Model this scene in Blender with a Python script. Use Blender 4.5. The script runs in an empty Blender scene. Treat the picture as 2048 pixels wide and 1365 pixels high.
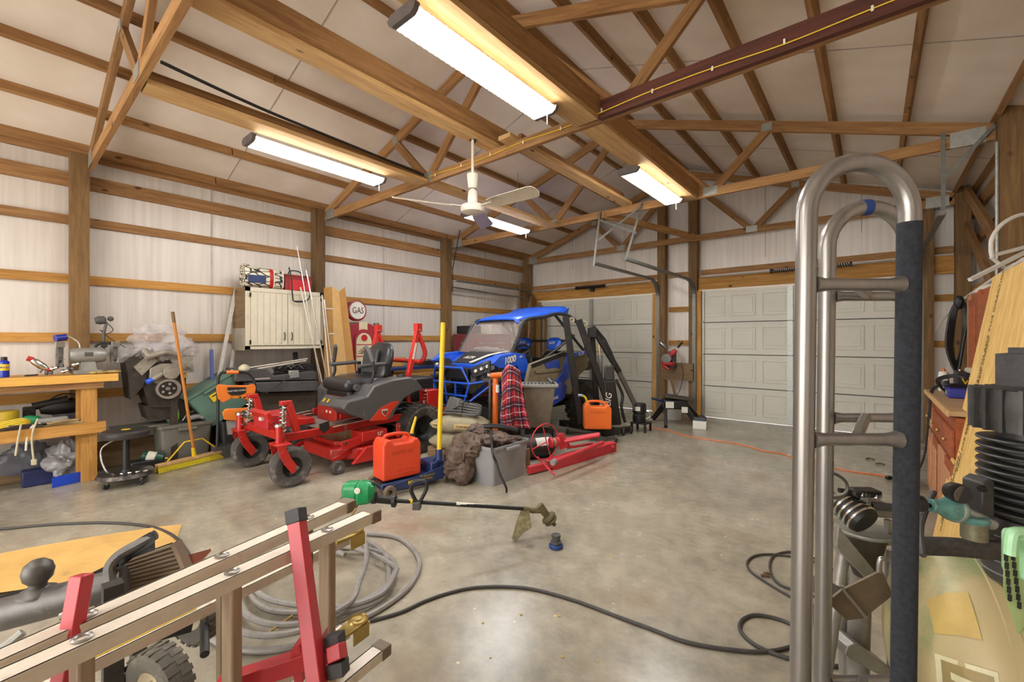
import bpy, bmesh, math, random
from mathutils import Vector, Matrix, Euler, Quaternion
random.seed(7)
PI = math.pi
C = bpy.context.scene.collection
SC = bpy.context.scene
# ------------------------------------------------------------------ camera
H = 1.355; F = 865.0; A = math.radians(39.8); HZ = 679.0
cd = bpy.data.cameras.new('camera'); cam = bpy.data.objects.new('camera', cd); C.objects.link(cam)
cam.location = (0, 0, H); cam.rotation_euler = (PI/2, 0, A)
cd.sensor_width = 36; cd.lens = F/2048*36; cd.shift_y = (682.5-HZ)/2048*-1
cd.clip_start = 0.02; cd.clip_end = 100
SC.camera = cam
FW = Vector((-math.sin(A), math.cos(A), 0)); RT = Vector((math.cos(A), math.sin(A), 0))
def ray(u, v): return FW + RT*((u-1024)/F) + Vector((0, 0, (HZ-v)/F))
def PZ(u, v, z=0.0): r = ray(u, v); s = (z-H)/r.z; return Vector((0, 0, H))+r*s
def PX(u, v, x): r = ray(u, v); return Vector((0, 0, H))+r*(x/r.x)
def PY(u, v, y): r = ray(u, v); return Vector((0, 0, H))+r*(y/r.y)
def PD(u, v, s): return Vector((0, 0, H))+ray(u, v)*s
# ------------------------------------------------------------------ world, exposure
w = bpy.data.worlds.new('world'); SC.world = w; w.use_nodes = True
w.node_tree.nodes['Background'].inputs[0].default_value = (1.0, 0.97, 0.93, 1)
w.node_tree.nodes['Background'].inputs[1].default_value = 1.6
vs = SC.view_settings; vs.view_transform = 'Standard'; vs.look = 'None'; vs.gamma = 1; vs.use_curve_mapping = False
vs.exposure = 2.2
SC.cycles.max_bounces = 10; SC.cycles.diffuse_bounces = 6
def arealamp(name, loc, rot, sx, sy, power, col):
    l = bpy.data.lights.new(name, 'AREA'); l.shape = 'RECTANGLE'; l.size = sx; l.size_y = sy; l.energy = power; l.color = col
    o = bpy.data.objects.new(name, l); o.location = loc; o.rotation_euler = rot; C.objects.link(o); return o
# ------------------------------------------------------------------ materials
MATS = {}
def newmat(name):
    m = bpy.data.materials.new(name); m.use_nodes = True
    nt = m.node_tree; return m, nt, nt.nodes['Principled BSDF']
def srgb(h):
    if isinstance(h, str):
        h = h.lstrip('#'); c = [int(h[i:i+2], 16)/255 for i in (0, 2, 4)]
    else: c = list(h)
    return tuple((x/12.92 if x <= 0.04045 else ((x+0.055)/1.055)**2.4) for x in c)+(1,)
def mat(name, col, rough=0.6, metal=0.0, var=0.18, scale=9.0, bump=0.0, dirt=None, dirtamt=0.0, coat=0.0, trans=0.0, alpha=1.0, emis=None, estr=0, stretch=None, spec=None):
    if name in MATS: return MATS[name]
    m, nt, b = newmat(name); N = nt.nodes; L = nt.links
    c = srgb(col)
    tc = N.new('ShaderNodeTexCoord'); mp = N.new('ShaderNodeMapping'); L.new(tc.outputs['Object'], mp.inputs[0])
    if stretch: mp.inputs['Scale'].default_value = stretch
    no = N.new('ShaderNodeTexNoise'); no.inputs['Scale'].default_value = scale; no.inputs['Detail'].default_value = 6; no.inputs['Roughness'].default_value = 0.65
    L.new(mp.outputs[0], no.inputs['Vector'])
    cr = N.new('ShaderNodeValToRGB'); cr.color_ramp.elements[0].position = 0.3; cr.color_ramp.elements[1].position = 0.72
    cr.color_ramp.elements[0].color = tuple(x*(1-var) for x in c[:3])+(1,); cr.color_ramp.elements[1].color = tuple(min(1, x*(1+var)) for x in c[:3])+(1,)
    L.new(no.outputs[0], cr.inputs[0]); out = cr.outputs[0]
    if dirt:
        n2 = N.new('ShaderNodeTexNoise'); n2.inputs['Scale'].default_value = scale*0.6; n2.inputs['Detail'].default_value = 8; n2.inputs['Roughness'].default_value = 0.75
        L.new(mp.outputs[0], n2.inputs['Vector'])
        r2 = N.new('ShaderNodeValToRGB'); p = 0.62-0.3*dirtamt; r2.color_ramp.elements[0].position = p; r2.color_ramp.elements[1].position = p+0.14
        L.new(n2.outputs[0], r2.inputs[0])
        mx = N.new('ShaderNodeMix'); mx.data_type = 'RGBA'; L.new(r2.outputs[0], mx.inputs[0]); L.new(out, mx.inputs[6]); mx.inputs[7].default_value = srgb(dirt)
        out = mx.outputs[2]
    L.new(out, b.inputs['Base Color'])
    b.inputs['Roughness'].default_value = rough; b.inputs['Metallic'].default_value = metal
    if coat: b.inputs['Coat Weight'].default_value = coat; b.inputs['Coat Roughness'].default_value = 0.15
    if trans: b.inputs['Transmission Weight'].default_value = trans
    if spec is not None: b.inputs['Specular IOR Level'].default_value = spec
    b.inputs['Alpha'].default_value = alpha
    if emis: b.inputs['Emission Color'].default_value = srgb(emis); b.inputs['Emission Strength'].default_value = estr
    if bump:
        bn = N.new('ShaderNodeBump'); bn.inputs['Strength'].default_value = bump; bn.inputs['Distance'].default_value = 0.01
        L.new(no.outputs[0], bn.inputs['Height']); L.new(bn.outputs[0], b.inputs['Normal'])
    MATS[name] = m; return m
def woodmat(name, a, bcol, knot='#4a2c12', rough=0.75):
    if name in MATS: return MATS[name]
    m, nt, b = newmat(name); N = nt.nodes; L = nt.links
    tc = N.new('ShaderNodeTexCoord'); oi = N.new('ShaderNodeObjectInfo')
    mp = N.new('ShaderNodeMapping'); mp.inputs['Scale'].default_value = (1.0, 14, 14); L.new(tc.outputs['Object'], mp.inputs[0])
    ad = N.new('ShaderNodeVectorMath'); ad.operation = 'ADD'; L.new(mp.outputs[0], ad.inputs[0])
    ml = N.new('ShaderNodeMath'); ml.operation = 'MULTIPLY'; ml.inputs[1].default_value = 37; L.new(oi.outputs['Random'], ml.inputs[0]); L.new(ml.outputs[0], ad.inputs[1])
    no = N.new('ShaderNodeTexNoise'); no.inputs['Scale'].default_value = 2.2; no.inputs['Detail'].default_value = 8; no.inputs['Roughness'].default_value = 0.7; no.inputs['Distortion'].default_value = 0.6
    L.new(ad.outputs[0], no.inputs['Vector'])
    cr = N.new('ShaderNodeValToRGB'); cr.color_ramp.elements[0].position = 0.33; cr.color_ramp.elements[1].position = 0.7
    cr.color_ramp.elements[0].color = srgb(a); cr.color_ramp.elements[1].color = srgb(bcol); L.new(no.outputs[0], cr.inputs[0])
    # knots
    mp2 = N.new('ShaderNodeMapping'); mp2.inputs['Scale'].default_value = (0.55, 1, 1); L.new(tc.outputs['Object'], mp2.inputs[0])
    ad2 = N.new('ShaderNodeVectorMath'); ad2.operation = 'ADD'; L.new(mp2.outputs[0], ad2.inputs[0]); L.new(ml.outputs[0], ad2.inputs[1])
    vo = N.new('ShaderNodeTexVoronoi'); vo.inputs['Scale'].default_value = 5.0; L.new(ad2.outputs[0], vo.inputs['Vector'])
    kr = N.new('ShaderNodeValToRGB'); kr.color_ramp.elements[0].position = 0.05; kr.color_ramp.elements[1].position = 0.11
    kr.color_ramp.elements[0].color = (1, 1, 1, 1); kr.color_ramp.elements[1].color = (0, 0, 0, 1); L.new(vo.outputs['Distance'], kr.inputs[0])
    mx = N.new('ShaderNodeMix'); mx.data_type = 'RGBA'; L.new(kr.outputs[0], mx.inputs[0]); L.new(cr.outputs[0], mx.inputs[6]); mx.inputs[7].default_value = srgb(knot)
    hv = N.new('ShaderNodeHueSaturation'); L.new(mx.outputs[2], hv.inputs['Color'])
    mr = N.new('ShaderNodeMapRange'); mr.inputs[3].default_value = 0.82; mr.inputs[4].default_value = 1.15; L.new(oi.outputs['Random'], mr.inputs[0]); L.new(mr.outputs[0], hv.inputs['Value'])
    L.new(hv.outputs[0], b.inputs['Base Color']); b.inputs['Roughness'].default_value = rough
    bn = N.new('ShaderNodeBump'); bn.inputs['Strength'].default_value = 0.15; bn.inputs['Distance'].default_value = 0.01; L.new(no.outputs[0], bn.inputs['Height']); L.new(bn.outputs[0], b.inputs['Normal'])
    MATS[name] = m; return m
WOOD = woodmat('wood_framing', '#7c5630', '#b08552')
WOODB = woodmat('wood_orange', '#946424', '#c7954c')
WOODL = woodmat('wood_light', '#ad8450', '#d6b27c')
WOODD = woodmat('wood_dark_red', '#38180f', '#5c2e1c')
WOODP = woodmat('wood_post', '#5a4122', '#84643a')
WOODG = woodmat('wood_grey', '#6a5236', '#8b7250')
CABW = woodmat('wood_cabinet', '#7a3a1c', '#a8592e')
CABL = woodmat('wood_cabinet_light', '#a5714c', '#c4916a')
STEEL = mat('steel', '#9a9690', 0.35, 0.9, 0.15, 20)
GALV = mat('galvanized', '#a3a49c', 0.45, 0.6, 0.15, 25)
CHROME = mat('chrome', '#d0d0cc', 0.18, 1.0, 0.05)
ALU = mat('aluminium', '#c5bcae', 0.38, 0.45, 0.12, 12, dirt='#7b6a58', dirtamt=0.15)
BLACK = mat('black_plastic', '#1c1b1a', 0.5, 0, 0.25, 15)
BLKM = mat('black_metal', '#262321', 0.45, 0.3, 0.3, 15, dirt='#6a5a48', dirtamt=0.1)
RUBBER = mat('rubber', '#2c2a28', 0.8, 0, 0.3, 18, dirt='#6c6258', dirtamt=0.2)
RUBG = mat('rubber_dusty', '#4e4a46', 0.85, 0, 0.25, 14, dirt='#857a6c', dirtamt=0.3)
RED = mat('red_paint', '#b0211a', 0.35, 0, 0.12, 10, coat=0.3)
REDD = mat('red_dusty', '#b3262a', 0.5, 0, 0.15, 10, dirt='#9a4a40', dirtamt=0.2)
REDO = mat('red_orange', '#c5341a', 0.4, 0, 0.1, 10, coat=0.2)
BLUE = mat('blue_paint', '#1c4fc8', 0.3, 0, 0.12, 10, coat=0.4)
NAVY = mat('navy_paint', '#1c2f5c', 0.4, 0, 0.2, 14, coat=0.2)
YEL = mat('yellow_paint', '#d9b51a', 0.45, 0, 0.08)
ORG = mat('orange_plastic', '#dd6a1c', 0.45, 0, 0.08)
WHT = mat('white_paint', '#d8d4c8', 0.5, 0, 0.06)
GREY = mat('grey_plastic', '#85827c', 0.5, 0, 0.08)
GREYD = mat('grey_dark', '#4c4a48', 0.5, 0, 0.2)
CARD = mat('cardboard', '#a97e45', 0.9, 0, 0.1)
CARDL = mat('cardboard_light', '#cda56a', 0.9, 0, 0.08)
BRASS = mat('brass', '#b39a5a', 0.35, 0.7, 0.2)
# ------------------------------------------------------------------ object helpers
def tag(o, label=None, cat=None, group=None, kind=None):
    if label: o['label'] = label
    if cat: o['category'] = cat
    if group: o['group'] = group
    if kind: o['kind'] = kind
    return o
def empty(name, loc=(0, 0, 0), rz=0.0, parent=None, label=None, cat=None, group=None, kind=None):
    o = bpy.data.objects.new(name, None); C.objects.link(o); o.location = loc; o.rotation_euler = (0, 0, rz); o.empty_display_size = 0.1
    if parent: o.parent = parent
    return tag(o, label, cat, group, kind)
def basis(d, up=Vector((0, 0, 1))):
    d = Vector(d).normalized(); up = Vector(up)
    if abs(d.dot(up)) > 0.98: up = Vector((1, 0, 0))
    x = up.cross(d).normalized(); y = d.cross(x)
    return x, y, d
class MB:
    def __init__(s): s.v = []; s.f = []; s.m = []; s.cur = 0
    def add(s, vs, fs):
        n = len(s.v); s.v += [tuple(p) for p in vs]; s.f += [tuple(i+n for i in f) for f in fs]; s.m += [s.cur]*len(fs); return s
    def box(s, c, d, rot=None, taper=None):
        x, y, z = d[0]/2, d[1]/2, d[2]/2; t = taper or (1, 1)
        vs = [Vector(p) for p in ((-x, -y, -z), (x, -y, -z), (x, y, -z), (-x, y, -z), (-x*t[0], -y*t[1], z), (x*t[0], -y*t[1], z), (x*t[0], y*t[1], z), (-x*t[0], y*t[1], z))]
        if rot is not None:
            R = rot if isinstance(rot, Matrix) else Euler(rot).to_matrix()
            vs = [R @ p for p in vs]
        c = Vector(c)
        return s.add([p+c for p in vs], [(0, 3, 2, 1), (4, 5, 6, 7), (0, 1, 5, 4), (1, 2, 6, 5), (2, 3, 7, 6), (3, 0, 4, 7)])
    def bar(s, a, b, w, h, up=(0, 0, 1)):
        a = Vector(a); b = Vector(b); x, y, d = basis(b-a, up); vs = []
        for p in (a, b):
            for (i, j) in ((-1, -1), (1, -1), (1, 1), (-1, 1)): vs.append(p+x*(i*w/2)+y*(j*h/2))
        return s.add(vs, [(0, 3, 2, 1), (4, 5, 6, 7), (0, 1, 5, 4), (1, 2, 6, 5), (2, 3, 7, 6), (3, 0, 4, 7)])
    def cyl(s, a, b, r, r2=None, n=16, cap=True):
        a = Vector(a); b = Vector(b); r2 = r if r2 is None else r2; x, y, d = basis(b-a); vs = []
        for p, q in ((a, r), (b, r2)):
            for i in range(n): t = 2*PI*i/n; vs.append(p+x*(math.cos(t)*q)+y*(math.sin(t)*q))
        fs = [(i, (i+1) % n, n+(i+1) % n, n+i) for i in range(n)]
        if cap: fs += [tuple(range(n-1, -1, -1)), tuple(range(n, 2*n))]
        return s.add(vs, fs)
    def tube(s, pts, r, n=8, closed=False, rs=None, smooth=0, squash=None):
        pts = [Vector(p) for p in pts]
        if smooth: pts = spline(pts, smooth, closed)
        k = len(pts); vs = []; prev = None
        for i, p in enumerate(pts):
            if closed: t = pts[(i+1) % k]-pts[i-1]
            else: t = pts[min(i+1, k-1)]-pts[max(i-1, 0)]
            t.normalize()
            if prev is None: x, y, _ = basis(t)
            else:
                x = prev-t*prev.dot(t)
                if x.length < 1e-6: x, y, _ = basis(t)
                x.normalize(); y = t.cross(x)
            prev = x; q = (rs[min(i, len(rs)-1)] if rs and len(rs) == k else (rs[0]+(rs[-1]-rs[0])*i/(k-1) if rs else r))
            for j in range(n):
                a = 2*PI*j/n; vs.append(p+x*(math.cos(a)*q)+y*(math.sin(a)*q))
        fs = []
        for i in range(k if closed else k-1):
            b0 = i*n; b1 = ((i+1) % k)*n
            for j in range(n): fs.append((b0+j, b0+(j+1) % n, b1+(j+1) % n, b1+j))
        if not closed: fs += [tuple(range(n-1, -1, -1)), tuple(range((k-1)*n, k*n))]
        return s.add(vs, fs)
    def lathe(s, prof, o=(0, 0, 0), axis=(0, 0, 1), n=24, closed=False):
        x, y, d = basis(axis); o = Vector(o); vs = []
        for r, z in prof:
            for i in range(n): t = 2*PI*i/n; vs.append(o+d*z+x*(math.cos(t)*r)+y*(math.sin(t)*r))
        fs = []; k = len(prof)
        for i in range(k if closed else k-1):
            a0 = i*n; a1 = ((i+1) % k)*n
            for j in range(n): fs.append((a0+j, a0+(j+1) % n, a1+(j+1) % n, a1+j))
        if not closed:
            if prof[0][0] > 1e-5: fs.append(tuple(range(n-1, -1, -1)))
            if prof[-1][0] > 1e-5: fs.append(tuple(range((k-1)*n, k*n)))
        return s.add(vs, fs)
    def sphere(s, c, r, n=16, m=10, sc=(1, 1, 1)):
        vs = []; c = Vector(c)
        for i in range(m+1):
            p = PI*i/m
            for j in range(n): t = 2*PI*j/n; vs.append(c+Vector((math.sin(p)*math.cos(t)*r*sc[0], math.sin(p)*math.sin(t)*r*sc[1], math.cos(p)*r*sc[2])))
        fs = []
        for i in range(m):
            for j in range(n): fs.append((i*n+j, (i+1)*n+j, (i+1)*n+(j+1) % n, i*n+(j+1) % n))
        return s.add(vs, fs)
    def prism(s, poly, o, ex, ey, ez):
        """poly of (a,b) in plane ex,ey at o, extruded along vector ez"""
        o = Vector(o); ex = Vector(ex); ey = Vector(ey); ez = Vector(ez); n = len(poly)
        vs = [o+ex*a+ey*b for a, b in poly]+[o+ex*a+ey*b+ez for a, b in poly]
        fs = [tuple(range(n-1, -1, -1)), tuple(range(n, 2*n))]+[(i, (i+1) % n, n+(i+1) % n, n+i) for i in range(n)]
        return s.add(vs, fs)
    def loft(s, rings, closed=True, cap=True):
        n = len(rings[0]); vs = [p for r in rings for p in r]; fs = []
        for i in range(len(rings)-1):
            for j in range(n if closed else n-1): fs.append((i*n+j, i*n+(j+1) % n, (i+1)*n+(j+1) % n, (i+1)*n+j))
        if cap: fs += [tuple(range(n-1, -1, -1)), tuple(range((len(rings)-1)*n, len(rings)*n))]
        return s.add(vs, fs)
    def grid(s, P):
        r = len(P); c = len(P[0]); return s.add([p for row in P for p in row], [(i*c+j, i*c+j+1, (i+1)*c+j+1, (i+1)*c+j) for i in range(r-1) for j in range(c-1)])
    def build(s, name, m, parent=None, smooth=True, bevel=0.0, seg=2, solid=0.0, sub=0, angle=35, loc=None, rot=None, label=None, cat=None, group=None, kind=None, mesh=False):
        me = bpy.data.meshes.new(name); me.from_pydata(s.v, [], s.f)
        for x in (m if isinstance(m, (list, tuple)) else [m]): me.materials.append(x)
        if any(s.m): me.polygons.foreach_set('material_index', s.m)
        bm = bmesh.new(); bm.from_mesh(me); bmesh.ops.remove_doubles(bm, verts=bm.verts, dist=1e-6); bmesh.ops.recalc_face_normals(bm, faces=bm.faces); bm.to_mesh(me); bm.free()
        if smooth:
            me.polygons.foreach_set('use_smooth', [True]*len(me.polygons))
            try: me.set_sharp_from_angle(angle=math.radians(angle))
            except Exception: pass
        if mesh: return me
        o = bpy.data.objects.new(name, me); C.objects.link(o)
        if parent: o.parent = parent
        if loc is not None: o.location = loc
        if rot is not None: o.rotation_euler = rot
        if solid: md = o.modifiers.new('s', 'SOLIDIFY'); md.thickness = solid; md.offset = 0
        if bevel: md = o.modifiers.new('b', 'BEVEL'); md.width = bevel; md.segments = seg; md.limit_method = 'ANGLE'; md.angle_limit = math.radians(40); md.harden_normals = False
        if sub: md = o.modifiers.new('u', 'SUBSURF'); md.levels = sub; md.render_levels = sub
        return tag(o, label, cat, group, kind)
def spline(pts, k=6, closed=False):
    pts = [Vector(p) for p in pts]; n = len(pts); out = []
    for i in range(n if closed else n-1):
        if closed: p0, p1, p2, p3 = pts[i-1], pts[i], pts[(i+1) % n], pts[(i+2) % n]
        else: p0, p1, p2, p3 = pts[max(i-1, 0)], pts[i], pts[i+1], pts[min(i+2, n-1)]
        for j in range(k):
            t = j/k; out.append(0.5*((2*p1)+(p2-p0)*t+(2*p0-5*p1+4*p2-p3)*t*t+(3*p1-p0-3*p2+p3)*t**3))
    if not closed: out.append(pts[-1])
    return out
def rbox(name, c, d, m, parent=None, bevel=0.01, rot=None, **k): return MB().box(c, d, rot).build(name, m, parent, bevel=bevel, **k)
def board(name, a, b, w, h, m, parent=None, up=(0, 0, 1), **k):
    """length along the object's local X; w = local Y size, h = local Z size (towards up)"""
    a = Vector(a); b = Vector(b); x, y, d = basis(b-a, up); L = (b-a).length
    o = MB().box((0, 0, 0), (L, w, h)).build(name, m, None, smooth=False, **k)
    R = Matrix((d, x, y)).transposed().to_4x4(); R.translation = (a+b)/2
    if parent: o.parent = parent
    o.matrix_local = R
    return o
_FONT = {}
def text(name, s, m, parent, loc, ex, ey, size, depth=0.002, shear=0.0, bold=0.0, width=None, **k):
    """flat lettering: ex = reading direction, ey = up direction"""
    cu = bpy.data.curves.new(name, 'FONT'); cu.body = s; cu.size = size; cu.extrude = depth; cu.align_x = 'CENTER'; cu.align_y = 'CENTER'; cu.shear = shear; cu.offset = bold; cu.resolution_u = 3
    t = bpy.data.objects.new(name, cu); C.objects.link(t)
    dg = bpy.context.evaluated_depsgraph_get(); me = bpy.data.meshes.new_from_object(t.evaluated_get(dg)); bpy.data.objects.remove(t)
    me.materials.clear(); me.materials.append(m)
    o = bpy.data.objects.new(name, me); C.objects.link(o)
    ex = Vector(ex).normalized(); ey = Vector(ey); ey = (ey-ex*ey.dot(ex)).normalized(); ez = ex.cross(ey)
    sx = 1.0
    if width:
        xs = [v.co.x for v in me.vertices]; sx = width/max(1e-6, max(xs)-min(xs))
    R = Matrix((ex*sx, ey, ez)).transposed().to_4x4(); R.translation = Vector(loc)
    if parent: o.parent = parent
    o.matrix_local = R
    return tag(o, **k) if k else o
def copytree(o, parent=None):
    c = o.copy(); C.objects.link(c); c.parent = parent
    for ch in list(o.children): copytree(ch, c)
    return c
def wheel(name, c, axis, R, W, mt, parent, rim=None, rimr=0.55, tread=0, label=None, hub=True):
    """tyre with rounded shoulder, rim disc child, optional tread blocks"""
    r0 = R*rimr; c = Vector(c)
    prof = [(r0, -W*0.38), (r0+(R-r0)*0.3, -W*0.48), (R*0.88, -W*0.5), (R*0.965, -W*0.42), (R, -W*0.25), (R, W*0.25), (R*0.965, W*0.42), (R*0.88, W*0.5), (r0+(R-r0)*0.3, W*0.48), (r0, W*0.38)]
    b = MB().lathe(prof, c, axis, 36, closed=True)
    if tread:
        x, y, d = basis(axis)
        for i in range(tread):
            t = 2*PI*i/tread
            for q in (-1, 1):
                tt = t+(PI/tread if q > 0 else 0); rad = x*math.cos(tt)+y*math.sin(tt); tan = d.cross(rad)
                M = Matrix((tan, d, rad)).transposed()
                b.box(c+rad*(R*0.99)+d*(q*W*0.24), (2*PI*R/tread*0.55, W*0.44, R*0.05), M)
    t = b.build(name, mt, parent)
    if label: t['label'] = label
    if rim:
        x, y, d = basis(axis)
        rb = MB().lathe([(0.001, -W*0.1), (r0*0.5, -W*0.1), (r0*0.75, -W*0.2), (r0*1.02, -W*0.38), (r0*1.02, W*0.38), (r0*0.75, W*0.2), (r0*0.5, W*0.1), (0.001, W*0.1)], c, axis, 28)
        if hub: rb.cyl(c-d*W*0.3, c+d*W*0.3, r0*0.25, n=12)
        for i in range(5):
            a = 2*PI*i/5; p = c+x*math.cos(a)*r0*0.45+y*math.sin(a)*r0*0.45; rb.cyl(p-d*W*0.2, p+d*W*0.2, r0*0.05, n=6)
        rb.build('rim', rim, t)
    return t
def coil(c0, c1, R, r, turns, n=14, m=6):
    """helix points"""
    c0 = Vector(c0); c1 = Vector(c1); x, y, d = basis(c1-c0); k = int(turns*n)
    return [c0.lerp(c1, i/k)+x*math.cos(2*PI*i/n)*R+y*math.sin(2*PI*i/n)*R for i in range(k+1)]
def lump(c, r, sc=(1, 1, 1), amp=0.2, n=28, m=18, seed=0, freq=3.0):
    """an uneven rounded blob as (verts, faces) for MB.add"""
    from mathutils import noise
    b = MB().sphere((0, 0, 0), r, n, m, sc); off = Vector((seed*3.7, seed*1.3, seed*2.1)); vs = []
    for v in b.v:
        p = Vector(v); d = p/r; w = Vector((noise.noise(d*1.3+off), noise.noise(d*1.3-off), noise.noise(d*1.1+off*2)))
        q = noise.noise(d*freq*0.3+off)*1.1+(0.35-abs(noise.noise(d*freq*0.45+w+off))*1.5)*0.55+(0.3-abs(noise.noise(d*freq*0.95+w*2-off))*1.6)*0.28
        vs.append(Vector(c)+p*(1+amp*q))
    return vs, b.f
# ================================================================== ROOM
XL, XR = -6.05, 0.81         # inner faces of the posts
YB = 7.92                    # inner face of the back wall framing
YF = -4.3
def sheath_mat(name, base, dark, along='z'):
    m, nt, b = newmat(name); N = nt.nodes; L = nt.links
    tc = N.new('ShaderNodeTexCoord'); mp = N.new('ShaderNodeMapping'); L.new(tc.outputs['Object'], mp.inputs[0])
    mp.inputs['Scale'].default_value = {'z': (9, 9, 0.35), 's': (0.9, 0.9, 0.9)}[along]
    no = N.new('ShaderNodeTexNoise'); no.inputs['Scale'].default_value = 3; no.inputs['Detail'].default_value = 6; L.new(mp.outputs[0], no.inputs['Vector'])
    n2 = N.new('ShaderNodeTexNoise'); n2.inputs['Scale'].default_value = 0.9; n2.inputs['Detail'].default_value = 4; L.new(tc.outputs['Object'], n2.inputs['Vector'])
    ad = N.new('ShaderNodeMath'); ad.operation = 'ADD'; L.new(no.outputs[0], ad.inputs[0]); L.new(n2.outputs[0], ad.inputs[1])
    cr = N.new('ShaderNodeValToRGB'); cr.color_ramp.elements[0].position = 0.75; cr.color_ramp.elements[1].position = 1.25
    cr.color_ramp.elements[0].color = srgb(dark); cr.color_ramp.elements[1].color = srgb(base)
    sc = N.new('ShaderNodeMapRange'); sc.inputs[1].default_value = 0; sc.inputs[2].default_value = 2; L.new(ad.outputs[0], sc.inputs[0])
    cr.color_ramp.elements[0].position = 0.38; cr.color_ramp.elements[1].position = 0.62
    L.new(sc.outputs[0], cr.inputs[0]); L.new(cr.outputs[0], b.inputs['Base Color'])
    b.inputs['Roughness'].default_value = 0.42; b.inputs['Metallic'].default_value = 0.12 if along == 'z' else 0.0
    bn = N.new('ShaderNodeBump'); bn.inputs['Strength'].default_value = 0.12; bn.inputs['Distance'].default_value = 0.01; L.new(no.outputs[0], bn.inputs['Height']); L.new(bn.outputs[0], b.inputs['Normal'])
    return m
SHEATH = sheath_mat('wall_sheathing', '#d9d2c8', '#c6bdb2')
ROOFM = sheath_mat('roof_insulation', '#ece2d4', '#dccfbe', 's')
def concrete():
    m, nt, b = newmat('concrete_floor'); N = nt.nodes; L = nt.links
    tc = N.new('ShaderNodeTexCoord')
    def noise(s, d=8, r=0.6):
        n = N.new('ShaderNodeTexNoise'); n.inputs['Scale'].default_value = s; n.inputs['Detail'].default_value = d; n.inputs['Roughness'].default_value = r; L.new(tc.outputs['Object'], n.inputs['Vector']); return n
    a = noise(1.1); cr = N.new('ShaderNodeValToRGB'); e = cr.color_ramp.elements; e[0].position = 0.32; e[1].position = 0.7; e[0].color = srgb('#87806f'); e[1].color = srgb('#b3aa97')
    L.new(a.outputs[0], cr.inputs[0])
    c = noise(9, 10, 0.7); r3 = N.new('ShaderNodeValToRGB'); r3.color_ramp.elements[0].position = 0.35; r3.color_ramp.elements[1].position = 0.65
    r3.color_ramp.elements[0].color = (0.75, 0.75, 0.75, 1); r3.color_ramp.elements[1].color = (1.08, 1.08, 1.06, 1); L.new(c.outputs[0], r3.inputs[0])
    mu = N.new('ShaderNodeMix'); mu.data_type = 'RGBA'; mu.blend_type = 'MULTIPLY'; mu.inputs[0].default_value = 1; L.new(cr.outputs[0], mu.inputs[6]); L.new(r3.outputs[0], mu.inputs[7])
    # rusty and dark stains
    s1 = noise(1.7, 5, 0.5); q = N.new('ShaderNodeValToRGB'); q.color_ramp.elements[0].position = 0.56; q.color_ramp.elements[1].position = 0.75; L.new(s1.outputs[0], q.inputs[0])
    mx = N.new('ShaderNodeMix'); mx.data_type = 'RGBA'; L.new(q.outputs[0], mx.inputs[0]); L.new(mu.outputs[2], mx.inputs[6]); mx.inputs[7].default_value = srgb('#8d7a62')
    # specks
    vo = N.new('ShaderNodeTexVoronoi'); vo.inputs['Scale'].default_value = 7; L.new(tc.outputs['Object'], vo.inputs['Vector'])
    vr = N.new('ShaderNodeValToRGB'); vr.color_ramp.elements[0].position = 0.03; vr.color_ramp.elements[1].position = 0.06; vr.color_ramp.elements[0].color = (1, 1, 1, 1); vr.color_ramp.elements[1].color = (0, 0, 0, 1); L.new(vo.outputs['Distance'], vr.inputs[0])
    mz = N.new('ShaderNodeMix'); mz.data_type = 'RGBA'; L.new(vr.outputs[0], mz.inputs[0]); L.new(mx.outputs[2], mz.inputs[6]); mz.inputs[7].default_value = srgb('#cfc39c')
    L.new(mz.outputs[2], b.inputs['Base Color'])
    rr = N.new('ShaderNodeMapRange'); rr.inputs[3].default_value = 0.12; rr.inputs[4].default_value = 0.38; L.new(a.outputs[0], rr.inputs[0]); L.new(rr.outputs[0], b.inputs['Roughness'])
    bn = N.new('ShaderNodeBump'); bn.inputs['Strength'].default_value = 0.12; bn.inputs['Distance'].default_value = 0.006; L.new(c.outputs[0], bn.inputs['Height']); L.new(bn.outputs[0], b.inputs['Normal'])
    return m
CONC = concrete()
def struct(o, kind='structure'): o['kind'] = kind; return o
struct(MB().box(((XL+XR)/2, (YB+YF)/2+0.1, -0.06), (XR-XL+1.0, YB-YF+0.8, 0.12)).build('floor', CONC, smooth=False))
XLs, XRs = XL-0.14-0.05, XR+0.14+0.05      # inner faces of the sheathing
YBs = YB+0.14
ZE = 3.25
RX = (XL+XR)/2; SL = 1/3.0
def roofz(x): return 3.21+SL*((XR-XL)/2-abs(x-RX))       # top of the top chords
wl = struct(MB().box((XLs-0.03, (YBs+YF)/2, ZE/2+0.1), (0.06, YBs-YF, ZE+0.2)).build('wall_left', SHEATH, smooth=False))
wr = struct(MB().box((XRs+0.03, (YBs+YF)/2, ZE/2+0.1), (0.06, YBs-YF, ZE+0.2)).build('wall_right', SHEATH, smooth=False))
wf = MB().prism([(XLs, 3.0), (XRs, 3.0), (XRs, 3.45), (RX, 4.65), (XLs, 3.45)], (0, YF, 0), (1, 0, 0), (0, 0, 1), (0, -0.06, 0))
wf.box(((XLs-5.5)/2, YF-0.03, 1.5), (-5.5-XLs, 0.06, 3.0)).box(((XRs+0.3)/2, YF-0.03, 1.5), (XRs-0.3, 0.06, 3.0))     # opening added in the unseen wall so sky light fills the room
wf = struct(wf.build('wall_front', SHEATH, smooth=False))
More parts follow.
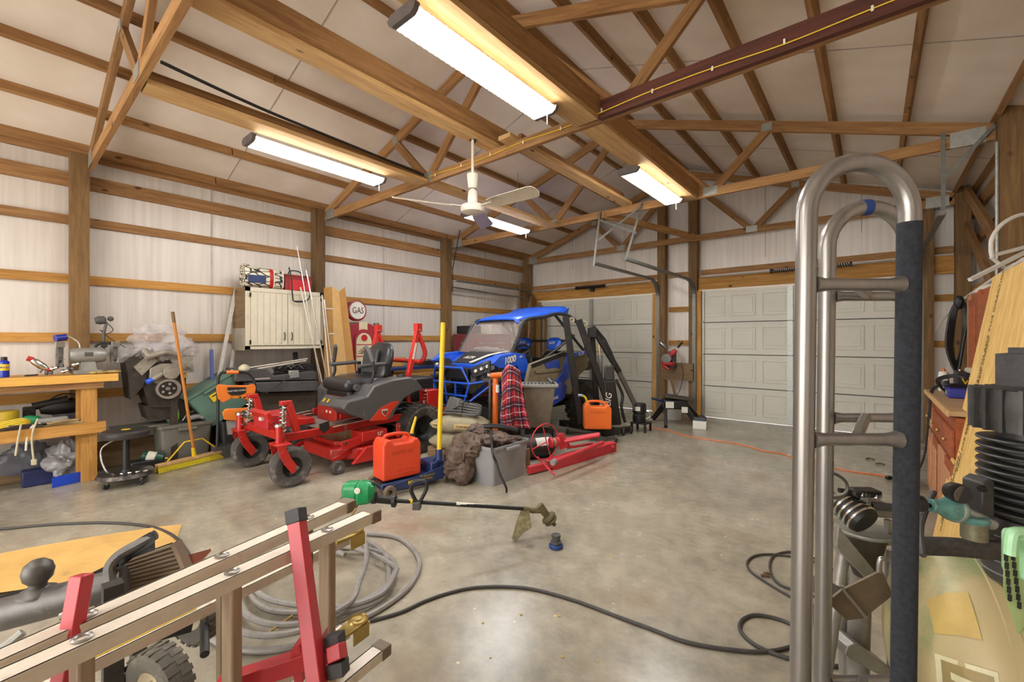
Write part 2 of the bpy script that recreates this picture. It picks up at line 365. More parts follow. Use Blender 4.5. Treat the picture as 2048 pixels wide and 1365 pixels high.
# back wall with two door openings
D1 = (-5.83, -3.10); D2 = (-2.33, 0.42); DZ = 2.20
wb = MB()
for (x0, x1, z0, z1) in ((XLs, D1[0], 0, DZ), (D1[1], D2[0], 0, DZ), (D2[1], XRs, 0, DZ)):
    wb.box(((x0+x1)/2, YBs+0.03, (z0+z1)/2), (x1-x0, 0.06, z1-z0))
wb.prism([(XLs, DZ), (XRs, DZ), (XRs, 3.45), (RX, 4.65), (XLs, 3.45)], (0, YBs, 0), (1, 0, 0), (0, 0, 1), (0, 0.06, 0))
wb = struct(wb.build('wall_back', SHEATH, smooth=False))
# sheathing joints on the back wall
for x in (-5.0, -3.78, -2.56, -1.34, -0.12):
    for z0, z1 in ((2.56, 4.2),):
        MB().box((x, YBs-0.002, (z0+z1)/2), (0.012, 0.004, min(z1, roofz(x))-z0)).build('panel_seam', mat('seam', '#a89e94', 0.6), wb, smooth=False)
for y in (-1.9, -0.7, 0.5, 1.72, 2.94, 4.16, 5.38, 6.6):
    MB().box((XLs+0.002, y, 1.6), (0.005, 0.018, 3.2)).build('panel_seam', mat('seam_wall', '#b8b0a8', 0.6), wl, smooth=False)
# roof slopes
roof = struct(empty('ceiling', kind='structure'))
for sgn in (-1, 1):
    xe = RX+sgn*((XR-XL)/2+0.35); th = math.atan(SL)
    a = (RX, roofz(RX)+0.095); b_ = (xe, roofz(xe)+0.095)
    MB().prism([a, b_, (b_[0], b_[1]+0.05), (a[0], a[1]+0.05)], (0, YF-0.1, 0), (1, 0, 0), (0, 0, 1), (0, YBs-YF+0.3, 0)).build('roof_slope', ROOFM, roof, smooth=False)
    # joints between the insulation sheets
    for y in (-0.6, 1.83, 4.27, 6.7):
        MB().prism([(RX, roofz(RX)+0.0945), (xe, roofz(xe)+0.0945), (xe, roofz(xe)+0.0925), (RX, roofz(RX)+0.0925)], (0, y, 0), (1, 0, 0), (0, 0, 1), (0, 0.012, 0)).build('panel_seam', mat('seam', '#8a8078', 0.6), roof, smooth=False)
    for k in range(7):
        x = (XL+0.01 if sgn < 0 else XR-0.01)-sgn*0.565*k
        n = Vector((sgn*SL, 0, 1)).normalized()
        p = Vector((x, 0, roofz(x)))+n*0.0475
        # purlins stand on edge on the chords, in two lengths
        for (y0, y1) in ((YF+0.02, 1.7), (1.71, 5.3), (5.31, YBs-0.01)):
            board('purlin', (p.x, y0, p.z), (p.x, y1, p.z), 0.04, 0.089, WOOD, roof, up=n)
# posts
TY = (-1.81, 0.63, 3.07, 5.51)
def post(x, y, z, par, m=WOODP, wx=0.14, wy=0.14): return board('post', (x, y, 0.0), (x, y, z), wx, wy, m, par, up=(0, 1, 0))
for y in TY:
    post(XL-0.075, y-0.095+0.02, 3.30, wl); post(XR+0.075, y-0.075, 3.30, wr)
post(XL-0.07, YB-0.02, 3.28, wl); post(XR+0.07, YB-0.03, 3.28, wr)
# girts
for z, hh in ((0.785, 0.089), (1.375, 0.089), (1.965, 0.089), (2.56, 0.089), (2.965, 0.14), (3.235, 0.089)):
    ys = [YF, -1.9, 0.55, 2.99, 5.43, YBs-0.02]
    for a, b_ in zip(ys[:-1], ys[1:]):
        m = WOODB if z < 2.1 else WOOD
        board('girt', (XLs+0.021, a+0.004, z), (XLs+0.021, b_-0.004, z), 0.04, hh, m, wl)
        board('girt', (XRs-0.021, a+0.004, z), (XRs-0.021, b_-0.004, z), 0.04, hh, m, wr)
for x, par in ((XLs+0.03, wl), (XRs-0.03, wr)):
    for a, b_ in ((YF, -1.9), (-1.9, 0.55), (0.55, 2.99), (2.99, 5.43), (5.43, YB)):
        board('skirt_board', (x, a+0.003, 0.14), (x, b_-0.003, 0.14), 0.045, 0.27, WOODG, par)
# knee braces at the right wall
for y in (5.42, ):
    board('knee_brace', (XR+0.09, 7.75, 3.2), (XR+0.09, 5.6, 2.05), 0.04, 0.14, WOOD, wr)
    board('knee_brace', (XR+0.09, 7.75, 2.75), (XR+0.09, 5.6, 1.55), 0.04, 0.14, WOOD, wr)
# back wall framing
def bw(name, x0, x1, z, h, m=WOOD, y=YB+0.105, w=0.04): return board(name, (x0, y, z), (x1, y, z), w, h, m, wb)
for x0, x1 in ((XL, -3.05), (-2.9, -2.46), (-2.33, XR)):
    bw('girt', x0, x1, 2.53, 0.089)
    bw('girt', x0, x1, 2.99, 0.14) if False else None
for x0, x1 in ((-2.9, -2.46), (0.52, XR)):
    bw('girt', x0, x1, 1.90, 0.089, WOODB); bw('girt', x0, x1, 1.29, 0.089, WOODB)
bw('header', XL+0.05, -3.04, 2.325, 0.235, WOODB, y=YB+0.02); bw('header', -2.34, XR-0.0, 2.325, 0.235, WOODB, y=YB+0.02)
for x, z, m in ((-2.98, 4.2, WOODP), (-2.42, 4.2, WOODP), (0.55, 3.5, WOODP)):
    z = roofz(x)-0.02
    board('post', (x, YB+0.0, 0), (x, YB+0.0, z), 0.14, 0.14, m, wb, up=(0, 1, 0))
for x in (-3.075, -2.355, 0.455, -5.86):
    board('door_jamb', (x, YB-0.04, 0.003), (x, YB-0.04, DZ), 0.04, 0.14, WOODB, wb, up=(1, 0, 0))
board('shelf_board', (-2.95, YB-0.12, 0.78), (-2.40, YB-0.12, 0.78), 0.02, 0.31, WOODG, wb)
MB().box((-2.68, YB+0.06, 0.13), (0.5, 0.04, 0.26)).build('skirt_board', WOODG, wb, smooth=False)
# ------------------------------------------------------------------ roof trusses
def truss(y, name='roof_truss'):
    t = empty(name, (0, y, 0), kind='structure')
    zb = 3.065+0.0445*1.6; hh = 0.14
    zb = 3.065+0.05
    board('bottom_chord', (XL+0.005, 0, zb), (RX, 0, zb), 0.04, 0.10, WOOD, t); board('bottom_chord', (RX, 0, zb), (XR-0.005, 0, zb), 0.04, 0.10, WOOD, t)
    for s in (-1, 1):
        xe = RX+s*((XR-XL)/2-0.005); n = Vector((s*SL, 0, 1)).normalized()
        a = Vector((xe, 0, roofz(xe)))-n*0.055; b_ = Vector((RX, 0, roofz(RX)))-n*0.055
        board('top_chord', a, b_, 0.04, 0.11, WOOD, t, up=n)
        q = RX+s*1.13; h2 = RX+s*1.72; zt = roofz(h2)-0.1
        board('web', (q, 0.0, 3.12), (RX+s*0.04, 0.0, roofz(RX)-0.13), 0.089, 0.038, WOOD, t, up=(0, 1, 0)).matrix_local
        board('web', (q+s*0.02, 0.0, 3.12), (h2, 0.0, zt), 0.089, 0.038, WOOD, t, up=(0, 1, 0))
        # toothed steel plates
        for px, pz, dx, dz in ((xe-s*0.16, 3.13, 0.22, 0.14), (q, 3.13, 0.16, 0.1), (h2, zt+0.03, 0.1, 0.09)):
            for yy in (-0.0225, 0.0225): MB().box((px, yy, pz), (dx, 0.003, dz)).build('gusset_plate', GALV, t, smooth=False)
    return t
for y in TY: truss(y)
t4 = truss(YB-0.10)
# webs must stand on edge in the truss plane
for o in bpy.data.objects:
    if o.name.startswith('web'):
        pass
# dark doubled board and yellow wire on the second truss
d = board('bottom_chord', (-1.63, 3.07-0.042, 3.065+0.07), (XR-0.01, 3.07-0.042, 3.065+0.07), 0.04, 0.14, WOODD, None); struct(d); d.name = 'trim_1'
# boards running along the building between and on the bottom chords
def joist(x, y0, y1, z, w, h, m=WOODL): o = board('ceiling_joist', (x, y0, z), (x, y1, z), w, h, m, None); return struct(o)
joist(-1.74, 0.66, 3.01, 3.065+0.02, 0.205, 0.038); joist(-1.74, 3.10, 5.48, 3.065+0.02, 0.205, 0.038)
joist(-1.64, 0.66, 3.01, 3.065+0.11, 0.038, 0.14, WOOD); joist(-1.64, 3.10, 5.48, 3.065+0.11, 0.038, 0.14, WOOD)
joist(-1.74, -1.78, 0.60, 3.065+0.02, 0.235, 0.038)
joist(-2.78, -1.0, 3.25, 3.165+0.02, 0.14, 0.038); joist(-2.70, -1.0, 3.25, 3.165+0.11, 0.038, 0.14, WOOD)
joist(-2.55, 2.95, 5.5, 3.165+0.02, 0.14, 0.038); joist(-2.62, 3.26, 5.5, 3.165+0.11, 0.038, 0.14, WOOD)
joist(-3.82, 0.66, 3.04, 3.065+0.02, 0.185, 0.038); joist(-3.76, 3.10, 5.48, 3.065+0.02, 0.185, 0.038)
joist(-3.92, 0.66, 3.04, 3.065+0.11, 0.038, 0.14, WOOD)
joist(-0.0, 5.53, 7.8, 3.16, 0.038, 0.09, WOOD) if False else None
joist(-2.3, 5.53, 6.9, 3.0, 0.04, 0.14, WOODP) if False else None
# ------------------------------------------------------------------ garage doors
DOORM = mat('door_enamel', '#c9c5b6', 0.45, 0, 0.03, 5)
def garage_door(name, x0, x1, stile):
    e = empty(name, (0, 0, 0), kind='structure'); y = YB+0.03; n = 4; hs = (DZ-0.01)/n
    for i in range(n):
        z0 = 0.006+i*hs; b = MB(); b.box(((x0+x1)/2, y+0.02, z0+hs/2), (x1-x0, 0.04, hs-0.006)); b.box(((x0+x1)/2, y+0.035, z0+hs/2), (x1-x0+0.02, 0.02, hs+0.004))  # second box is a backing added to block outside light at the joints
        b.box(((x0+x1)/2, y-0.004, z0+hs-0.028), (x1-x0, 0.012, 0.028)); b.box(((x0+x1)/2, y-0.004, z0+0.012), (x1-x0, 0.010, 0.018))
        s = b.build('door_section', DOORM, e, smooth=False)
        if i: MB().box(((x0+x1)/2, y-0.003, z0-0.002), (x1-x0, 0.012, 0.012)).build('joint_shadow_gap', mat('joint_seal_shade', '#3c3934', 0.8), s, smooth=False)  # dark strip paints the shaded recess at the seal between sections
        k = 6; pw = (x1-x0)/k
        for j in range(k):
            cx = x0+pw*(j+0.5); f = MB()
            for (dx, dz, w_, h_) in ((0, 0.17, pw*0.76, 0.016), (0, -0.17, pw*0.76, 0.016), (pw*0.38, 0, 0.016, 0.356), (-pw*0.38, 0, 0.016, 0.356)):
                f.box((cx+dx, y-0.004, z0+hs/2+dz), (w_, 0.014, h_))
            f.box((cx, y-0.0015, z0+hs/2), (pw*0.62, 0.010, 0.25))
            f.build('raised_panel', DOORM, s, smooth=False, bevel=0.003, seg=1)
        for sx in (x0+0.045, stile, x1-0.045):
            st = MB().box((sx, y-0.018, z0+hs/2), (0.075, 0.03, hs-0.012)); 
            for q in range(9): st.box((sx+0.022, y-0.0335, z0+hs*(q+0.5)/9), (0.014, 0.002, 0.016))
            st.build('end_stile', GALV, s, smooth=False)
    for z in (0.006+hs, 0.006+2*hs, 0.006+3*hs):
        for sx in (x0+0.045, stile, x1-0.045):
            MB().box((sx, y-0.037, z), (0.05, 0.008, 0.075)).cyl((sx-0.03, y-0.045, z), (sx+0.03, y-0.045, z), 0.007, n=8).build('hinge', GALV, e)
    MB().box(((x0+x1)/2, y-0.03, DZ+0.008), (x1-x0+0.02, 0.02, 0.018)).build('top_stop', WHT, e, smooth=False)
    b = MB().cyl((x0+0.1, YB-0.14, DZ+0.22), (x1-0.1, YB-0.14, DZ+0.22), 0.0125, n=10).build('torsion_shaft', GALV, e)
    return e
g1 = garage_door('door_1', D1[0], D1[1], -4.47); g2 = garage_door('door_2', D2[0], D2[1], -0.98)
for g, xa, xb in ((g1, -4.72, -4.10), (g2, -1.20, -0.25)):
    MB().tube(coil((xa, YB-0.14, DZ+0.22), (xb, YB-0.14, DZ+0.22), 0.028, 0.006, 34, 8), 0.007, 4).build('torsion_spring', BLKM, g)
    MB().box(((xa+xb)/2, YB-0.06, DZ+0.19), (0.07, 0.08, 0.12)).cyl((xa-0.03, YB-0.14, DZ+0.22), (xa, YB-0.14, DZ+0.22), 0.035).cyl((xb, YB-0.14, DZ+0.22), (xb+0.03, YB-0.14, DZ+0.22), 0.035).build('spring_bracket', BLKM, g)
# tracks: vertical rail, curve, horizontal rail out into the room
def track(x, yend, par, zt=2.42):
    pts = [(x, YB-0.07, 0.02), (x, YB-0.07, 2.1)]
    for i in range(1, 9):
        a = PI/2*i/8; pts.append((x, YB-0.07-0.34*(1-math.cos(a)), 2.1+(zt-2.1)*math.sin(a)))
    pts.append((x, yend, zt)); b = MB()
    for p, q in zip(pts[:-1], pts[1:]):
        pv = Vector(p); qv = Vector(q); dd = (qv-pv).normalized(); nn = dd.cross(Vector((1, 0, 0)))
        b.bar(pv, qv, 0.055, 0.004, up=nn); b.bar(pv+nn*0.015+Vector((0.027, 0, 0)), qv+nn*0.015+Vector((0.027, 0, 0)), 0.004, 0.034, up=nn)
    return b.build('track', mat('track_steel', '#74756e', 0.45, 0.6, 0.2, 25), par, smooth=False)
track(-3.04, 5.46, g1); track(-2.40, 5.10, g2, 2.36); track(0.49, 5.6, g2, 2.5); track(-5.9, 5.46, g1)
def angle_iron(a, b, par): 
    a = Vector(a); b = Vector(b); m = MB().bar(a, b, 0.03, 0.003, up=(0, 1, 0)).bar(a+Vector((0, 0.015, 0)), b+Vector((0, 0.015, 0)), 0.003, 0.03, up=(0, 1, 0)); return m.build('hanger_angle', mat('track_steel', '#74756e'), par, smooth=False)
angle_iron((-3.04, 5.46, 2.40), (-2.94, 5.46, 3.15), g1); angle_iron((-2.40, 5.10, 2.33), (-2.33, 5.48, 3.15), g2)
angle_iron((-2.98, 5.47, 2.75), (-2.33, 5.47, 3.12), g1); angle_iron((-2.94, 5.46, 3.03), (-2.38, 5.4, 2.75), g2)
angle_iron((0.49, 5.46, 2.52), (0.49, 5.48, 3.22), g2); angle_iron((0.5, 5.45, 2.8), (0.80, 5.45, 3.18), g2)
MB().tube([(-2.25, 5.55, 3.09), (-2.1, 6.2, 3.09)], 0.01, 6)
board('track_brace', (-2.9, 5.46, 3.10), (-2.2, 7.2, 3.0), 0.04, 0.09, WOOD, wb)
# ------------------------------------------------------------------ strip lights
LENS = None
def lensmat():
    m, nt, b = newmat('lamp_lens'); b.inputs['Base Color'].default_value = (0.9, 0.9, 0.9, 1)
    b.inputs['Emission Color'].default_value = (0.93, 0.96, 1.0, 1); b.inputs['Emission Strength'].default_value = LAMP; return m
LAMP = 13.0
LENS = lensmat()
SIDE = mat('lamp_prismatic_side', '#e8e2d8', 0.4, 0, 0.03, emis='#fff6ea', estr=8.0)
BODY = mat('lamp_body', '#d8d0c4', 0.35, 0, 0.05); CAPM = mat('lamp_cap', '#5a5450', 0.5, 0, 0.2)
lab = ['lit strip light above the open concrete, nearest and largest', 'lit strip light beside the cabinet end of the room, under the outer joist',
       'lit strip light nearest the garage doors, beyond the second beam', 'lit strip light half hidden behind the ceiling fan blade', 'strip light', 'strip light']
for i, (x, y) in enumerate(((-1.86, 1.98), (-4.02, 2.0), (-1.86, 4.66), (-4.16, 4.68), (-1.86, -1.5), (-4.02, -1.5))):  # last two fixtures are unseen, added behind the camera for fill light
    z = 3.055; e = empty('strip_light', (x, y, z), label=lab[i] if i < 4 else ('unseen strip light added for fill on the wide joist behind the camera', 'unseen strip light added for fill on the narrow joist behind the camera')[i-4], cat='light', group='four foot strip lights on the joists')
    L_ = 1.22
    poly = [(-0.085, -0.05), (-0.10, -0.02), (-0.07, 0.0), (0.07, 0.0), (0.10, -0.02), (0.085, -0.05)]
    MB().prism(poly, (0, -L_/2, 0), (1, 0, 0), (0, 0, 1), (0, L_, 0)).build('housing', BODY, e, smooth=False)
    MB().box((0, 0, -0.054), (0.155, L_-0.01, 0.006)).build('lens', LENS, e, smooth=False)
    for s in (-1, 1):
        ribs = MB(); ribs.bar((s*0.0855, -L_/2, -0.05), (s*0.0855, L_/2, -0.05), 0.003, 0.003); ps = []
        for k in range(59):
            yy = -L_/2+k*L_/58; q = 0.004 if k % 2 else 0.0; ps.append([(s*(0.084+q), yy, -0.052), (s*(0.100+q), yy, -0.024), (s*(0.099+q), yy, -0.018)])
        ribs.v = []; ribs.f = []; ribs.m = []; ribs.grid(ps); ribs.build('prismatic_side', SIDE, e, smooth=False, solid=0.002)
    for s in (-1, 1):
        MB().prism([(-0.105, -0.045), (-0.12, -0.015), (-0.09, 0.008), (0.09, 0.008), (0.12, -0.015), (0.105, -0.045), (0.08, -0.06), (-0.08, -0.06)], (0, s*L_/2, 0), (1, 0, 0), (0, 0, 1), (0, s*0.03, 0)).build('end_cap', CAPM, e, smooth=False)
    if i == 3:
        for yy in (-0.45, 0.45): MB().cyl((0.0, yy, 0.0), (0.0, yy, 0.86), 0.004, n=6).build('hanger_rod', GALV, e)
    MB().cyl((0.05, L_/2-0.02, -0.06), (0.05, L_/2-0.02, -0.14), 0.003, n=6).build('pull_cord', WHT, e)
# ================================================================== LEFT: WORKBENCH AND SURROUNDINGS
def soft(name, c, d, m, parent=None, r=0.02, rot=None, **k): return MB().box(c, d, rot).build(name, m, parent, bevel=r, seg=4, **k)
BX = -5.70                   # front face of the bench
bench = empty('workbench', (BX-0.24, -0.3, 0), label='yellow pine workbench with lower shelf against the white panel wall', cat='workbench')
def loc(root, p): return Vector(p)-Vector(root.location)
def bb(name, a, b, w, h, m=WOODB, root=bench, **k): return board(name, loc(root, a), loc(root, b), w, h, m, root, **k)
pe = PX(236, 749, BX).y
for i in range(3): bb('top_plank', (BX-0.08-0.152*i, -2.6, 1.003), (BX-0.08-0.152*i, pe, 1.003), 0.15, 0.035, WOODL if i else WOODB)
bb('front_edge', (BX+0.012, -2.6, 0.985), (BX+0.012, pe, 0.985), 0.02, 0.072, mat('edge_yellow', '#d6a24a', 0.6, 0, 0.12, 6, stretch=(1, 12, 12)))
bb('apron', (BX-0.03, -2.6, 0.925), (BX-0.03, pe-0.10, 0.925), 0.03, 0.075, WOOD)
bb('shelf_edge', (BX+0.01, -2.6, 0.515), (BX+0.01, pe-0.09, 0.515), 0.038, 0.10, WOODB)
for i in range(3): bb('shelf_plank', (BX-0.08-0.152*i, -2.6, 0.55), (BX-0.08-0.152*i, pe-0.13, 0.55), 0.15, 0.02, WOODG)
for y in (pe-0.20, -1.6):
    bb('leg', (BX-0.055, y, 0.002), (BX-0.055, y, 0.965), 0.04, 0.11, WOODB, up=(0, 1, 0)); bb('leg', (BX-0.095, y-0.04, 0.002), (BX-0.095, y-0.04, 0.965), 0.035, 0.09, WOODB, up=(0, 1, 0))
    bb('leg', (BX-0.42, y, 0.002), (BX-0.42, y, 0.965), 0.04, 0.11, WOOD, up=(0, 1, 0))
ZT = 1.021
def onb(u, v, x=None):
    p = PX(u, v, x if x else BX-0.2); return p
# spray can of lubricant
p = PX(8, 748, -5.85); S = empty('spray_can', (p.x, p.y, ZT), label='blue and yellow lubricant spray can with red top at the bench end', cat='spray can')
MB().lathe([(0.0, 0), (0.031, 0), (0.033, 0.005), (0.033, 0.13), (0.031, 0.14), (0.02, 0.15)]).build('can_body', mat('can_blue', '#1b2f9c', 0.3, 0, 0.05), S) if False else None
cb = MB().lathe([(0.03, 0), (0.033, 0.004), (0.033, 0.135), (0.02, 0.15)]).build('can_body', mat('can_blue', '#1b2f9c', 0.3, 0, 0.05), S)
MB().lathe([(0.0335, 0.06), (0.0336, 0.061), (0.0336, 0.115), (0.0335, 0.116)]).build('label_band', YEL, cb)
MB().lathe([(0.018, 0.15), (0.02, 0.152), (0.02, 0.178), (0.008, 0.18)]).build('cap', BLACK, S)
text('lettering', 'WD-40', mat('can_ink', '#1b2f9c', 0.5, 0, 0), S, (0.034, -0.005, 0.088), (0.25, 0.97, 0), (0, 0, 1), 0.022)
# bench grinder
G = empty('bench_grinder', (PX(176, 742, -5.82).x, PX(176, 742, -5.82).y, ZT), label='grey double bench grinder bolted near the bench corner', cat='grinder')
GM = mat('grinder_grey', '#8f8d86', 0.4, 0.3, 0.12, 15, dirt='#5d5850', dirtamt=0.2)
MB().box((0, 0, 0.02), (0.14, 0.20, 0.04)).box((0, 0, 0.075), (0.11, 0.13, 0.09), taper=(0.7, 0.75)).build('base', GM, G, bevel=0.006)
MB().lathe([(0.03, -0.13), (0.06, -0.125), (0.07, -0.10), (0.073, -0.05), (0.073, 0.05), (0.07, 0.10), (0.06, 0.125), (0.03, 0.13)], (0, 0, 0.18), (0, 1, 0), 28).build('motor', GM, G)
rbox('name_plate', (0.073, 0, 0.19), (0.004, 0.06, 0.04), GREYD, G, 0.002)
for s in (-1, 1):
    MB().lathe([(0.02, -0.012), (0.075, -0.012), (0.077, 0), (0.075, 0.012), (0.02, 0.012)], (0, s*0.19, 0.18), (0, 1, 0), 28, closed=True).build('grinding_wheel', RUBG, G)
    gd = MB(); poly = [(0.085*math.cos(a), 0.085*math.sin(a)) for a in [math.radians(x) for x in range(70, 300, 15)]]; gd.prism([(0, 0)]+poly, (0, s*0.19-0.025, 0.18), (1, 0, 0), (0, 0, 1), (0, 0.05, 0))
    gd.build('wheel_guard', GM, G); rbox('tool_rest', (0.085, s*0.19, 0.15), (0.03, 0.06, 0.006), STEEL, G, 0.001)
    rbox('spark_shield', (0.05, s*0.19, 0.285), (0.03, 0.06, 0.05), STEEL, G, 0.003)
MB().tube([(-0.02, 0.05, 0.26), (-0.02, 0.10, 0.30), (0.0, 0.16, 0.29), (0.0, 0.19, 0.28)], 0.012, 8, smooth=5).build('hose', BLACK, G)
# blue round gauge lamp on a white gooseneck
gp = PX(116, 675, -5.80); L_ = empty('magnifier_lamp', (-5.82, PX(160, 700, -5.82).y, ZT+0.24), label='small blue round lamp head on a white gooseneck over the grinder', cat='lamp')
q = gp-Vector(L_.location)
MB().tube([(-0.0, 0, -0.01), (0, -0.01, 0.06), (0, -0.06, 0.11), (q.x, q.y+0.05, q.z+0.02)], 0.005, 8, smooth=6).build('gooseneck', WHT, L_)
MB().cyl((q.x-0.0, q.y+0.05, q.z), (q.x+0.03, q.y-0.02, q.z-0.01), 0.032, n=20).build('lamp_head', mat('blue_lamp', '#232a86', 0.35, 0, 0.1), L_)
# wall work lamp at the post
lp = PX(205, 652, -5.9); W = empty('work_lamp', (-6.0, lp.y+0.05, 1.22), label='black clamp work lamp on a jointed arm beside the tall post', cat='lamp')
def wl_(u, v, x=-5.9): return PX(u, v, x)-Vector(W.location)
MB().tube([wl_(208, 700), wl_(207, 668), wl_(213, 645)], 0.012, 8).build('arm', GREYD, W)
MB().lathe([(0.02, 0), (0.038, 0.01), (0.042, 0.05), (0.03, 0.08)], wl_(212, 640), wl_(190, 642)-wl_(212, 640), 20).build('lamp_head', GREYD, W)
MB().sphere(wl_(221, 638), 0.025).build('joint', GREYD, W)
MB().tube([wl_(216, 648), wl_(226, 660), wl_(214, 668), wl_(200, 660), wl_(224, 680), wl_(250, 695)], 0.004, 6, smooth=6).build('wire', BLACK, W)
rbox('clamp', wl_(208, 690), (0.05, 0.05, 0.05), GREYD, W, 0.006)
# air tool with a red end, bits and gloves
T = empty('air_drill', (-5.78, PX(70, 738, -5.78).y, ZT), label='silver pneumatic tool with red nose lying on the bench', cat='power tool')
def tl(u, v, x=-5.78): return PX(u, v, x)-Vector(T.location)
MB().lathe([(0.018, 0), (0.022, 0.01), (0.03, 0.04), (0.03, 0.10), (0.022, 0.13)], tl(62, 719), tl(92, 738)-tl(62, 719), 18).build('body', CHROME, T)
MB().cyl(tl(54, 717), tl(66, 720), 0.022, n=16).build('nose', RED, T)
MB().cyl(tl(86, 733), tl(78, 746), 0.016, 0.013, n=12).build('handle', GREY, T)
MB().lathe([(0.01, 0), (0.02, 0.01), (0.022, 0.03), (0.01, 0.04)], tl(90, 742), (0, 1, 0.2), 14).build('chuck', RED, T)
T = empty('ratchet_clamp', (-5.76, PX(115, 742, -5.76).y, ZT), label='heap of chromed pipe fittings beside the red nosed tool', cat='fittings')
for k in range(6):
    y = -0.08+0.035*k; MB().lathe([(0.012, 0), (0.02, 0.004), (0.02, 0.02), (0.012, 0.024), (0.015, 0.05)], (0.01*(k % 2), y, 0.03+0.03*(k % 3)), (0.3, 0.8, 0.3*(k % 2)), 12).build('fitting', CHROME if k % 2 else GREYD, T)
board('screwdriver', (-5.75, PX(50, 745, -5.75).y, ZT+0.012), (-5.80, PX(75, 745, -5.8).y, ZT+0.012), 0.012, 0.012, BLACK).name = 'screwdriver'
tag(bpy.data.objects['screwdriver'], 'black screwdriver lying by the silver tool', 'screwdriver')
gl = MB()
for k, (y, x) in enumerate(((0, 0), (0.05, 0.01), (0.1, -0.01), (0.14, 0.02))): v_, f_ = lump((x, y, 0.014), 0.045, (1.3, 1, 0.32), 0.35, 20, 12, k); gl.add(v_, f_)
tag(gl.build('work_gloves', mat('leather', '#a58a52', 0.9, 0, 0.25, 30), None, loc=(-5.76, PX(190, 742, -5.76).y, ZT)), 'crumpled tan leather gloves at the bench corner', 'gloves')['kind'] = 'thing'
# ---- things on the lower shelf
ZS = 0.562
e = empty('cable_reel', (-5.85, PX(15, 845, -5.85).y, ZS), label='yellow extension cord wound on a reel on the bench shelf', cat='cord')
MB().lathe([(0.05, 0), (0.07, 0.005), (0.07, 0.16), (0.05, 0.165)], (0, 0, 0), (0, 0, 1), 20).build('reel', mat('yellow_dull', '#a98d10', 0.6, 0, 0.2), e)
b = MB()
for k in range(4): b.tube([(0.08, -0.25, 0.02+0.02*k), (0.1, -0.05, 0.03+0.015*k), (0.12, 0.08, 0.05+0.015*k), (0.09, 0.13, 0.03+0.01*k)], 0.007, 6, smooth=6)
b.build('cord_loops', YEL, e)['kind'] = 'stuff'
e = empty('hedge_trimmer', (-5.80, PX(62, 845, -5.8).y, ZS), label='green hedge trimmer motor and handle on the bench shelf', cat='trimmer')
GRN = mat('green_plastic', '#1d7a4a', 0.4, 0, 0.15)
v_, f_ = lump((0, 0, 0.06), 0.055, (0.9, 1.2, 0.9), 0.15, 20, 14, 3); MB().add(v_, f_).build('motor_cover', GRN, e)
MB().tube([(0, -0.05, 0.02), (0.02, -0.16, 0.02)], 0.018, 10).build('handle', GRN, e)
e = empty('router_table', (-5.85, PX(105, 840, -5.85).y, ZS), label='grey belt sander with rounded cover on the bench shelf', cat='sander')
soft('cover', (0.05, 0, 0.05), (0.09, 0.20, 0.05), GREY, e, 0.02); rbox('body', (0, 0.02, 0.02), (0.12, 0.24, 0.03), GREYD, e, 0.006)
MB().tube([(0.06, -0.05, 0.03), (0.12, -0.12, 0.03), (0.17, -0.16, -0.05), (0.17, -0.17, -0.18)], 0.008, 8, smooth=5).build('cord', WHT, e)
e = empty('car_starter', (-5.98, PX(150, 800, -5.98).y, ZS), label='dark engine part with round opening at the back of the shelf', cat='engine part')
MB().lathe([(0.0, -0.16), (0.05, -0.15), (0.07, -0.08), (0.07, 0.06), (0.05, 0.12), (0, 0.13)], (0.0, -0.08, 0.15), (0, 1, 0.05), 20).build('casting', BLKM, e); MB().cyl((0.03, -0.28, 0.17), (0.03, -0.05, 0.22), 0.035, n=14).build('solenoid', BLKM, e); MB().tube([(0.04, -0.2, 0.2), (0.06, -0.1, 0.27), (0.06, 0.0, 0.26)], 0.008, 6, smooth=4).build('lead', BLACK, e); rbox('bracket', (0.02, -0.3, 0.1), (0.1, 0.08, 0.14), BLKM, e, 0.01)
MB().lathe([(0.03, 0), (0.045, 0), (0.045, 0.05), (0.03, 0.05)], (0.08, 0.05, 0.19), (1, 0, 0), 20, closed=True).build('flange', STEEL, e)
rbox('casting_foot', (0, 0, 0.04), (0.08, 0.3, 0.08), GREYD, e, 0.01)
for k, (u, c, lb) in enumerate(((40, '#4a4038', 'thin dark slat stack lying on the shelf front'), (125, '#a08c60', 'short pale offcuts lying on the shelf by the leg'))):
    y = PX(u, 855, -5.77).y; e = empty('offcut_stack', (-5.77, y, ZS), label=lb, cat='offcuts')
    for j in range(4): rbox('offcut', (0.01*j, 0.02*(j % 2), 0.007+0.011*j), (0.06, 0.26-0.03*j, 0.01), mat('offcut%d' % k, c, 0.8, 0, 0.25), e, 0.002, rot=(0, 0, 0.1*(j-1)))
# cords hanging from the shelf
for (a, mname, lb) in ((((42, 850), (36, 880), (31, 912)), 'cord_dark', 'short grey cord end hanging over the shelf edge'), (((76, 838), (66, 862), (64, 890), (68, 925)), 'cord_white', 'white power cord with plug hanging below the shelf')):
    b = MB().tube([PX(u, v, BX+0.05) for u, v in a], 0.007, 8, smooth=6).build('power_cord', mat(mname, '#b8ad90', 0.6), None); tag(b, lb, 'cord')
    q = PX(a[-1][0], a[-1][1], BX+0.05)
    if mname == 'cord_white': rbox('plug', q, (0.03, 0.035, 0.05), mat('cord_white', '#b8ad90'), b, 0.006)
